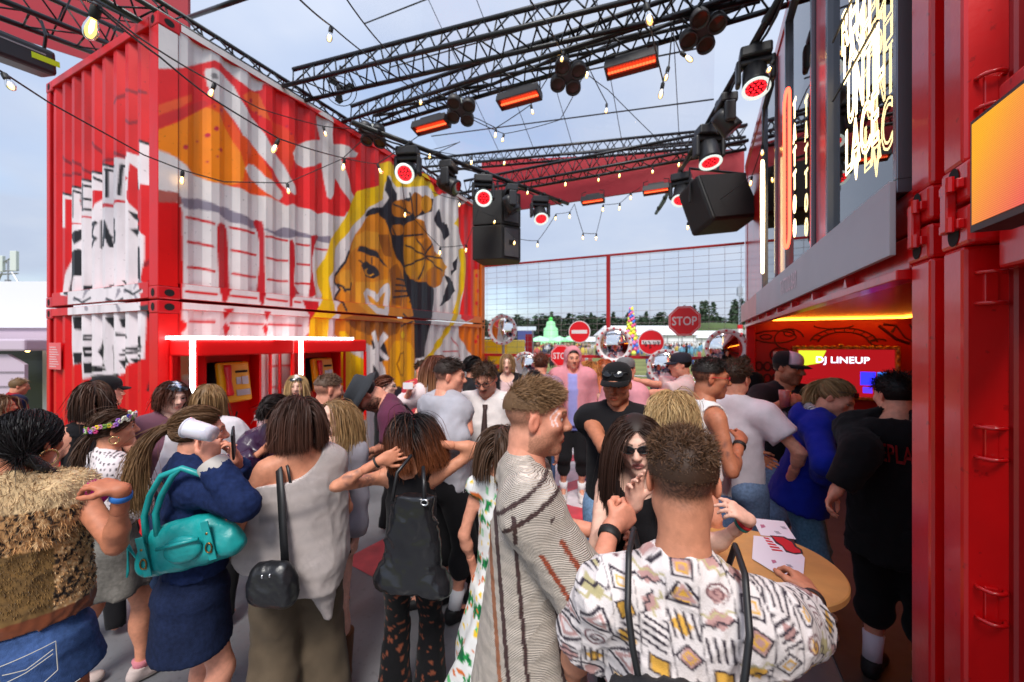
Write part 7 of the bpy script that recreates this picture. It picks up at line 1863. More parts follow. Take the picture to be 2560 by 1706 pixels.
# ================================================================ the crowd
H_DK = lin((34,25,22)); H_BR = lin((72,50,36)); H_MB = lin((104,76,52)); H_BL = lin((182,150,104)); H_DB = lin((140,108,72)); H_RD = lin((92,48,32)); H_BK = lin((20,16,17))
DEN = lin((62,84,122)); DENL = lin((112,140,172)); DEND = lin((28,38,66)); OLIVE = lin((86,74,60))
def hash2(a, b, s=0): v = np.sin(a * 127.1 + b * 311.7 + s * 74.7) * 43758.5453; return v - np.floor(v)
def print_shirt(P):
    rj = np.random.default_rng(1); return np.mean([print_once(P + rj.uniform(-0.0018,0.0018,3)) for _ in range(6)],0)
def print_once(P):
    C = np.tile(lin((228,218,216)),(len(P),1)); cs = 0.066
    # wrap the side and sleeve round so that the motif follows the cloth
    U_ = P[:, 0] + 0.35 * P[:, 1] + 0.012 * wob(P, 18,2); W_ = P[:, 2] + 0.25 * P[:, 1] + 0.012 * wob(P, 16,7)
    iu = np.floor(U_ / cs); off = (iu % 2) * 0.4; iw = np.floor(W_ / (cs * 0.9) + off); fu = U_ / cs - iu - 0.5; fw = W_ / (cs * 0.9) + off - iw - 0.5
    hsh = hash2(iu, iw); ang = hash2(iu, iw, 3) * 6.28; x = fu * np.cos(ang) - fw * np.sin(ang); y = fu * np.sin(ang) + fw * np.cos(ang)
    K, Mv, Ol, Mu = lin((58,50,60)), lin((188,146,142)), lin((188,176,132)), lin((222,170,76))
    def put(m, c): C[m] = c
    fillc = [Mv, Ol, Mu, lin((228,218,216))]
    for i in range(4): put((np.abs(fu) < 0.44) & (np.abs(fw) < 0.44) & (hash2(iu, iw, 5) > 0.25 * i) & (hash2(iu, iw, 5) <= 0.25 * i + 0.25) & (np.abs(x) + np.abs(y) < 0.36 + 0.1 * wob(P, 40,9)), fillc[i])
    r_ = np.abs(x) + np.abs(y); rd = np.sqrt(x * x + y * y)
    mk = hsh < 0.22; put(mk & (np.abs(r_ - 0.42) < 0.055), K); put(mk & (np.abs(r_ - 0.2) < 0.05), Mu)
    mk = (hsh >= 0.22) & (hsh < 0.42); put(mk & (np.abs(y - 0.16 * np.abs((x * 5) % 2 - 1) + 0.2) < 0.05), K); put(mk & (np.abs(y - 0.16 * np.abs((x * 5) % 2 - 1) - 0.12) < 0.05), Ol)
    mk = (hsh >= 0.42) & (hsh < 0.6); put(mk & (np.abs(x) < 0.42) & (np.abs(((y * 4.2) % 1) - 0.5) < 0.2), K)
    mk = (hsh >= 0.6) & (hsh < 0.8); put(mk & (np.abs(np.maximum(-y - 0.1, np.abs(x) * 0.85 + y * 0.5) - 0.28) < 0.055), K); put(mk & (np.abs(np.maximum(-y - 0.1, np.abs(x) * 0.85 + y * 0.5) - 0.12) < 0.05), Mv)
    mk = hsh >= 0.8; sp_ = (rd * 5 + np.arctan2(y, x) / 6.28) % 1; put(mk & (rd < 0.42) & (np.abs(sp_ - 0.5) < 0.2), lin((120,84,88)))
    put((np.minimum(np.abs(fu),1) > 0.47) & (hash2(iu, iw, 8) > 0.45), K)
    return C
def polka(P):
    C = np.tile(lin((226,214,216)),(len(P),1)); a = P[:, 0] * 0.7 + P[:, 1]; b = P[:, 2] + 0.15 * P[:, 0]; s = 0.03
    ib = np.floor(b / s); fa = (a / s + 0.5 * (ib % 2)) % 1 - 0.5; fb = b / s - ib - 0.5
    C[np.sqrt(fa ** 2 + fb ** 2) * s < 0.0062] = lin((40,30,40)); return C
def leopard(P):
    C = np.tile(lin((186,140,92)),(len(P),1)); n = wob(P * np.array([1,1,1.4]),95,3) + 0.5 * wob(P, 170,5); C[n > 0.28] = lin((40,28,22)); C[(n < -0.5)] = lin((214,178,132)); return C
def floral(P):
    C = np.tile(lin((226,224,222)),(len(P),1)); a = np.arctan2(P[:, 1], P[:, 0]) * 0.25; Q = np.stack([a, 0 * a, P[:, 2]],1)
    n = wob(Q * np.array([1,1,0.55]),38,11); m = wob(Q * np.array([1,1,0.8]),30,21)
    C[n > 0.35] = lin((36,140,70)); C[n > 0.6] = lin((18,92,56)); C[(m > 0.62) & (n < 0.3)] = lin((230,190,50)); C[(m < -0.72)] = lin((214,110,50)); C[(n < -0.75)] = lin((90,180,110)); return C
def polo_col(P, k):
    C = np.tile(lin((226,212,198)),(len(P),1)); Br, Or = lin((84,52,48)), lin((180,78,40)); y, x = P[:, 1], P[:, 0]
    S, E = k.S['R'], k.E['R']; ax = unit(E - S); w = P - S; t = w @ ax; lat = w @ unit(np.cross(ax, (1,0,0))); d = np.linalg.norm(w - t[:, None] * ax, axis=1)
    arm = (x > 0.195) & (t > 0.04) & (d < 0.12)
    tor = ~arm
    yy = y + 0.35 * (P[:, 2] - 1.2) * 0.25
    for c, off in ((Br, -0.045),(Br, 0.06),(Or, 0.095),(Br, -0.1),(lin((190,120,80)),-0.125)): C[tor & (np.abs(yy - off) < 0.006) & (P[:, 2] < 1.42)] = c
    C[(np.abs(t + 0.005) < 0.006) & (x > 0.06) & (d < 0.14)] = Br; C[(np.abs(t + 0.05) < 0.006) & (x > 0.06) & (d < 0.14)] = Br
    for o_ in (-0.034,0.03): C[arm & (np.abs(lat - o_) < 0.0065) & (t > 0.09)] = Or
    C *= (0.93 + 0.07 * np.sign(np.sin(P[:, 2] * 900)))[:, None]; return C
def ribbed(base, f=520, amp=0.1, axis=2):
    def fn(P): return np.asarray(base) * (1 - amp + amp * np.sin(P[:, axis] * f))[:, None]
    return fn
def denim(base, worn=0.35):
    def fn(P):
        n = 0.5 + 0.5 * wob(P, 9,4); w = np.exp(-((np.abs(P[:, 0]) - 0.1) / 0.05) ** 2) * np.clip((P[:, 2] - 0.3) / 0.4,0,1); return np.asarray(base) * (0.8 + 0.5 * n + worn * w)[:, None]
    return fn
def tattoo(nm, spots, colr=lin((60,50,60))):
    def fn(V, C, k):
        for (a, b, t0, t1, lat, wdt) in spots:
            A_, B_ = {'u': (k.S[nm], k.E[nm]), 'f': (k.E[nm], k.W[nm])}[a]; ax = unit(B_ - A_); w = V - A_; t = (w @ ax) / np.linalg.norm(B_ - A_); d = np.linalg.norm(w - (w @ ax)[:, None] * ax, axis=1)
            m = (t > t0) & (t < t1) & (d < 0.075) & (wob(V, 120, int(t0 * 100)) > b); C[m] = C[m] * 0.4 + colr * 0.6
        return C
    return fn
def tee(col, name='t_shirt', **k): return dict(dict(name=name, col=col, off=0.022, sleeve=0.62, hem=0.86, flare=0.016, fold=0.006), **k)
def bot(kind, col, name, **k): return dict(dict(type='bottom', kind=kind, name=name, col=col), **k)
SH_W = dict(col=lin((214,208,206)), sole=lin((230,228,226))); SH_B = dict(col=lin((24,23,25)), sole=lin((30,30,32)))
SH_WS = dict(SH_W, sock=lin((225,225,228)), sockh=0.28)
PEOPLE = {}
def P(key, label, **sp):
    PEOPLE[key] = person(sp, label, 'people in the crowd'); return PEOPLE[key]

# ---- front row
def braids(root, k, s):
    b = MB()
    for sd, pts in ((1,[(0.06,-0.07,-0.04),(0.095,-0.03,-0.1),(0.13,0.03,-0.16),(0.17,0.09,-0.2),(0.2,0.12,-0.235)]),(-1,[(-0.06,-0.07,-0.04),(-0.1,-0.03,-0.11),(-0.14,0.02,-0.2),(-0.15,0.05,-0.3)])):
        P_ = np.array(pts); t = np.linspace(0,1,34); Q = np.stack([np.interp(t, np.linspace(0,1, len(P_)), P_[:, i]) for i in range(3)],1)
        b.path(hp(k, s, Q),(0.019 - 0.006 * t + 0.005 * np.abs(np.sin(t * 24))) * s, 8)
    o = b.build('braid', mat('braid_hair', H_BK * 0.8, rough=0.45, bump=0.7, bscale=120), root, smooth=True)
def fur_collar(F, k):
    U, Rb = k.U, k.Rb
    F.ell(U(0,-0.085,1.37),(0.19,0.05,0.11), Rb, 0.03); F.cap(U(-0.16,0.0,1.45), U(-0.12,-0.08,1.44),0.045, None, 0.03); F.cap(U(0.16,0.0,1.45), U(0.12,-0.08,1.44),0.045, None, 0.03)
def vest_col(P):
    C = leopard(P); up = (P[:, 2] > 1.405) & (P[:, 1] < 0.02); C[up] = lin((198,170,130)); bd = (P[:, 2] < 1.255 + 0.1 * P[:, 0] + 0.02 * wob(P, 20,2)) & (P[:, 0] < 0.12); C[bd] = lin((122,92,52)) * (0.75 + 0.35 * (0.5 + 0.5 * wob(P, 200,4)))[bd][:, None]
    C[P[:, 2] < 1.02] = lin((112,58,34)); return C
def fur_tufts(root, k, s, g_name='fur_vest'):
    o = [c for c in root.children if c.name.startswith(g_name)][0]; me = o.data; n = len(me.vertices)
    co = np.empty(n * 3, np.float32); me.vertices.foreach_get('co', co); co = co.reshape(-1,3); no = np.empty(n * 3, np.float32); me.vertices.foreach_get('normal', no); no = no.reshape(-1,3)
    cl = np.empty(n * 4, np.float32); me.color_attributes['Col'].data.foreach_get('color', cl); cl = cl.reshape(-1,4)[:, :3]
    ok = np.nonzero(co[:, 2] / s > 1.04)[0]; r = np.random.default_rng(2); idx = r.choice(ok, 15000); d = no[idx] + r.normal(size=(15000,3)) * 0.35 + np.array([0,0,-0.5]); d /= np.linalg.norm(d, axis=1, keepdims=True)
    long_ = np.where(co[idx, 2] / s > 1.27,0.019,0.006)[:, None] * s
    Pp = np.stack([co[idx], co[idx] + d * long_ * 0.5, co[idx] + d * long_ + np.array([0,0,-0.004])],1); V, F, C = ribbons(Pp, 0.0024,3, np.ones(3),0.22)
    C = np.repeat(cl[idx],6,0) * C; link('fur_pile', mesh_data('fur', V, F, C), M_FUR, root)
def pocket(root, k, s):
    m = mat('pale_thread', lin((190,186,176)), rough=0.8); f = lambda x, z: np.array([x, -0.01 - 0.205 * math.sqrt(max(0.05,1 - (x / 0.24) ** 2)) - 0.012 - 0.03 * (0.97 - z), z]) * s
    for P_ in ([(0.03,0.93),(0.15,0.945),(0.155,0.84),(0.1,0.8),(0.04,0.83),(0.03,0.93)],[(0.04,0.9),(0.09,0.89),(0.145,0.92)],[(0.04,0.87),(0.09,0.88),(0.145,0.905)],[(-0.2,0.76),(-0.1,0.755),(0,0.75),(0.1,0.755),(0.2,0.76)]):
        Q = np.array([f(a[0] + (b_[0] - a[0]) * t, a[1] + (b_[1] - a[1]) * t) for a, b_ in zip(P_[:-1], P_[1:]) for t in (0,0.25,0.5,0.75)] + [f(*P_[-1])]); b = MB(); b.path(Q, 0.0016,5); b.build('stitching', m, root)
P('leopard', 'person with dark braids, leopard fur vest and denim skirt, seen from behind', px=(70,1022,1.5), to=20, lod=0, sex='f', build=1.14, skin='tan', head=(22,6,0), seed=11,
  hair=dict(style='pony', col=H_BK, len=0.012, tie=(0.06,-0.085,-0.045), cap=0.01, n=3200, m=9, spread=0.05, vol=0.012), acc=[braids, hoop(1,0.03), fur_tufts, pocket, band('R', 0.9,0.012, lin((40,110,190)))],
  armR=dict(w=(304,1226,1.4), hint_w=(0.9,-0.3,-1.0), dir_w=(-0.85,-0.15,0.35), palm_w=(-0.3,0.1,-0.9), curl=0.5), armL=dict(t=(-0.3,0.15,0.95)),
  wear=[bot('skirt', denim(lin((58,82,128))), 'denim_skirt', hem=0.74, waist=1.0, mat=M_DENIM, rhem=(0.235,0.2), h=0.009, off=0.02), tee(lin((214,40,140)), 'pink_top', sleeve=0.12, hem=1.0, off=0.01, h=0.012),
        dict(name='fur_vest', col=vest_col, off=0.032, sleeve=0.0, hem=0.97, h=0.0065, mat=M_FUR, neck=0.08, fold=0.01, extra=[fur_collar])])
def flower_crown(root, k, s):
    r = random.Random(4); cols = [lin((150,100,190)), lin((230,200,40)), lin((190,50,110)), lin((90,130,50)), lin((220,220,200)), lin((60,60,170)), lin((200,120,170)), lin((110,140,60))]
    for i in range(64):
        t = i * 2 * math.pi / 64 + r.uniform(-0.05,0.05); c = np.array([0.09 * math.cos(t),0.112 * math.sin(t) - 0.012,0.048 + 0.035 * math.sin(t) + r.uniform(-0.012,0.014)])
        b = MB(); cl = cols[r.randrange(8)]
        for j in range(6):
            a = j * 1.05; d = np.array([math.cos(a), math.sin(a),0]) * 0.009; b.ball(hp(k, s, [c + rz(t) @ np.array([0.006, d[0], d[1]])])[0],0.0065 * s, 6,4)
        b.build('crown_flower', mat('petal%d' % (i % 8), cl, rough=0.7) if False else mat('petal%.2f%.2f' % (cl[0], cl[2]), cl, rough=0.7), root, smooth=True)
    b = MB(); b.path(hp(k, s, ellipse((0,-0.012,0.048),(1,0,0),(0,1,0.3),0.087,0.108,30)[:-1]),0.006 * s, 6, closed=True); b.build('crown_vine', mat('vine', lin((90,120,40)), rough=0.8), root)
P('crown', 'person with a flower crown, polka dot blouse and grey denim skirt, in profile', px=(286,1022,2.3), to=78, lod=0, sex='f', build=1.08, skin='warm', head=(6,-2,0), seed=12,
  hair=dict(style='pony', col=H_BR, len=0.1, tie=(0,-0.1,-0.02), n=1800, m=9, spread=0.3), acc=[flower_crown, hoop(1,0.022), strap(lambda k: [k.U(0.12,0.1,1.3), k.U(0.11,0.02,1.475), k.U(0.08,-0.1,1.38), k.U(-0.02,-0.13,1.2)],0.03, mat('pink_strap', lin((220,110,140)), rough=0.6))],
  armR=dict(w=(350,1170,2.3), hint=(0.5,-0.6,-1), curl=0.5), armL=dict(t=(-0.1,0.3,1.2), curl=0.6), footR=(0.1,0.12), footL=(-0.1,-0.22),
  wear=[bot('skirt', ribbed(lin((120,116,110)),60,0.12,0), 'denim_skirt', hem=0.62, mat=M_DENIM, rhem=(0.235,0.2), pleat=7, pamp=0.008), dict(name='polka_dot_blouse', col=polka, off=0.02, sleeve=1.6, puff=1, hem=1.04, h=0.0065, neck=0.075, ndeep=0.03)], shoes=dict(col=lin((196,178,172)), sole=lin((214,204,190)), sock=lin((200,120,130)), sockh=0.12))
def collar_fold(F, k): pass
P('denim', 'person in a dark denim jacket with a long light brown ponytail, holding a phone', px=(500,1014,1.85), to=80, lod=0, sex='f', skin='fair', head=(4,3,0), seed=13, iris=lin((90,100,110)),
  hair=dict(style='pony', col=H_MB, tip=H_DB, len=0.3, tie=(0,-0.115,0.035), n=3000, m=15, spread=0.32, taildir=(0,-0.75,-0.35), wmul=1.2), acc=[band('R', 0.93,0.012, lin((50,110,200))), band('R', 0.8,0.045, lin((178,172,166)), 'turned_cuff', 0.058)],
  armR=dict(w=(528,1155,1.68), hint_w=(0.9,-0.2,-1.0), dir_w=(-0.1,0.1,1.0), palm_w=(-0.4,0.9,0.0), curls=(0.25,0.4,0.5,0.6), thumb=0.3), armL=dict(w=(592,1150,1.9), hint_w=(0.6,0.6,-1), dir_w=(-0.25,-0.1,0.9), palm_w=(-0.7,-0.6,0), curl=0.55),
  wear=[bot('skirt', denim(DEND, 0.2), 'denim_skirt', hem=0.62, mat=M_DENIM, rhem=(0.2,0.165), off=0.02), dict(name='denim_jacket', col=denim(lin((26,40,78)),0.1), off=0.03, soff=0.03, sleeve=1.85, hem=0.98, mat=M_DENIM, h=0.0075, fold=0.011, collar=1, cuff=0)], shoes=dict(col=lin((120,72,40)), high=0.22, wide=0.012, name='ankle_boot'))
def poncho_extra(F, k):
    U, Rb = k.U, k.Rb
    F.ecyl(U(0.03,-0.01,0.82), U(0.0,0,1.34),(0.185,0.155),(0.172,0.126),0.05, rot=Rb)
    F.cap(k.S['L'] + [0,0,-0.1], U(-0.2,0.03,1.0),0.07,0.085,0.07); F.cap(k.S['R'], U(0.17,0.02,0.92),0.06,0.07,0.06)
    F.cap(U(0.08,-0.09,0.92), U(0.12,-0.09,0.66),0.09,0.025,0.08)
    F.ell(U(-0.1,-0.06,1.52),(0.2,0.2,0.17), Rb, 0.012, 's'); F.ell(k.S['L'] + [-0.03,0,0.04],(0.13,0.16,0.1), None, 0.02, 's')
def poncho_col(P):
    C = np.tile(lin((236,222,218)),(len(P),1)); m = np.exp(-((P[:, 2] - 1.215 - 0.08 * P[:, 0]) / 0.022) ** 2) * (np.abs(P[:, 0]) < 0.17) * (P[:, 1] < 0); C = C * (1 - 0.5 * m[:, None]) + lin((90,84,96)) * 0.5 * m[:, None]
    e = np.clip((np.abs(P[:, 0]) - 0.16) / 0.1,0,1); C *= (1.0 + 0.06 * e)[:, None]; return C * (0.95 + 0.05 * np.sin(P[:, 2] * 700))[:, None]
P('poncho', 'person in a loose white off-shoulder knit and brown cargo trousers, seen from behind', px=(745,988,1.98), to=-4, lod=0, sex='f', build=1.08, skin='warm', head=(-14,8,0), seed=14,
  hair=dict(style='long', col=lin((64,42,34)), tip=lin((84,52,40)), len=0.26, n=3400, flow=0.35, grav=0.4, vol=0.014, part=0.02), acc=[strap(lambda k: [k.U(-0.1,0.1,1.3), k.U(-0.095,0.02,1.47), k.U(-0.09,-0.1,1.4), k.U(-0.08,-0.17,1.2), k.U(-0.07,-0.215,1.0)],0.032, mat('black_strap', (0.012,0.012,0.014), rough=0.5)), strap(lambda k: [k.U(-0.07,0.02,1.475), k.U(-0.055,-0.09,1.42), k.U(-0.04,-0.125,1.32)],0.012, MATS['black_plastic'], 'bra_strap')],
  armL=dict(t=(-0.28,0.12,1.0)), armR=dict(t=(0.2,0.22,0.98)), footR=(0.13,0.05), footL=(-0.12,-0.05),
  wear=[bot('pants', denim(OLIVE, 0.1), 'cargo_trousers', hem=0.06, leg=0.045, flare=0.05, fold=0.012, off=0.03), dict(name='off_shoulder_knit', col=poncho_col, off=0.03, sleeve=0.0, hem=0.95, rhem=(0.2,0.16), mat=M_KNIT, neck=0.0, h=0.0085, fold=0.009, ffreq=17, extra=[poncho_extra])], shoes=SH_B)
P('crop', 'fair haired person in a cropped white knit and brown boots, looking aside', px=(836,1016,2.4), to=205, lod=0, sex='f', skin='pale', head=(48,-18,-8), seed=15, H=1.62,
  hair=dict(style='long', col=H_DB, tip=H_BL, len=0.42, n=2000, flow=0.5, grav=0.42, curl=0.15, shift=0.0), acc=[necklace((0.05,0.03,0.02),0.06,0.005)],
  armL=dict(w=(888,1372,2.35), curl=0.4), armR=dict(t=(0.25,0.15,1.0)), footL=(-0.12,0.1),
  wear=[bot('shorts', BLACK, 'shorts', hem=0.78, waist=0.99, off=0.012), dict(name='corset_top', col=lin((220,212,210)), off=0.012, sleeve=0.0, hem=1.02, neck=0.1, ndeep=0.06), dict(name='cropped_knit', col=lin((206,200,214)), off=0.03, soff=0.032, sleeve=1.9, puff=1, hem=1.2, neck=0.115, ndeep=0.05, mat=M_KNIT)], shoes=dict(col=lin((104,66,36)), high=0.3, wide=0.018, name='boot'))
P('armsup', 'dark haired person in black lifting a tattooed arm behind the head', px=(1030,1036,2.1), to=14, lod=0, sex='f', skin='warm', head=(-8,6,0), seed=16, bodycol=tattoo('L', [('u', 0.35,0.3,0.75,0,0),('f', 0.55,0.2,0.6,0,0)]),
  hair=dict(style='long', col=H_BK, tip=lin((124,66,34)), len=0.34, n=3000, flow=0.4, grav=0.34, curl=0.16, wind=(0.45,-0.1,0), vol=0.02), acc=[band('L', 0.92,0.006,(0.01,0.01,0.01))],
  armL=dict(w=(950,1152,1.9), hint_w=(-1,-0.5,-0.35), dir_w=(0.9,0.05,0.32), palm_w=(0.15,1,0.1), curls=(0.05,0.4,0.5,0.5), thumb=0.1, spread=0.5), armR=dict(w=(1092,1110,2.05), hint_w=(1,0.3,-0.2), curl=0.6),
  wear=[bot('pants', lambda P: np.where((wob(P, 60,4) > 0.55)[:, None], lin((110,58,40)), lin((16,15,17))), 'lace_trousers', hem=0.06, flare=0.05, leg=0.012, h=0.009), dict(name='black_tank_top', col=BLACK, off=0.008, sleeve=0, hem=0.92, neck=0.085, ndeep=0.0)], shoes=SH_B)
P('hoodie', 'person in a pale grey hooded sweatshirt and black shorts, short dark hair', px=(1124,894,2.9), to=58, lod=0, skin='fair', head=(30,4,0), fade=0.7, seed=17,
  hair=dict(style='fadecut', col=lin((48,34,28)), len=0.045, line=0.022, comb=(0,0.75,-0.1), lift=0.35, n=2600), acc=[], armR=dict(w=(1172,1080,2.7), hint=(0.4,-0.5,-1), dir_w=(-0.2,0,1), curl=0.3), armL=dict(t=(-0.2,0.35,1.2)),
  wear=[bot('shorts', BLACK, 'shorts', hem=0.44, leg=0.03, off=0.02), dict(name='hooded_sweatshirt', col=lin((166,164,172)), off=0.035, soff=0.036, sleeve=1.85, puff=1, hem=0.88, hood=1, fold=0.012, h=0.0095)], shoes=dict(SH_B, sock=lin((225,225,228)), sockh=0.3))
def tie_acc(root, k, s):
    b = MB(); U = k.U; P_ = [(0.0,1.425,0.02),(0.0,1.39,0.013),(0.0,1.2,0.026),(0.0,1.02,0.036),(0.0,0.985,0.002)]
    V = []; 
    for _, z, w in P_:
        y = 0.158 if z < 1.3 else 0.158 - (z - 1.3) * 0.4
        V += [k.U(-w, y, z) * s, k.U(w, y, z) * s]
    o = link('necktie', mesh_data('tie', V, np.array([(2 * i, 2 * i + 1,2 * i + 3,2 * i + 2) for i in range(4)])), mat('tie_brown', lin((52,30,28)), rough=0.6, bump=0.3, bscale=200), root); m = o.modifiers.new('thickness', 'SOLIDIFY'); m.thickness = 0.006
    b = MB(); b.box(k.U(0,0.165,1.22) * s, (0.045,0.006,0.006)); b.build('tie_clip', M_SILVER, root)
P('tie', 'bespectacled person with a moustache in a white shirt and dark tie', px=(1214,905,3.1), to=190, lod=0, skin='fair', head=(8,26,0), mous=1, stubble=0.25, seed=18,
  hair=dict(style='short', col=H_BR, len=0.06, lift=0.5, comb=(0.1,0.6,-0.1), curl=0.5, clump=0.7, tz=0.0, n=2600), acc=[tie_acc, sunglasses('eyes', lens=clear_sheet('spectacle_lens', (0.95,0.95,0.95),1.3,0.0,0.02), w=0.025, h=0.019, name='spectacles')],
  armR=dict(t=(0.28,0.2,1.05)), armL=dict(t=(-0.28,0.12,0.98)),
  wear=[bot('pants', BLACK, 'trousers', hem=0.06, leg=0.025), dict(name='white_shirt', col=lin((222,214,212)), off=0.026, sleeve=1.6, hem=0.8, collar=1, fold=0.011, h=0.0095, rhem=(0.21,0.155))], shoes=SH_B)
# ---- the two in front
P('polo', 'person in a striped cream knit polo with white face paint, in profile', px=(1340,932,1.38), necklen=0.015, to=84, lod=0, skin='fair', head=(2,3,0), fade=0.55, stubble=0.45, seed=19, hairtop=0.03,
  facepaint=[(0.072,0.05,0.04,0.018),(0.04,0.018,0.05,-0.012),(0.068,0.03,0.055,0.008),(0.055,0.008,0.064,-0.01),(0.062,0.06,0.08,0.045)],
  hair=dict(style='fadecut', col=lin((112,84,58)), tip=lin((146,112,78)), len=0.042, line=0.03, comb=(0,0.85,0.12), lift=0.32, clump=0.4, curl=0.15, n=3800, w=0.0015), acc=[necklace((0.4,0.4,0.42),0.068,0.05, M_SILVER), band('R', 0.9,0.016,(0.012,0.012,0.013), 'leather_bracelet')],
  armR=dict(w=(1528,1322,1.36), hint_w=(0.1,-0.8,-1.0), dir_w=(0.8,0.25,0.55), palm_w=(-0.2,0.9,-0.1), curl=0.95), armL=dict(w=(1500,1330,1.6), hint_w=(-0.1,0.7,-1), curl=0.6),
  wear=[bot('pants', lin((40,36,38)), 'trousers', hem=0.06), dict(name='knit_polo', col=polo_col, off=0.024, soff=0.03, sleeve=0.95, flare=0.016, hem=0.76, rhem=(0.215,0.19), collar=1, h=0.006, mat=M_KNIT, fold=0.007, neck=0.066, ndeep=0.03)], shoes=SH_W)
def cord_strap(sd):
    def f(root, k, s):
        q = [k.U(sd * 0.09,0.1,1.36), k.U(sd * 0.118,0.035,1.525), k.U(sd * 0.122,-0.07,1.512), k.U(sd * 0.118,-0.145,1.43), k.U(sd * 0.105,-0.172,1.36), k.U(sd * 0.09,-0.185,1.3)]
        Q = np.array(q); t = np.linspace(0,1,26); Q = np.stack([np.interp(t, np.linspace(0,1,6), Q[:, i]) for i in range(3)],1)
        b = MB(); b.path(Q * s, 0.0075 * s, 8); b.build('backpack_cord', MATS['black_strap'], root, smooth=True)
    return f
P('print', 'person in a bold geometric print shirt, seen from behind at the table', px=(1705,1054,0.98), necklen=0.05, shrugL=-0.03, shrugR=-0.03, to=-2, lod=0, skin='warm', head=(-4,4,0), fade=0.8, seed=20, build=1.04, hairtop=0.025,
  hair=dict(style='fadecut', col=lin((66,46,34)), tip=lin((106,76,52)), len=0.034, line=0.015, comb=(0.05,0.3,0.1), lift=0.32, curl=0.6, clump=0.6, n=4200, w=0.0016, tz=0.03), acc=[necklace((0.02,0.018,0.02),0.066,0.0), cord_strap(1), cord_strap(-1), band('R', 0.88,0.009,(0.03,0.015,0.015), 'braided_bracelet'), sunglasses('eyes', w=0.027, h=0.02)],
  armR=dict(w=(2040,1494,1.26), hint_w=(0.8,-0.3,-1.0), dir_w=(0.15,0.75,0.25), palm_w=(-0.5,0.1,-0.9), curl=0.45), armL=dict(w=(1400,1760,1.35), hint_w=(-1,-0.2,-0.5), curl=0.5),
  wear=[bot('pants', lin((40,40,46)), 'trousers', hem=0.06), dict(name='print_shirt', col=print_shirt, off=0.022, soff=0.024, sleeve=0.75, flare=0.016, hem=0.82, rhem=(0.2,0.155), collar=1, h=0.0045, fold=0.008, neck=0.064)], shoes=SH_W)
P('shades', 'dark haired person in oval sunglasses and a black top, facing the camera', px=(1592,1030,1.62), to=186, lod=0, sex='f', skin='pale', head=(-4,6,6), seed=21, lip=lin((170,90,90)),
  hair=dict(style='long', col=lin((56,36,28)), tip=lin((30,20,18)), len=0.5, n=3000, flow=0.36, grav=0.5, vol=0.007, part=-0.01), acc=[sunglasses('eyes', w=0.026, h=0.0155), band('L', 0.9,0.008, lin((200,40,50))), band('L', 0.84,0.006, lin((30,120,110)))],
  armR=dict(w=(1588,1262,1.4), hint_w=(-0.6,-0.2,-1), dir_w=(-0.1,-0.2,1), palm_w=(0.2,-1,0), curls=(0.1,0.25,0.35,0.45), spread=0.5), armL=dict(w=(1872,1300,1.5), hint_w=(0.8,0.1,-1), dir_w=(-0.8,-0.1,0.55), palm_w=(-0.1,0.5,-0.8), curls=(0.15,0.35,0.45,0.5)),
  wear=[bot('pants', BLACK, 'trousers', hem=0.06), dict(name='black_top', col=BLACK, off=0.008, sleeve=0, hem=0.92, neck=0.085, ndeep=0.04)], shoes=SH_B)
# ---- middle distance, centre and bar side
P('blackcap', 'person in a black cap and sleeveless black shirt with tattooed arms', px=(1542,898,2.5), to=176, lod=0, skin='tan', head=(18,8,0), seed=22, stubble=0.3, build=1.08, bodycol=tattoo('R', [('f', 0.3,0.3,0.7,0,0)]), hairtop=0.03,
  hair=dict(style='short', col=H_DK, len=0.012, n=900), acc=[cap_hat(lin((22,22,24))), sunglasses('top'), band('R', 0.9,0.012, lin((190,60,120)))],
  armR=dict(w=(1622,1085,2.25), hint_w=(-1,-0.4,-0.7), curl=0.5), armL=dict(t=(-0.2,0.3,1.12)),
  wear=[bot('pants', denim(DENL), 'jeans', hem=0.06, mat=M_DENIM, leg=0.03), tee(BLACK, 'sleeveless_shirt', sleeve=0.12, soff=0.02, hem=0.84)], shoes=SH_W)
P('blonde', 'person with tousled blond hair seen from behind, between black cap and white vest', px=(1682,976,2.15), to=10, lod=0, sex='f', skin='fair', seed=23, hair=dict(style='long', col=H_BL, tip=lin((206,180,136)), len=0.26, n=2400, flow=0.5, grav=0.34, curl=0.28, vol=0.022), wear=[bot('pants', DEN, 'jeans', hem=0.06, mat=M_DENIM), tee(lin((200,190,190)), 'pale_top', sleeve=0.4)])
P('tank', 'person in a white vest and red sunglasses with a tattooed arm', px=(1776,892,2.6), to=66, lod=0, skin='tan', head=(10,4,0), fade=0.7, seed=24, bodycol=tattoo('R', [('u', 0.35,0.4,0.8,0,0)]),
  hair=dict(style='fadecut', col=H_DK, len=0.03, line=0.03, comb=(0,0.4,0.1), lift=0.4), acc=[sunglasses('eyes', mat('red_frame', lin((200,20,40)), rough=0.3), mat('red_lens', lin((150,10,20)), rough=0.1), h=0.014), band('R', 0.9,0.014,(0.012,0.012,0.014))],
  armR=dict(w=(1850,1108,2.5), hint_w=(-0.2,-0.6,-1), curl=0.6), armL=dict(t=(-0.15,0.35,1.1)),
  wear=[bot('shorts', denim(lin((90,112,150))), 'denim_shorts', hem=0.5, mat=M_DENIM, leg=0.025), dict(name='white_vest', col=WHITE, off=0.014, sleeve=0, hem=0.88, neck=0.085, ndeep=0.02)], shoes=SH_W)
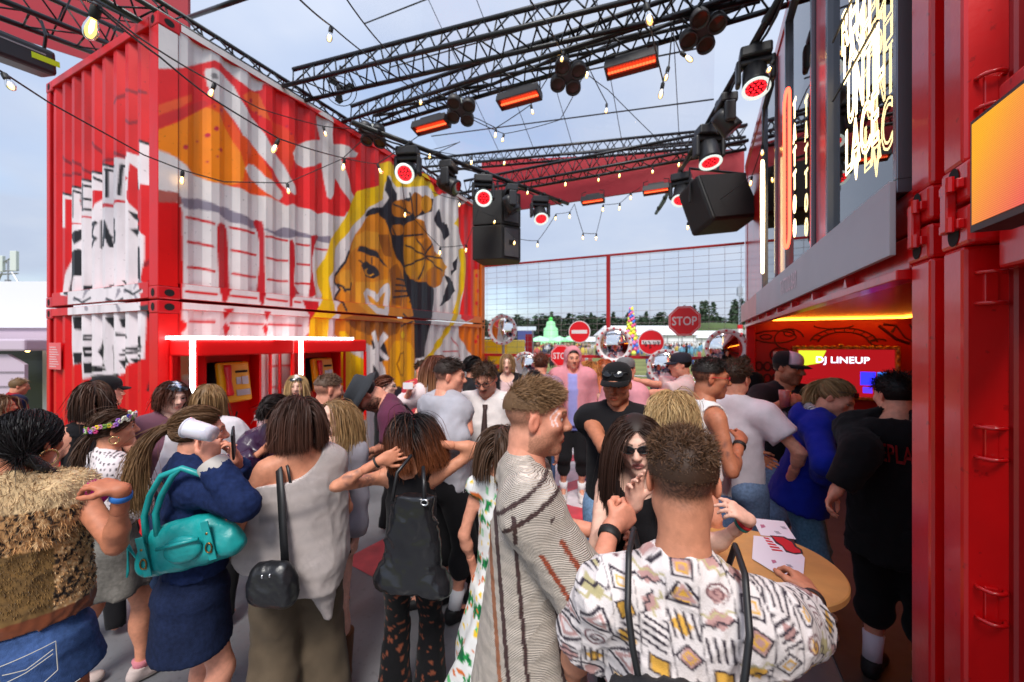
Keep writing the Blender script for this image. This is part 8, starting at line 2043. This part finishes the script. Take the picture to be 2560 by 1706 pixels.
P('whitetee', 'person in a plain white T-shirt and denim shorts, seen from behind', px=(1840,898,2.85), to=14, lod=0, skin='fair', head=(12,0,0), seed=25, fade=0.3,
  hair=dict(style='short', col=H_BR, len=0.045, lift=0.5, curl=0.5, clump=0.6, tz=0.0), armR=dict(t=(0.3,0.12,1.0), hint=(1,-0.3,-0.6)),
  wear=[bot('shorts', denim(lin((110,132,166))), 'denim_shorts', hem=0.48, mat=M_DENIM, leg=0.03), tee(lin((222,212,220)), hem=0.9, h=0.01)], shoes=SH_WS)
P('trucker', 'person in a black and white cap and printed black T-shirt, holding a drink', px=(1972,872,3.3), to=150, lod=1, skin='tan', head=(-32,6,0), seed=26, stubble=0.4, hair=dict(style='short', col=H_DK, len=0.01, n=400), acc=[cap_hat(lin((26,25,27)),0, lin((220,190,205)))], hairtop=0.03,
  armR=dict(w=(1956,1010,3.0), hint_w=(-1,0,-0.8), curl=0.6), armL=dict(t=(-0.28,0.1,0.98)),
  wear=[bot('shorts', denim(DENL), 'denim_shorts', hem=0.5, mat=M_DENIM, leg=0.03), tee(lambda P: np.where(((np.abs(P[:, 0]) < 0.12) & (P[:, 2] > 1.08) & (P[:, 2] < 1.3) & (P[:, 1] > 0.05) & (wob(P, 60,3) > -0.35))[:, None], lin((150,138,144)), BLACK), 'printed_shirt', hem=0.86, sleeve=0.7)], shoes=dict(SH_B, high=0.1))
def scarf(root, k, s):
    b = MB(); Q = []
    for i in range(40):
        t = i / 39 * 4 * math.pi; r_ = 0.085 + 0.012 * math.sin(3 * t); Q.append(k.nb + (k.hc - k.nb) * (0.12 + 0.1 * math.sin(t * 0.5)) + k.Rb @ np.array([r_ * math.cos(t), r_ * math.sin(t) + 0.015,-0.03 * math.sin(t)]))
    b.path(np.array(Q) * s, 0.032 * s, 9)
    m = mat('striped_scarf', (0.5,0.5,0.52), rough=0.9); nt = m.node_tree; w = nt.nodes.new('ShaderNodeTexWave'); w.inputs['Scale'].default_value = 28; tc = nt.nodes.new('ShaderNodeTexCoord'); nt.links.new(tc.outputs['Object'], w.inputs[0]); rp_ = nt.nodes.new('ShaderNodeValToRGB'); rp_.color_ramp.elements[0].color = (0.02,0.02,0.03,1); rp_.color_ramp.elements[1].color = (0.6,0.6,0.62,1); nt.links.new(w.outputs['Fac'], rp_.inputs[0]); nt.links.new(rp_.outputs[0], nt.nodes['Principled BSDF'].inputs['Base Color'])
    b.build('scarf', m, root, smooth=True)
P('blue', 'person in a bright blue hooded top and striped scarf, leaning to talk', px=(2090,908,2.7), to=88, lod=0, sex='f', skin='fair', lean=13, head=(16,16,0), seed=27, lip=lin((180,60,70)), H=1.74,
  hair=dict(style='pony', col=H_DB, tip=H_BL, len=0.14, tie=(0,-0.1,0.07), n=2000, m=11, spread=0.5), acc=[scarf, sunglasses('top')], armR=dict(w=(2066,1195,2.6), hint_w=(-0.3,-0.5,-0.3), curl=0.4), armL=dict(t=(-0.15,0.4,1.1)),
  wear=[bot('pants', denim(lin((90,130,160))), 'jeans', hem=0.06, mat=M_DENIM, leg=0.03), dict(name='blue_hooded_top', col=lin((22,38,150)), off=0.045, soff=0.04, sleeve=1.92, puff=1, hem=0.82, hood=1, fold=0.01, h=0.009, rhem=(0.235,0.19))], shoes=SH_W)
def back_print(root, k, s):
    lettering('back_lettering', 'LUGEPLAN', lambda x, y, z: k.U(x, -0.172 + 0.32 * x * x - 0.02 * (y > 0),1.335 + y) * s, mat('red_print', lin((170,10,20)), rough=0.6), root, w=0.29, h=0.1, depth=0.004, offset=0.012)
P('blackhood', 'person in a black hooded top with red back lettering beside the bar container post', px=(2236,930,2.3), to=12, lod=0, skin='fair', head=(-48,8,0), seed=28, fade=0.4, build=1.1,
  hair=dict(style='short', col=H_BK, len=0.04, lift=0.45, comb=(0,0.3,0), curl=0.3, tz=0.0, n=2600), armL=dict(w=(2092,1225,2.2), hint_w=(-0.5,-0.6,-0.3), curl=0.45), armR=dict(t=(0.3,0.1,0.95)), acc=[back_print],
  wear=[bot('shorts', lin((20,20,22)), 'shorts', hem=0.46, leg=0.04, off=0.02), dict(name='black_hooded_top', col=lin((20,19,21)), off=0.045, soff=0.045, sleeve=1.92, hem=0.72, rhem=(0.225,0.17), hood=1, fold=0.012, h=0.0095)], shoes=dict(SH_B, sock=lin((214,206,220)), sockh=0.36))
P('floral', 'person in a long white dress with green leaf print behind the knit polo', px=(1262,1060,1.95), to=30, lod=1, sex='f', skin='fair', seed=29, hair=dict(style='long', col=H_BR, len=0.3, n=900),
  wear=[bot('skirt', floral, 'leaf_print_skirt', hem=0.16, rhem=(0.36,0.32), pleat=9, pamp=0.03, h=0.012), dict(name='leaf_print_bodice', col=floral, off=0.01, sleeve=0.1, hem=0.98)], shoes=SH_W)
# ---- middle distance, mural side
P('purple', 'person in a plum T-shirt and grey bucket hat, bending forward', px=(915,954,2.95), to=272, lod=0, skin='fair', lean=30, head=(0,34,0), stubble=0.8, H=1.86, seed=30, hair=dict(style='short', col=H_DK, len=0.01, n=600), acc=[bucket_hat(lin((52,54,58))), strap(lambda k: [k.U(0.08,0.1,1.3), k.U(0.1,0.03,1.47), k.U(0.08,-0.11,1.38), k.U(0.0,-0.14,1.2)],0.03, MATS['black_strap'])],
  armL=dict(t=(-0.2,0.45,1.0)), armR=dict(t=(0.2,0.45,0.95)), wear=[bot('pants', BLACK, 'trousers', hem=0.06), tee(lin((92,44,66)), 'plum_t_shirt', hem=0.9, h=0.0095)], shoes=SH_B)
P('faded', 'person with a shaved fade haircut and black T-shirt at the second phone booth', px=(822,934,3.0), to=62, lod=0, skin='fair', fade=0.55, stubble=0.5, seed=31, head=(10,4,0), hair=dict(style='fadecut', col=lin((96,72,56)), len=0.028, line=0.04, comb=(0,0.8,0.3), lift=0.4), wear=[bot('pants', BLACK, 'trousers', hem=0.06), tee(lin((26,25,28)), 'black_t_shirt', off=0.03)], armR=dict(t=(0.2,0.35,1.15)))
P('beanie', 'person with a pale headscarf and sunglasses pushed up, facing the camera', px=(742,936,4.0), to=186, lod=1, sex='f', skin='pale', seed=32, eyes=1, hair=dict(style='long', col=H_BL, len=0.3, flow=0.3, grav=0.5), acc=[head_wrap(lin((206,196,192)), 'headscarf', 0.05), sunglasses('top')], wear=[bot('pants', DEN, 'jeans', hem=0.06), tee(lin((190,176,176)), 'pale_top')])
P('velvet', 'person in a dark purple velvet jacket with hair in a bun, mostly hidden', px=(690,985,2.65), to=40, lod=1, sex='f', skin='warm', seed=33, hair=dict(style='pony', col=H_DK, len=0.05, tie=(0,-0.11,0.06), n=900), armL=dict(w=(660,1125,2.5), hint_w=(-1,0,-0.6)), wear=[bot('pants', BLACK, 'trousers', hem=0.06), dict(name='velvet_jacket', col=lin((50,20,52)), off=0.04, soff=0.05, sleeve=1.8, hem=0.9, fold=0.016, mat=M_SHINY)])
def bandana_col(P): return np.where((wob(P, 60,3) > 0.1)[:, None], lin((110,140,190)), lin((206,212,222)))
P('bandana', 'person with a blue patterned bandana and mauve jacket, facing the camera', px=(432,952,3.0), to=170, lod=0, sex='f', skin='pale', head=(-14,6,-4), seed=34, eyes=1, hair=dict(style='long', col=H_RD * 0.6, len=0.2, flow=0.5, grav=0.4, curl=0.15), acc=[head_wrap(bandana_col, 'bandana', 0.035), sunglasses('top')],
  wear=[bot('pants', DEN, 'jeans', hem=0.06), dict(name='mauve_jacket', col=lin((112,74,88)), off=0.03, sleeve=1.9, hem=0.9)])
P('straight', 'person with straight light brown hair and a white jacket, back to the camera', px=(524,957,2.75), to=24, lod=0, sex='f', skin='fair', seed=35, hair=dict(style='long', col=H_DB, tip=lin((120,86,56)), len=0.3, flow=0.25, grav=0.55, vol=0.01, n=2200), armR=dict(w=(610,1130,2.6), hint_w=(0.8,0,-0.8)), wear=[bot('pants', BLACK, 'trousers', hem=0.06), dict(name='white_jacket', col=lin((208,202,206)), off=0.04, soff=0.04, sleeve=1.9, hem=0.84, fold=0.014)])
P('bob', 'person with a chin length brown bob and black vest top, seen from behind', px=(232,950,2.6), to=-6, lod=0, sex='f', skin='fair', seed=36, hair=dict(style='long', col=lin((70,46,34)), tip=lin((40,26,20)), len=0.24, flow=0.3, grav=0.5, vol=0.012, n=2400), wear=[bot('pants', BLACK, 'trousers', hem=0.06), dict(name='black_vest_top', col=BLACK, off=0.01, sleeve=0, hem=0.92, neck=0.08)])
P('capback', 'person in a plain black cap between the brown bob and the mural', px=(268,934,3.1), to=60, lod=1, skin='fair', seed=37, hair=dict(style='short', col=H_DK, len=0.01, n=300), acc=[cap_hat(BLACK)], hairtop=0.03, wear=[bot('pants', BLACK, 'trousers', hem=0.06), tee(lin((150,20,26)), 'red_t_shirt')])
P('redjacket', 'person in a navy and red jacket in front of the white pavilion', px=(48,945,5.2), to=80, lod=1, skin='warm', seed=38, head=(10,10,0), hair=dict(style='short', col=H_DB, len=0.04, n=500), wear=[bot('pants', DEND, 'jeans', hem=0.06), dict(name='red_jacket', col=lambda P: np.where((np.abs(P[:, 0]) > 0.12)[:, None], lin((26,30,60)), lin((150,16,30))), off=0.035, sleeve=1.9, hem=0.86)])
P('curls', 'person with long wavy brown hair at the edge of the picture', px=(2,985,3.6), to=110, lod=1, sex='f', skin='warm', seed=39, hair=dict(style='long', col=H_MB, len=0.34, curl=0.25, flow=0.5), wear=[bot('pants', DEN, 'jeans', hem=0.06), tee(lin((70,50,44)), 'brown_top')])
P('glasses', 'auburn haired person in spectacles by the mural earring', px=(966,938,4.2), to=100, lod=1, sex='f', skin='pale', seed=40, eyes=1, hair=dict(style='pony', col=H_RD, len=0.08, tie=(0,-0.11,0.0)), acc=[sunglasses('eyes', lens=MATS['spectacle_lens'], name='spectacles')], wear=[bot('pants', BLACK, 'trousers', hem=0.06), tee(lin((24,24,26)), 'black_top', sleeve=1.9)], armR=dict(t=(0.12,0.35,1.3)))
P('blouse', 'person with long auburn hair and a white blouse, holding up a card', px=(1090,886,3.9), to=-20, lod=1, sex='f', skin='fair', seed=41, hair=dict(style='long', col=H_RD, tip=lin((190,140,100)), len=0.5, flow=0.4, grav=0.45), armL=dict(w=(1022,985,3.7), hint_w=(-1,0,-0.6), dir_w=(0,0,1), curl=0.5), wear=[bot('pants', DEN, 'jeans', hem=0.06), dict(name='white_blouse', col=lin((222,204,206)), off=0.035, sleeve=1.8, hem=0.9)])
P('bunhair', 'person with dark hair in a low bun and black jacket near the mural end', px=(1185,890,4.4), to=70, lod=1, sex='f', skin='fair', seed=42, hair=dict(style='pony', col=H_BK, len=0.06, tie=(0,-0.11,0.0)), wear=[bot('pants', BLACK, 'trousers', hem=0.06), tee(lin((30,30,34)), 'black_jacket', sleeve=1.9, off=0.03)])
P('blackjacket', 'smiling fair person in an open black jacket, facing the camera near the fence', px=(1268,884,5.3), to=184, lod=1, sex='f', skin='pale', seed=43, eyes=1, hair=dict(style='long', col=H_DB, len=0.22, flow=0.3, grav=0.55, n=700), wear=[bot('pants', DEN, 'jeans', hem=0.06), dict(name='pale_top', col=lin((196,170,170)), off=0.01, sleeve=0, hem=0.95, neck=0.09, ndeep=0.04), dict(name='black_jacket', col=lambda P: np.where((np.abs(P[:, 0]) < 0.07)[:, None] & (P[:, 1] > 0.03)[:, None], lin((200,170,170)), BLACK), off=0.03, sleeve=1.9, hem=0.88, neck=0.1, ndeep=0.06)])
P('auburnback', 'person with short reddish brown hair seen from behind by the low mirror', px=(1352,884,4.9), to=0, lod=1, skin='fair', seed=44, hair=dict(style='short', col=H_RD, len=0.05, tz=-0.02, lift=0.4), wear=[bot('pants', DEN, 'jeans', hem=0.06), tee(lin((150,120,140)), 'mauve_top')])
P('darkback', 'person with dark hair just behind the knit polo shoulder', px=(1336,925,4.0), to=20, lod=1, skin='fair', seed=45, hair=dict(style='short', col=H_DK, len=0.03, tz=-0.02), wear=[bot('pants', BLACK, 'trousers', hem=0.06), tee(lin((160,120,130)), 'pink_top')])
def hood_up(F, k):
    T = lambda x, y, z: k.hc + k.Rh @ np.array([x, y, z])
    F.ell(T(0,-0.02,0.03),(0.105,0.125,0.118), k.Rh, 0.03); F.ell(T(0,-0.02,-0.09),(0.1,0.1,0.1), k.Rh, 0.05); F.ell(T(0,0.1,0.0),(0.082,0.11,0.1), k.Rh, 0.02, 's'); F.ell(T(0,0.05,-0.08),(0.075,0.11,0.09), k.Rh, 0.02, 's')
P('pinkhood', 'person in a pink hooded jacket with the hood up over a blue striped shirt', px=(1432,864,5.0), to=178, lod=1, skin='fair', head=(-10,4,0), seed=46, eyes=1, hairtop=0.03, armR=dict(t=(0.15,0.32,1.25), curl=0.6), acc=[], hair=dict(style='short', col=H_DK, len=0.02, n=300),
  wear=[bot('shorts', BLACK, 'shorts', hem=0.45, leg=0.03), tee(lambda P: np.where((np.sin(P[:, 0] * 220) > 0.2)[:, None], lin((120,130,200)), lin((216,212,224))), 'striped_shirt', sleeve=0.3, hem=0.8, off=0.016), dict(name='pink_hooded_jacket', col=lambda P: np.where(((np.abs(P[:, 0]) < 0.055) & (P[:, 1] > 0.02) & (P[:, 2] < 1.45))[:, None], lin((150,150,210)), lin((206,138,148))), off=0.045, sleeve=1.9, hem=0.86, neck=0.0, extra=[hood_up], h=0.011)], shoes=SH_WS)
P('yellowtop', 'person with long wavy golden hair, yellow top and flared blue jeans', px=(1478,902,5.3), to=120, lod=1, sex='f', skin='tan', head=(-20,0,0), seed=47, hair=dict(style='long', col=lin((176,116,60)), len=0.46, curl=0.22, flow=0.45, n=900), armR=dict(w=(1505,1000,5.0), hint_w=(-1,-0.4,-0.8)), footR=(0.12,0.1), footL=(-0.12,-0.1), wear=[bot('pants', denim(lin((84,110,156))), 'flared_jeans', hem=0.05, flare=0.05, mat=M_DENIM), dict(name='yellow_top', col=lin((226,160,50)), off=0.01, sleeve=0.0, hem=1.05, neck=0.085)], shoes=SH_W)
P('orange', 'person with orange light painted on hair and top, beside the golden haired one', px=(1512,898,5.7), to=190, lod=1, sex='f', skin='tan', seed=48, hair=dict(style='long', col=lin((190,96,50)), len=0.3, flow=0.4), wear=[bot('pants', denim(lin((60,76,120))), 'jeans', hem=0.05, mat=M_DENIM), tee(lin((214,120,90)), 'orange_top', sleeve=0.0)])  # orange light is put into the hair and top colours
P('greycap', 'person in a grey cap and pink shirt behind the black cap', px=(1566,888,4.2), to=40, lod=1, skin='fair', seed=49, hair=dict(style='short', col=H_DK, len=0.01, n=300), acc=[cap_hat(lin((110,108,110)),180)], hairtop=0.03, wear=[bot('pants', DEN, 'jeans', hem=0.06), tee(lin((220,150,160)), 'pink_shirt', sleeve=0.8, off=0.035)])
P('reach', 'person in a dark cap and pale pink T-shirt stretching both arms sideways', px=(1700,876,4.3), to=262, lod=1, skin='fair', head=(-4,4,0), seed=50, hairtop=0.03, hair=dict(style='short', col=H_DK, len=0.01, n=300), acc=[cap_hat(lin((44,44,54)))], armL=dict(w=(1560,985,4.0), hint_w=(0,-0.5,-1), dir_w=(-1,0,0.1), curl=0.15, spread=0.8), armR=dict(w=(1490,938,4.5), hint_w=(0,0,-1), dir_w=(-1,0,0.2), curl=0.15, spread=0.8), wear=[bot('pants', DENL, 'jeans', hem=0.06), tee(lin((224,196,192)), 'pale_pink_t_shirt', off=0.03, sleeve=0.75)])
for i, (x, y, d, to, c, lb) in enumerate(((1560,905,9.5,30,(60,60,70), 'person in dark grey on the grass behind the black cap'),(1640,905,10.5,200,(120,130,140), 'person in grey on the grass between the two mirrors'),(1860,888,6.2,0,(20,20,24), 'person in black in front of the mirror by the bar post'),(1055,900,5.2,150,(190,60,70), 'person in red half hidden behind the auburn hair'),(1420,905,9.0,100,(60,90,160), 'person in blue on the grass under the lower STOP sign'))):
    P('far%d' % i, lb, px=(x, y if d < 8 else 853 + (EYE - 1.72) / d * 1000, d), to=to, lod=2, skin='fair', seed=60 + i, nohand='LR' if 0 else None, hair=dict(style='short', col=H_BR, len=0.03, tz=-0.02), wear=[bot('pants', DEND, 'trousers', hem=0.06), tee(lin(c), 'top', sleeve=1.8)])
# ================================================================ things carried and the table
def prop(F, h, name, m, parent, col, off=np.zeros(3)):
    V, Fc = F.mesh(h); V = smooth_verts(V, Fc, 1,0.4); return link(name, mesh_data(name, V - off, Fc, colorize(V, col)), m, parent)
# teal shoulder bag
M_TEAL = mat('teal_leather', lin((22,150,150)), rough=0.38, spec=0.5, bump=0.35, bscale=22, var=0.18, vscale=12); M_BRASS = mat('old_brass', lin((150,110,60)), rough=0.35, metal=1.0)
bo = at(462,1352,1.66); bag = empty('shoulder_bag', bo, R(4), 'teal leather shoulder bag with brass studs under the denim jacket arm', 'bag')
T = ry(R(-13)); F = Field(); F.ell(T @ np.array([0,0.02,-0.02]),(0.2,0.06,0.085), T, 0.03); F.cap(T @ np.array([-0.17,0.02,-0.07]), T @ np.array([0.17,0.02,-0.07]),0.045, None, 0.05); F.cap(T @ np.array([-0.1,0.02,0.045]), T @ np.array([0.1,0.02,0.045]),0.03, None, 0.06); F.disp = fold_disp(0.005,40,8,1.0)
prop(F, 0.0068, 'bag_body', M_TEAL, bag, (1,1,1))
F = Field(); F.ell(T @ np.array([0.02,-0.045,-0.02]),(0.075,0.022,0.055), T, 0.02); F.disp = fold_disp(0.002,60,3,1.0); prop(F, 0.005, 'front_pocket', M_TEAL, bag, (1,1,1))
b = MB(); b.path([T @ np.array(q) for q in ((-0.06,-0.064,0.012),(0.02,-0.074,0.016),(0.1,-0.062,0.012))],0.008,6); b.build('pocket_flap_edge', M_TEAL, bag, smooth=True)
for dx, r_ in ((0.0,0.012),(0.045,0.012)):
    b = MB(); b.path([T @ np.array([-0.13 + dx, -0.02,0.03]), T @ np.array([-0.13 + dx, 0.0,0.14]), np.array([-0.12 + dx, -0.02,0.2]), np.array([-0.07 + dx, -0.03,0.28]), np.array([0.01,-0.03,0.31]), np.array([0.1,0.0,0.26]), np.array([0.15,0.06,0.15]), T @ np.array([0.14,0.06,0.06])], r_, 8); b.build('handle', M_TEAL, bag, smooth=True)
for dx in (-0.13,0.125):
    for dz in (0.02,-0.02,-0.055):
        b = MB(); b.ball(T @ np.array([dx, -0.05 + 0.15 * abs(dx) * 0.3, dz]),0.0075,8,6); b.build('stud', M_BRASS, bag, smooth=True)
    b = MB(); c = T @ np.array([dx, -0.055,-0.035]); b.path([c + np.array([0.012 * math.cos(t),0,0.02 * math.sin(t)]) for t in np.linspace(0,6.28,13)[:-1]],0.003,5, closed=True); b.build('ring', M_BRASS, bag, smooth=True)
    b = MB(); b.box(T @ np.array([dx, -0.046,-0.01]),(0.03,0.006,0.16), T); b.build('strap_tab', M_TEAL, bag, bevel=0.002)
for i in range(6):
    b = MB(); b.path([T @ np.array([-0.2,0.0,-0.02]), np.array([-0.215 - 0.004 * i, -0.01 + 0.006 * i, -0.02]), np.array([-0.22 - 0.006 * i, 0.006 * i, -0.12 - 0.008 * i])],0.004,5); b.build('tassel_cord', M_TEAL, bag)
# small black bag on the white knit
bo = at(682,1440,1.72); hb_ = empty('handbag', bo, 0, 'small slouchy black bag hanging on the white knit', 'bag')
F = Field(); F.cap((-0.06,0,-0.03),(0.06,0,-0.03),0.045, None, 0.03); F.cap((-0.05,0,0.02),(0.04,0,0.03),0.035, None, 0.05); F.cap((-0.05,0,-0.075),(0.055,0,-0.085),0.05, None, 0.04); F.disp = fold_disp(0.005,45,4,1.0); prop(F, 0.006, 'bag_body', M_SHINY, hb_, (0.012,0.012,0.014))
for x, z in ((-0.02,0.02),(0.012,0.024),(-0.002,-0.05)):
    b = MB(); b.ball((x, -0.042, z),(0.006,0.005,0.009),8,6); b.build('buckle', M_SILVER, hb_, smooth=True)
# large glossy tote on the back of the one in black
bo = at(1030,1350,1.8); tb = empty('tote_bag', bo, R(-8), 'large glossy black tote bag on the back of the tattooed arm', 'bag')
F = Field(); F.ecyl((0,0,-0.2),(0.01,0,0.2),(0.155,0.05),(0.1,0.035),0.03); F.cap((-0.12,0,-0.18),(0.12,0,-0.2),0.05, None, 0.05); F.disp = fold_disp(0.01,24,6,0.6); prop(F, 0.0105, 'bag_body', mat('glossy_vinyl', (0.01,0.01,0.012), rough=0.22, spec=0.6, bump=0.4, bscale=9), tb, (1,1,1))
b = MB(); b.path([(0.07,-0.03,0.18),(0.06,-0.01,0.27),(0.03,0.06,0.31)],0.009,6); b.path([(-0.08,-0.03,0.18),(-0.07,0.0,0.3),(-0.03,0.07,0.36)],0.008,6); b.build('handle', M_BLACKP, tb, smooth=True)
b = MB(); b.path([np.array([0.075,-0.045,0.19]) + np.array([0.016 * math.cos(t),0,0.012 * math.sin(t)]) for t in np.linspace(0,6.28,13)[:-1]],0.004,6, closed=True); b.build('ring', M_SILVER, tb, smooth=True)
# drawstring backpack
root, k, s = PEOPLE['print']; Mw = np.array(Matrix.Rotation(root.rotation_euler.z, 3, 'Z')); bp0 = np.array(root.location) + Mw @ (k.U(0.0,-0.215,1.19) * s)
dk = empty('drawstring_backpack', bp0, root.rotation_euler.z, 'black drawstring backpack on the geometric print shirt', 'backpack')
F = Field(); F.ecyl((0,0,-0.2),(0,0,0.1),(0.17,0.07),(0.135,0.05),0.03); F.ell((0,0,0.1),(0.125,0.045,0.05), None, 0.05); F.disp = lambda X: fold_disp(0.006,26,3,0.6)(X) + 0.003 * np.clip((X[..., 2] - 0.02) / 0.1,0,1) * np.sin(X[..., 0] * 190)
prop(F, 0.0085, 'bag_body', mat('black_nylon', (0.01,0.01,0.012), rough=0.6, bump=0.3, bscale=120), dk, (1,1,1))
b = MB(); b.path([(0.12 * math.sin(t),-0.05 * math.cos(t) - 0.004,0.125) for t in np.linspace(-1.5,1.5,20)],0.007,6); b.build('drawcord', MATS['black_strap'], dk, smooth=True)
# cup and phone in the hands of the denim jacket
bo = at(502,1078,1.6); cu = empty('plastic_cup', bo, 0, 'tilted clear white plastic cup held beside the ponytail', 'cup'); ax = unit((-0.95,0.05,0.22))
b = MB(); b.lathe([(0,0.055),(0.036,0.055),(0.0375,0.053),(0.034,-0.02),(0.03,-0.055),(0.0,-0.055)],(0,0,0), ax, 24); b.build('cup_wall', mat('milky_plastic', (0.75,0.74,0.84), rough=0.25, spec=0.5, trans=0.25), cu, smooth=True)
b = MB(); b.lathe([(0.037,0.05),(0.041,0.054),(0.041,0.058),(0.036,0.058)],(0,0,0), ax, 24); b.build('cup_rim', MATS['milky_plastic'], cu, smooth=True)
bo = at(584,1108,1.82); phn = empty('mobile_phone', bo, 0, 'black mobile phone held up to the mouth by the denim jacket', 'phone'); Rp = rz(R(-60)) @ ry(R(28))
b = MB(); b.box((0,0,0),(0.07,0.009,0.145), Rp); b.build('phone_case', M_BLACKP, phn, bevel=0.004); b = MB(); b.box(Rp @ np.array([0,-0.0055,0]),(0.064,0.001,0.138), Rp); b.build('phone_screen', M_LENS, phn)
bo = at(1962,996,2.95); cu = empty('drink_cup', bo, 0, 'clear cup of pink drink held by the printed black T-shirt', 'cup'); b = MB(); b.lathe([(0,-0.06),(0.032,-0.06),(0.04,0.06),(0.036,0.06),(0.0,0.03)],(0,0,0),(0,0,1),18); b.build('cup_wall', mat('pink_drink', lin((196,110,104)), rough=0.2, trans=0.3), cu, smooth=True)
bo = at(1020,965,3.62); cd = setp(MB().box((0,0,0),(0.09,0.003,0.06)).build('paper_card', M_SIGNW, None, loc=bo), 'small white card held up beside the mural earring', 'card')
bo = at(1500,996,4.95); cu = empty('drink_cup', bo, 0, 'clear cup held by the golden haired person in flared jeans', 'cup'); b = MB(); b.lathe([(0,-0.06),(0.032,-0.06),(0.04,0.06),(0.0,0.05)],(0,0,0),(0,0,1),14); b.build('cup_wall', mat('pale_drink', lin((220,170,150)), rough=0.2, trans=0.3), cu, smooth=True)
# round table with drawing sheets
TZ = 1.05; tc_ = np.array([1.03,1.68,0]); tab = empty('bar_table', tc_, 0, 'round plywood bar table with drawings on it beside the print shirt', 'table')
m = mat('plywood', lin((206,152,88)), rough=0.4, bump=0.1, bscale=6, aniso=(1,9,1), var=0.2, vscale=7, coat=0.3)
b = MB(); b.lathe([(0, TZ - 0.03),(0.29, TZ - 0.03),(0.3, TZ - 0.025),(0.3, TZ - 0.004),(0.295, TZ),(0, TZ)],(0,0,0),(0,0,1),56); b.build('table_top', m, tab, smooth=False)
b = MB(); b.tube((0,0,0.02),(0,0, TZ - 0.03),0.035,14); b.build('pedestal', M_TRUSS, tab, smooth=True); b = MB(); b.lathe([(0,0.03),(0.22,0.02),(0.23,0.0),(0,0)],(0,0,0),(0,0,1),32); b.build('base_plate', M_TRUSS, tab)
def table_pt(px, py): d = (EYE - TZ) / (py - 853) * FPX; p = at(px, py, d); return np.array([p[0], p[1]])
def paper(corners, label, z=0.0):
    P_ = [table_pt(*c) for c in corners]; o = np.array([*np.mean(P_, 0), TZ + 0.002 + z]); b = MB(); b.prism([tuple(p - o[:2]) for p in P_],0.0012, lambda a, c, t: (a, c, t)); root = empty('drawing_sheet', o, 0, label, 'paper', 'drawing sheets on the table'); b.build('sheet', mat('drawing_paper', lin((226,222,234)), rough=0.6), root); return root, o
sh1, o1 = paper([(1880,1297),(1960,1305),(1990,1350),(1902,1340)], 'white drawing sheet at the far side of the table with faint marks')
sh2, o2 = paper([(1884,1342),(1975,1352),(2012,1398),(2008,1448),(1955,1446),(1880,1400)], 'large white sheet with a red heart and lettering on the table', 0.002)
def on_sheet(root, o, pts, colr, nm, z=0.0018, h=0.0006):
    b = MB(); b.prism([tuple(table_pt(*c) - o[:2]) for c in pts], h, lambda a, c, t: (a, c, z + t)); b.build(nm, mat('ink%.2f%.2f' % (colr[0], colr[2]), colr, rough=0.6), root)
R_ = lin((196,24,40)); D_ = lin((40,34,44)); W_ = lin((226,222,234))
on_sheet(sh2, o2,[(1925,1342),(1960,1345),(1985,1358),(1992,1370),(2005,1378),(2008,1388),(1990,1390),(1965,1384),(1955,1370),(1940,1362)], D_, 'heart_outline')
on_sheet(sh2, o2,[(1930,1345),(1957,1348),(1980,1360),(1987,1372),(2000,1380),(2002,1386),(1985,1387),(1966,1380),(1956,1368),(1942,1358)], R_, 'red_heart', 0.0026)
for i in range(5): on_sheet(sh2, o2,[(1908 + 5 * i, 1346 + 7.5 * i),(1922 + 8 * i, 1349 + 7.5 * i),(1926 + 8 * i, 1353 + 7.5 * i),(1911 + 5 * i, 1350 + 7.5 * i)], R_, 'red_lettering')
for rt, o_, px, py in ((sh1, o1,1900,1318),(sh2, o2,1928,1408)):
    on_sheet(rt, o_, [(px, py - 4),(px + 10, py - 4),(px + 14, py + 2),(px + 4, py + 5)], lin((180,110,140)), 'pink_sketch')
for rt, o_, px, py in ((sh1, o1,1935,1330),(sh1, o1,1950,1318),(sh2, o2,1965,1415),(sh2, o2,1975,1430)):
    for j in range(3): on_sheet(rt, o_, [(px + 3 * j, py + 2.5 * j),(px + 12 + 3 * j, py + 1.5 + 2.5 * j),(px + 12.4 + 3 * j, py + 2.4 + 2.5 * j),(px + 0.4 + 3 * j, py + 0.9 + 2.5 * j)], lin((120,112,130)), 'pencil_line')
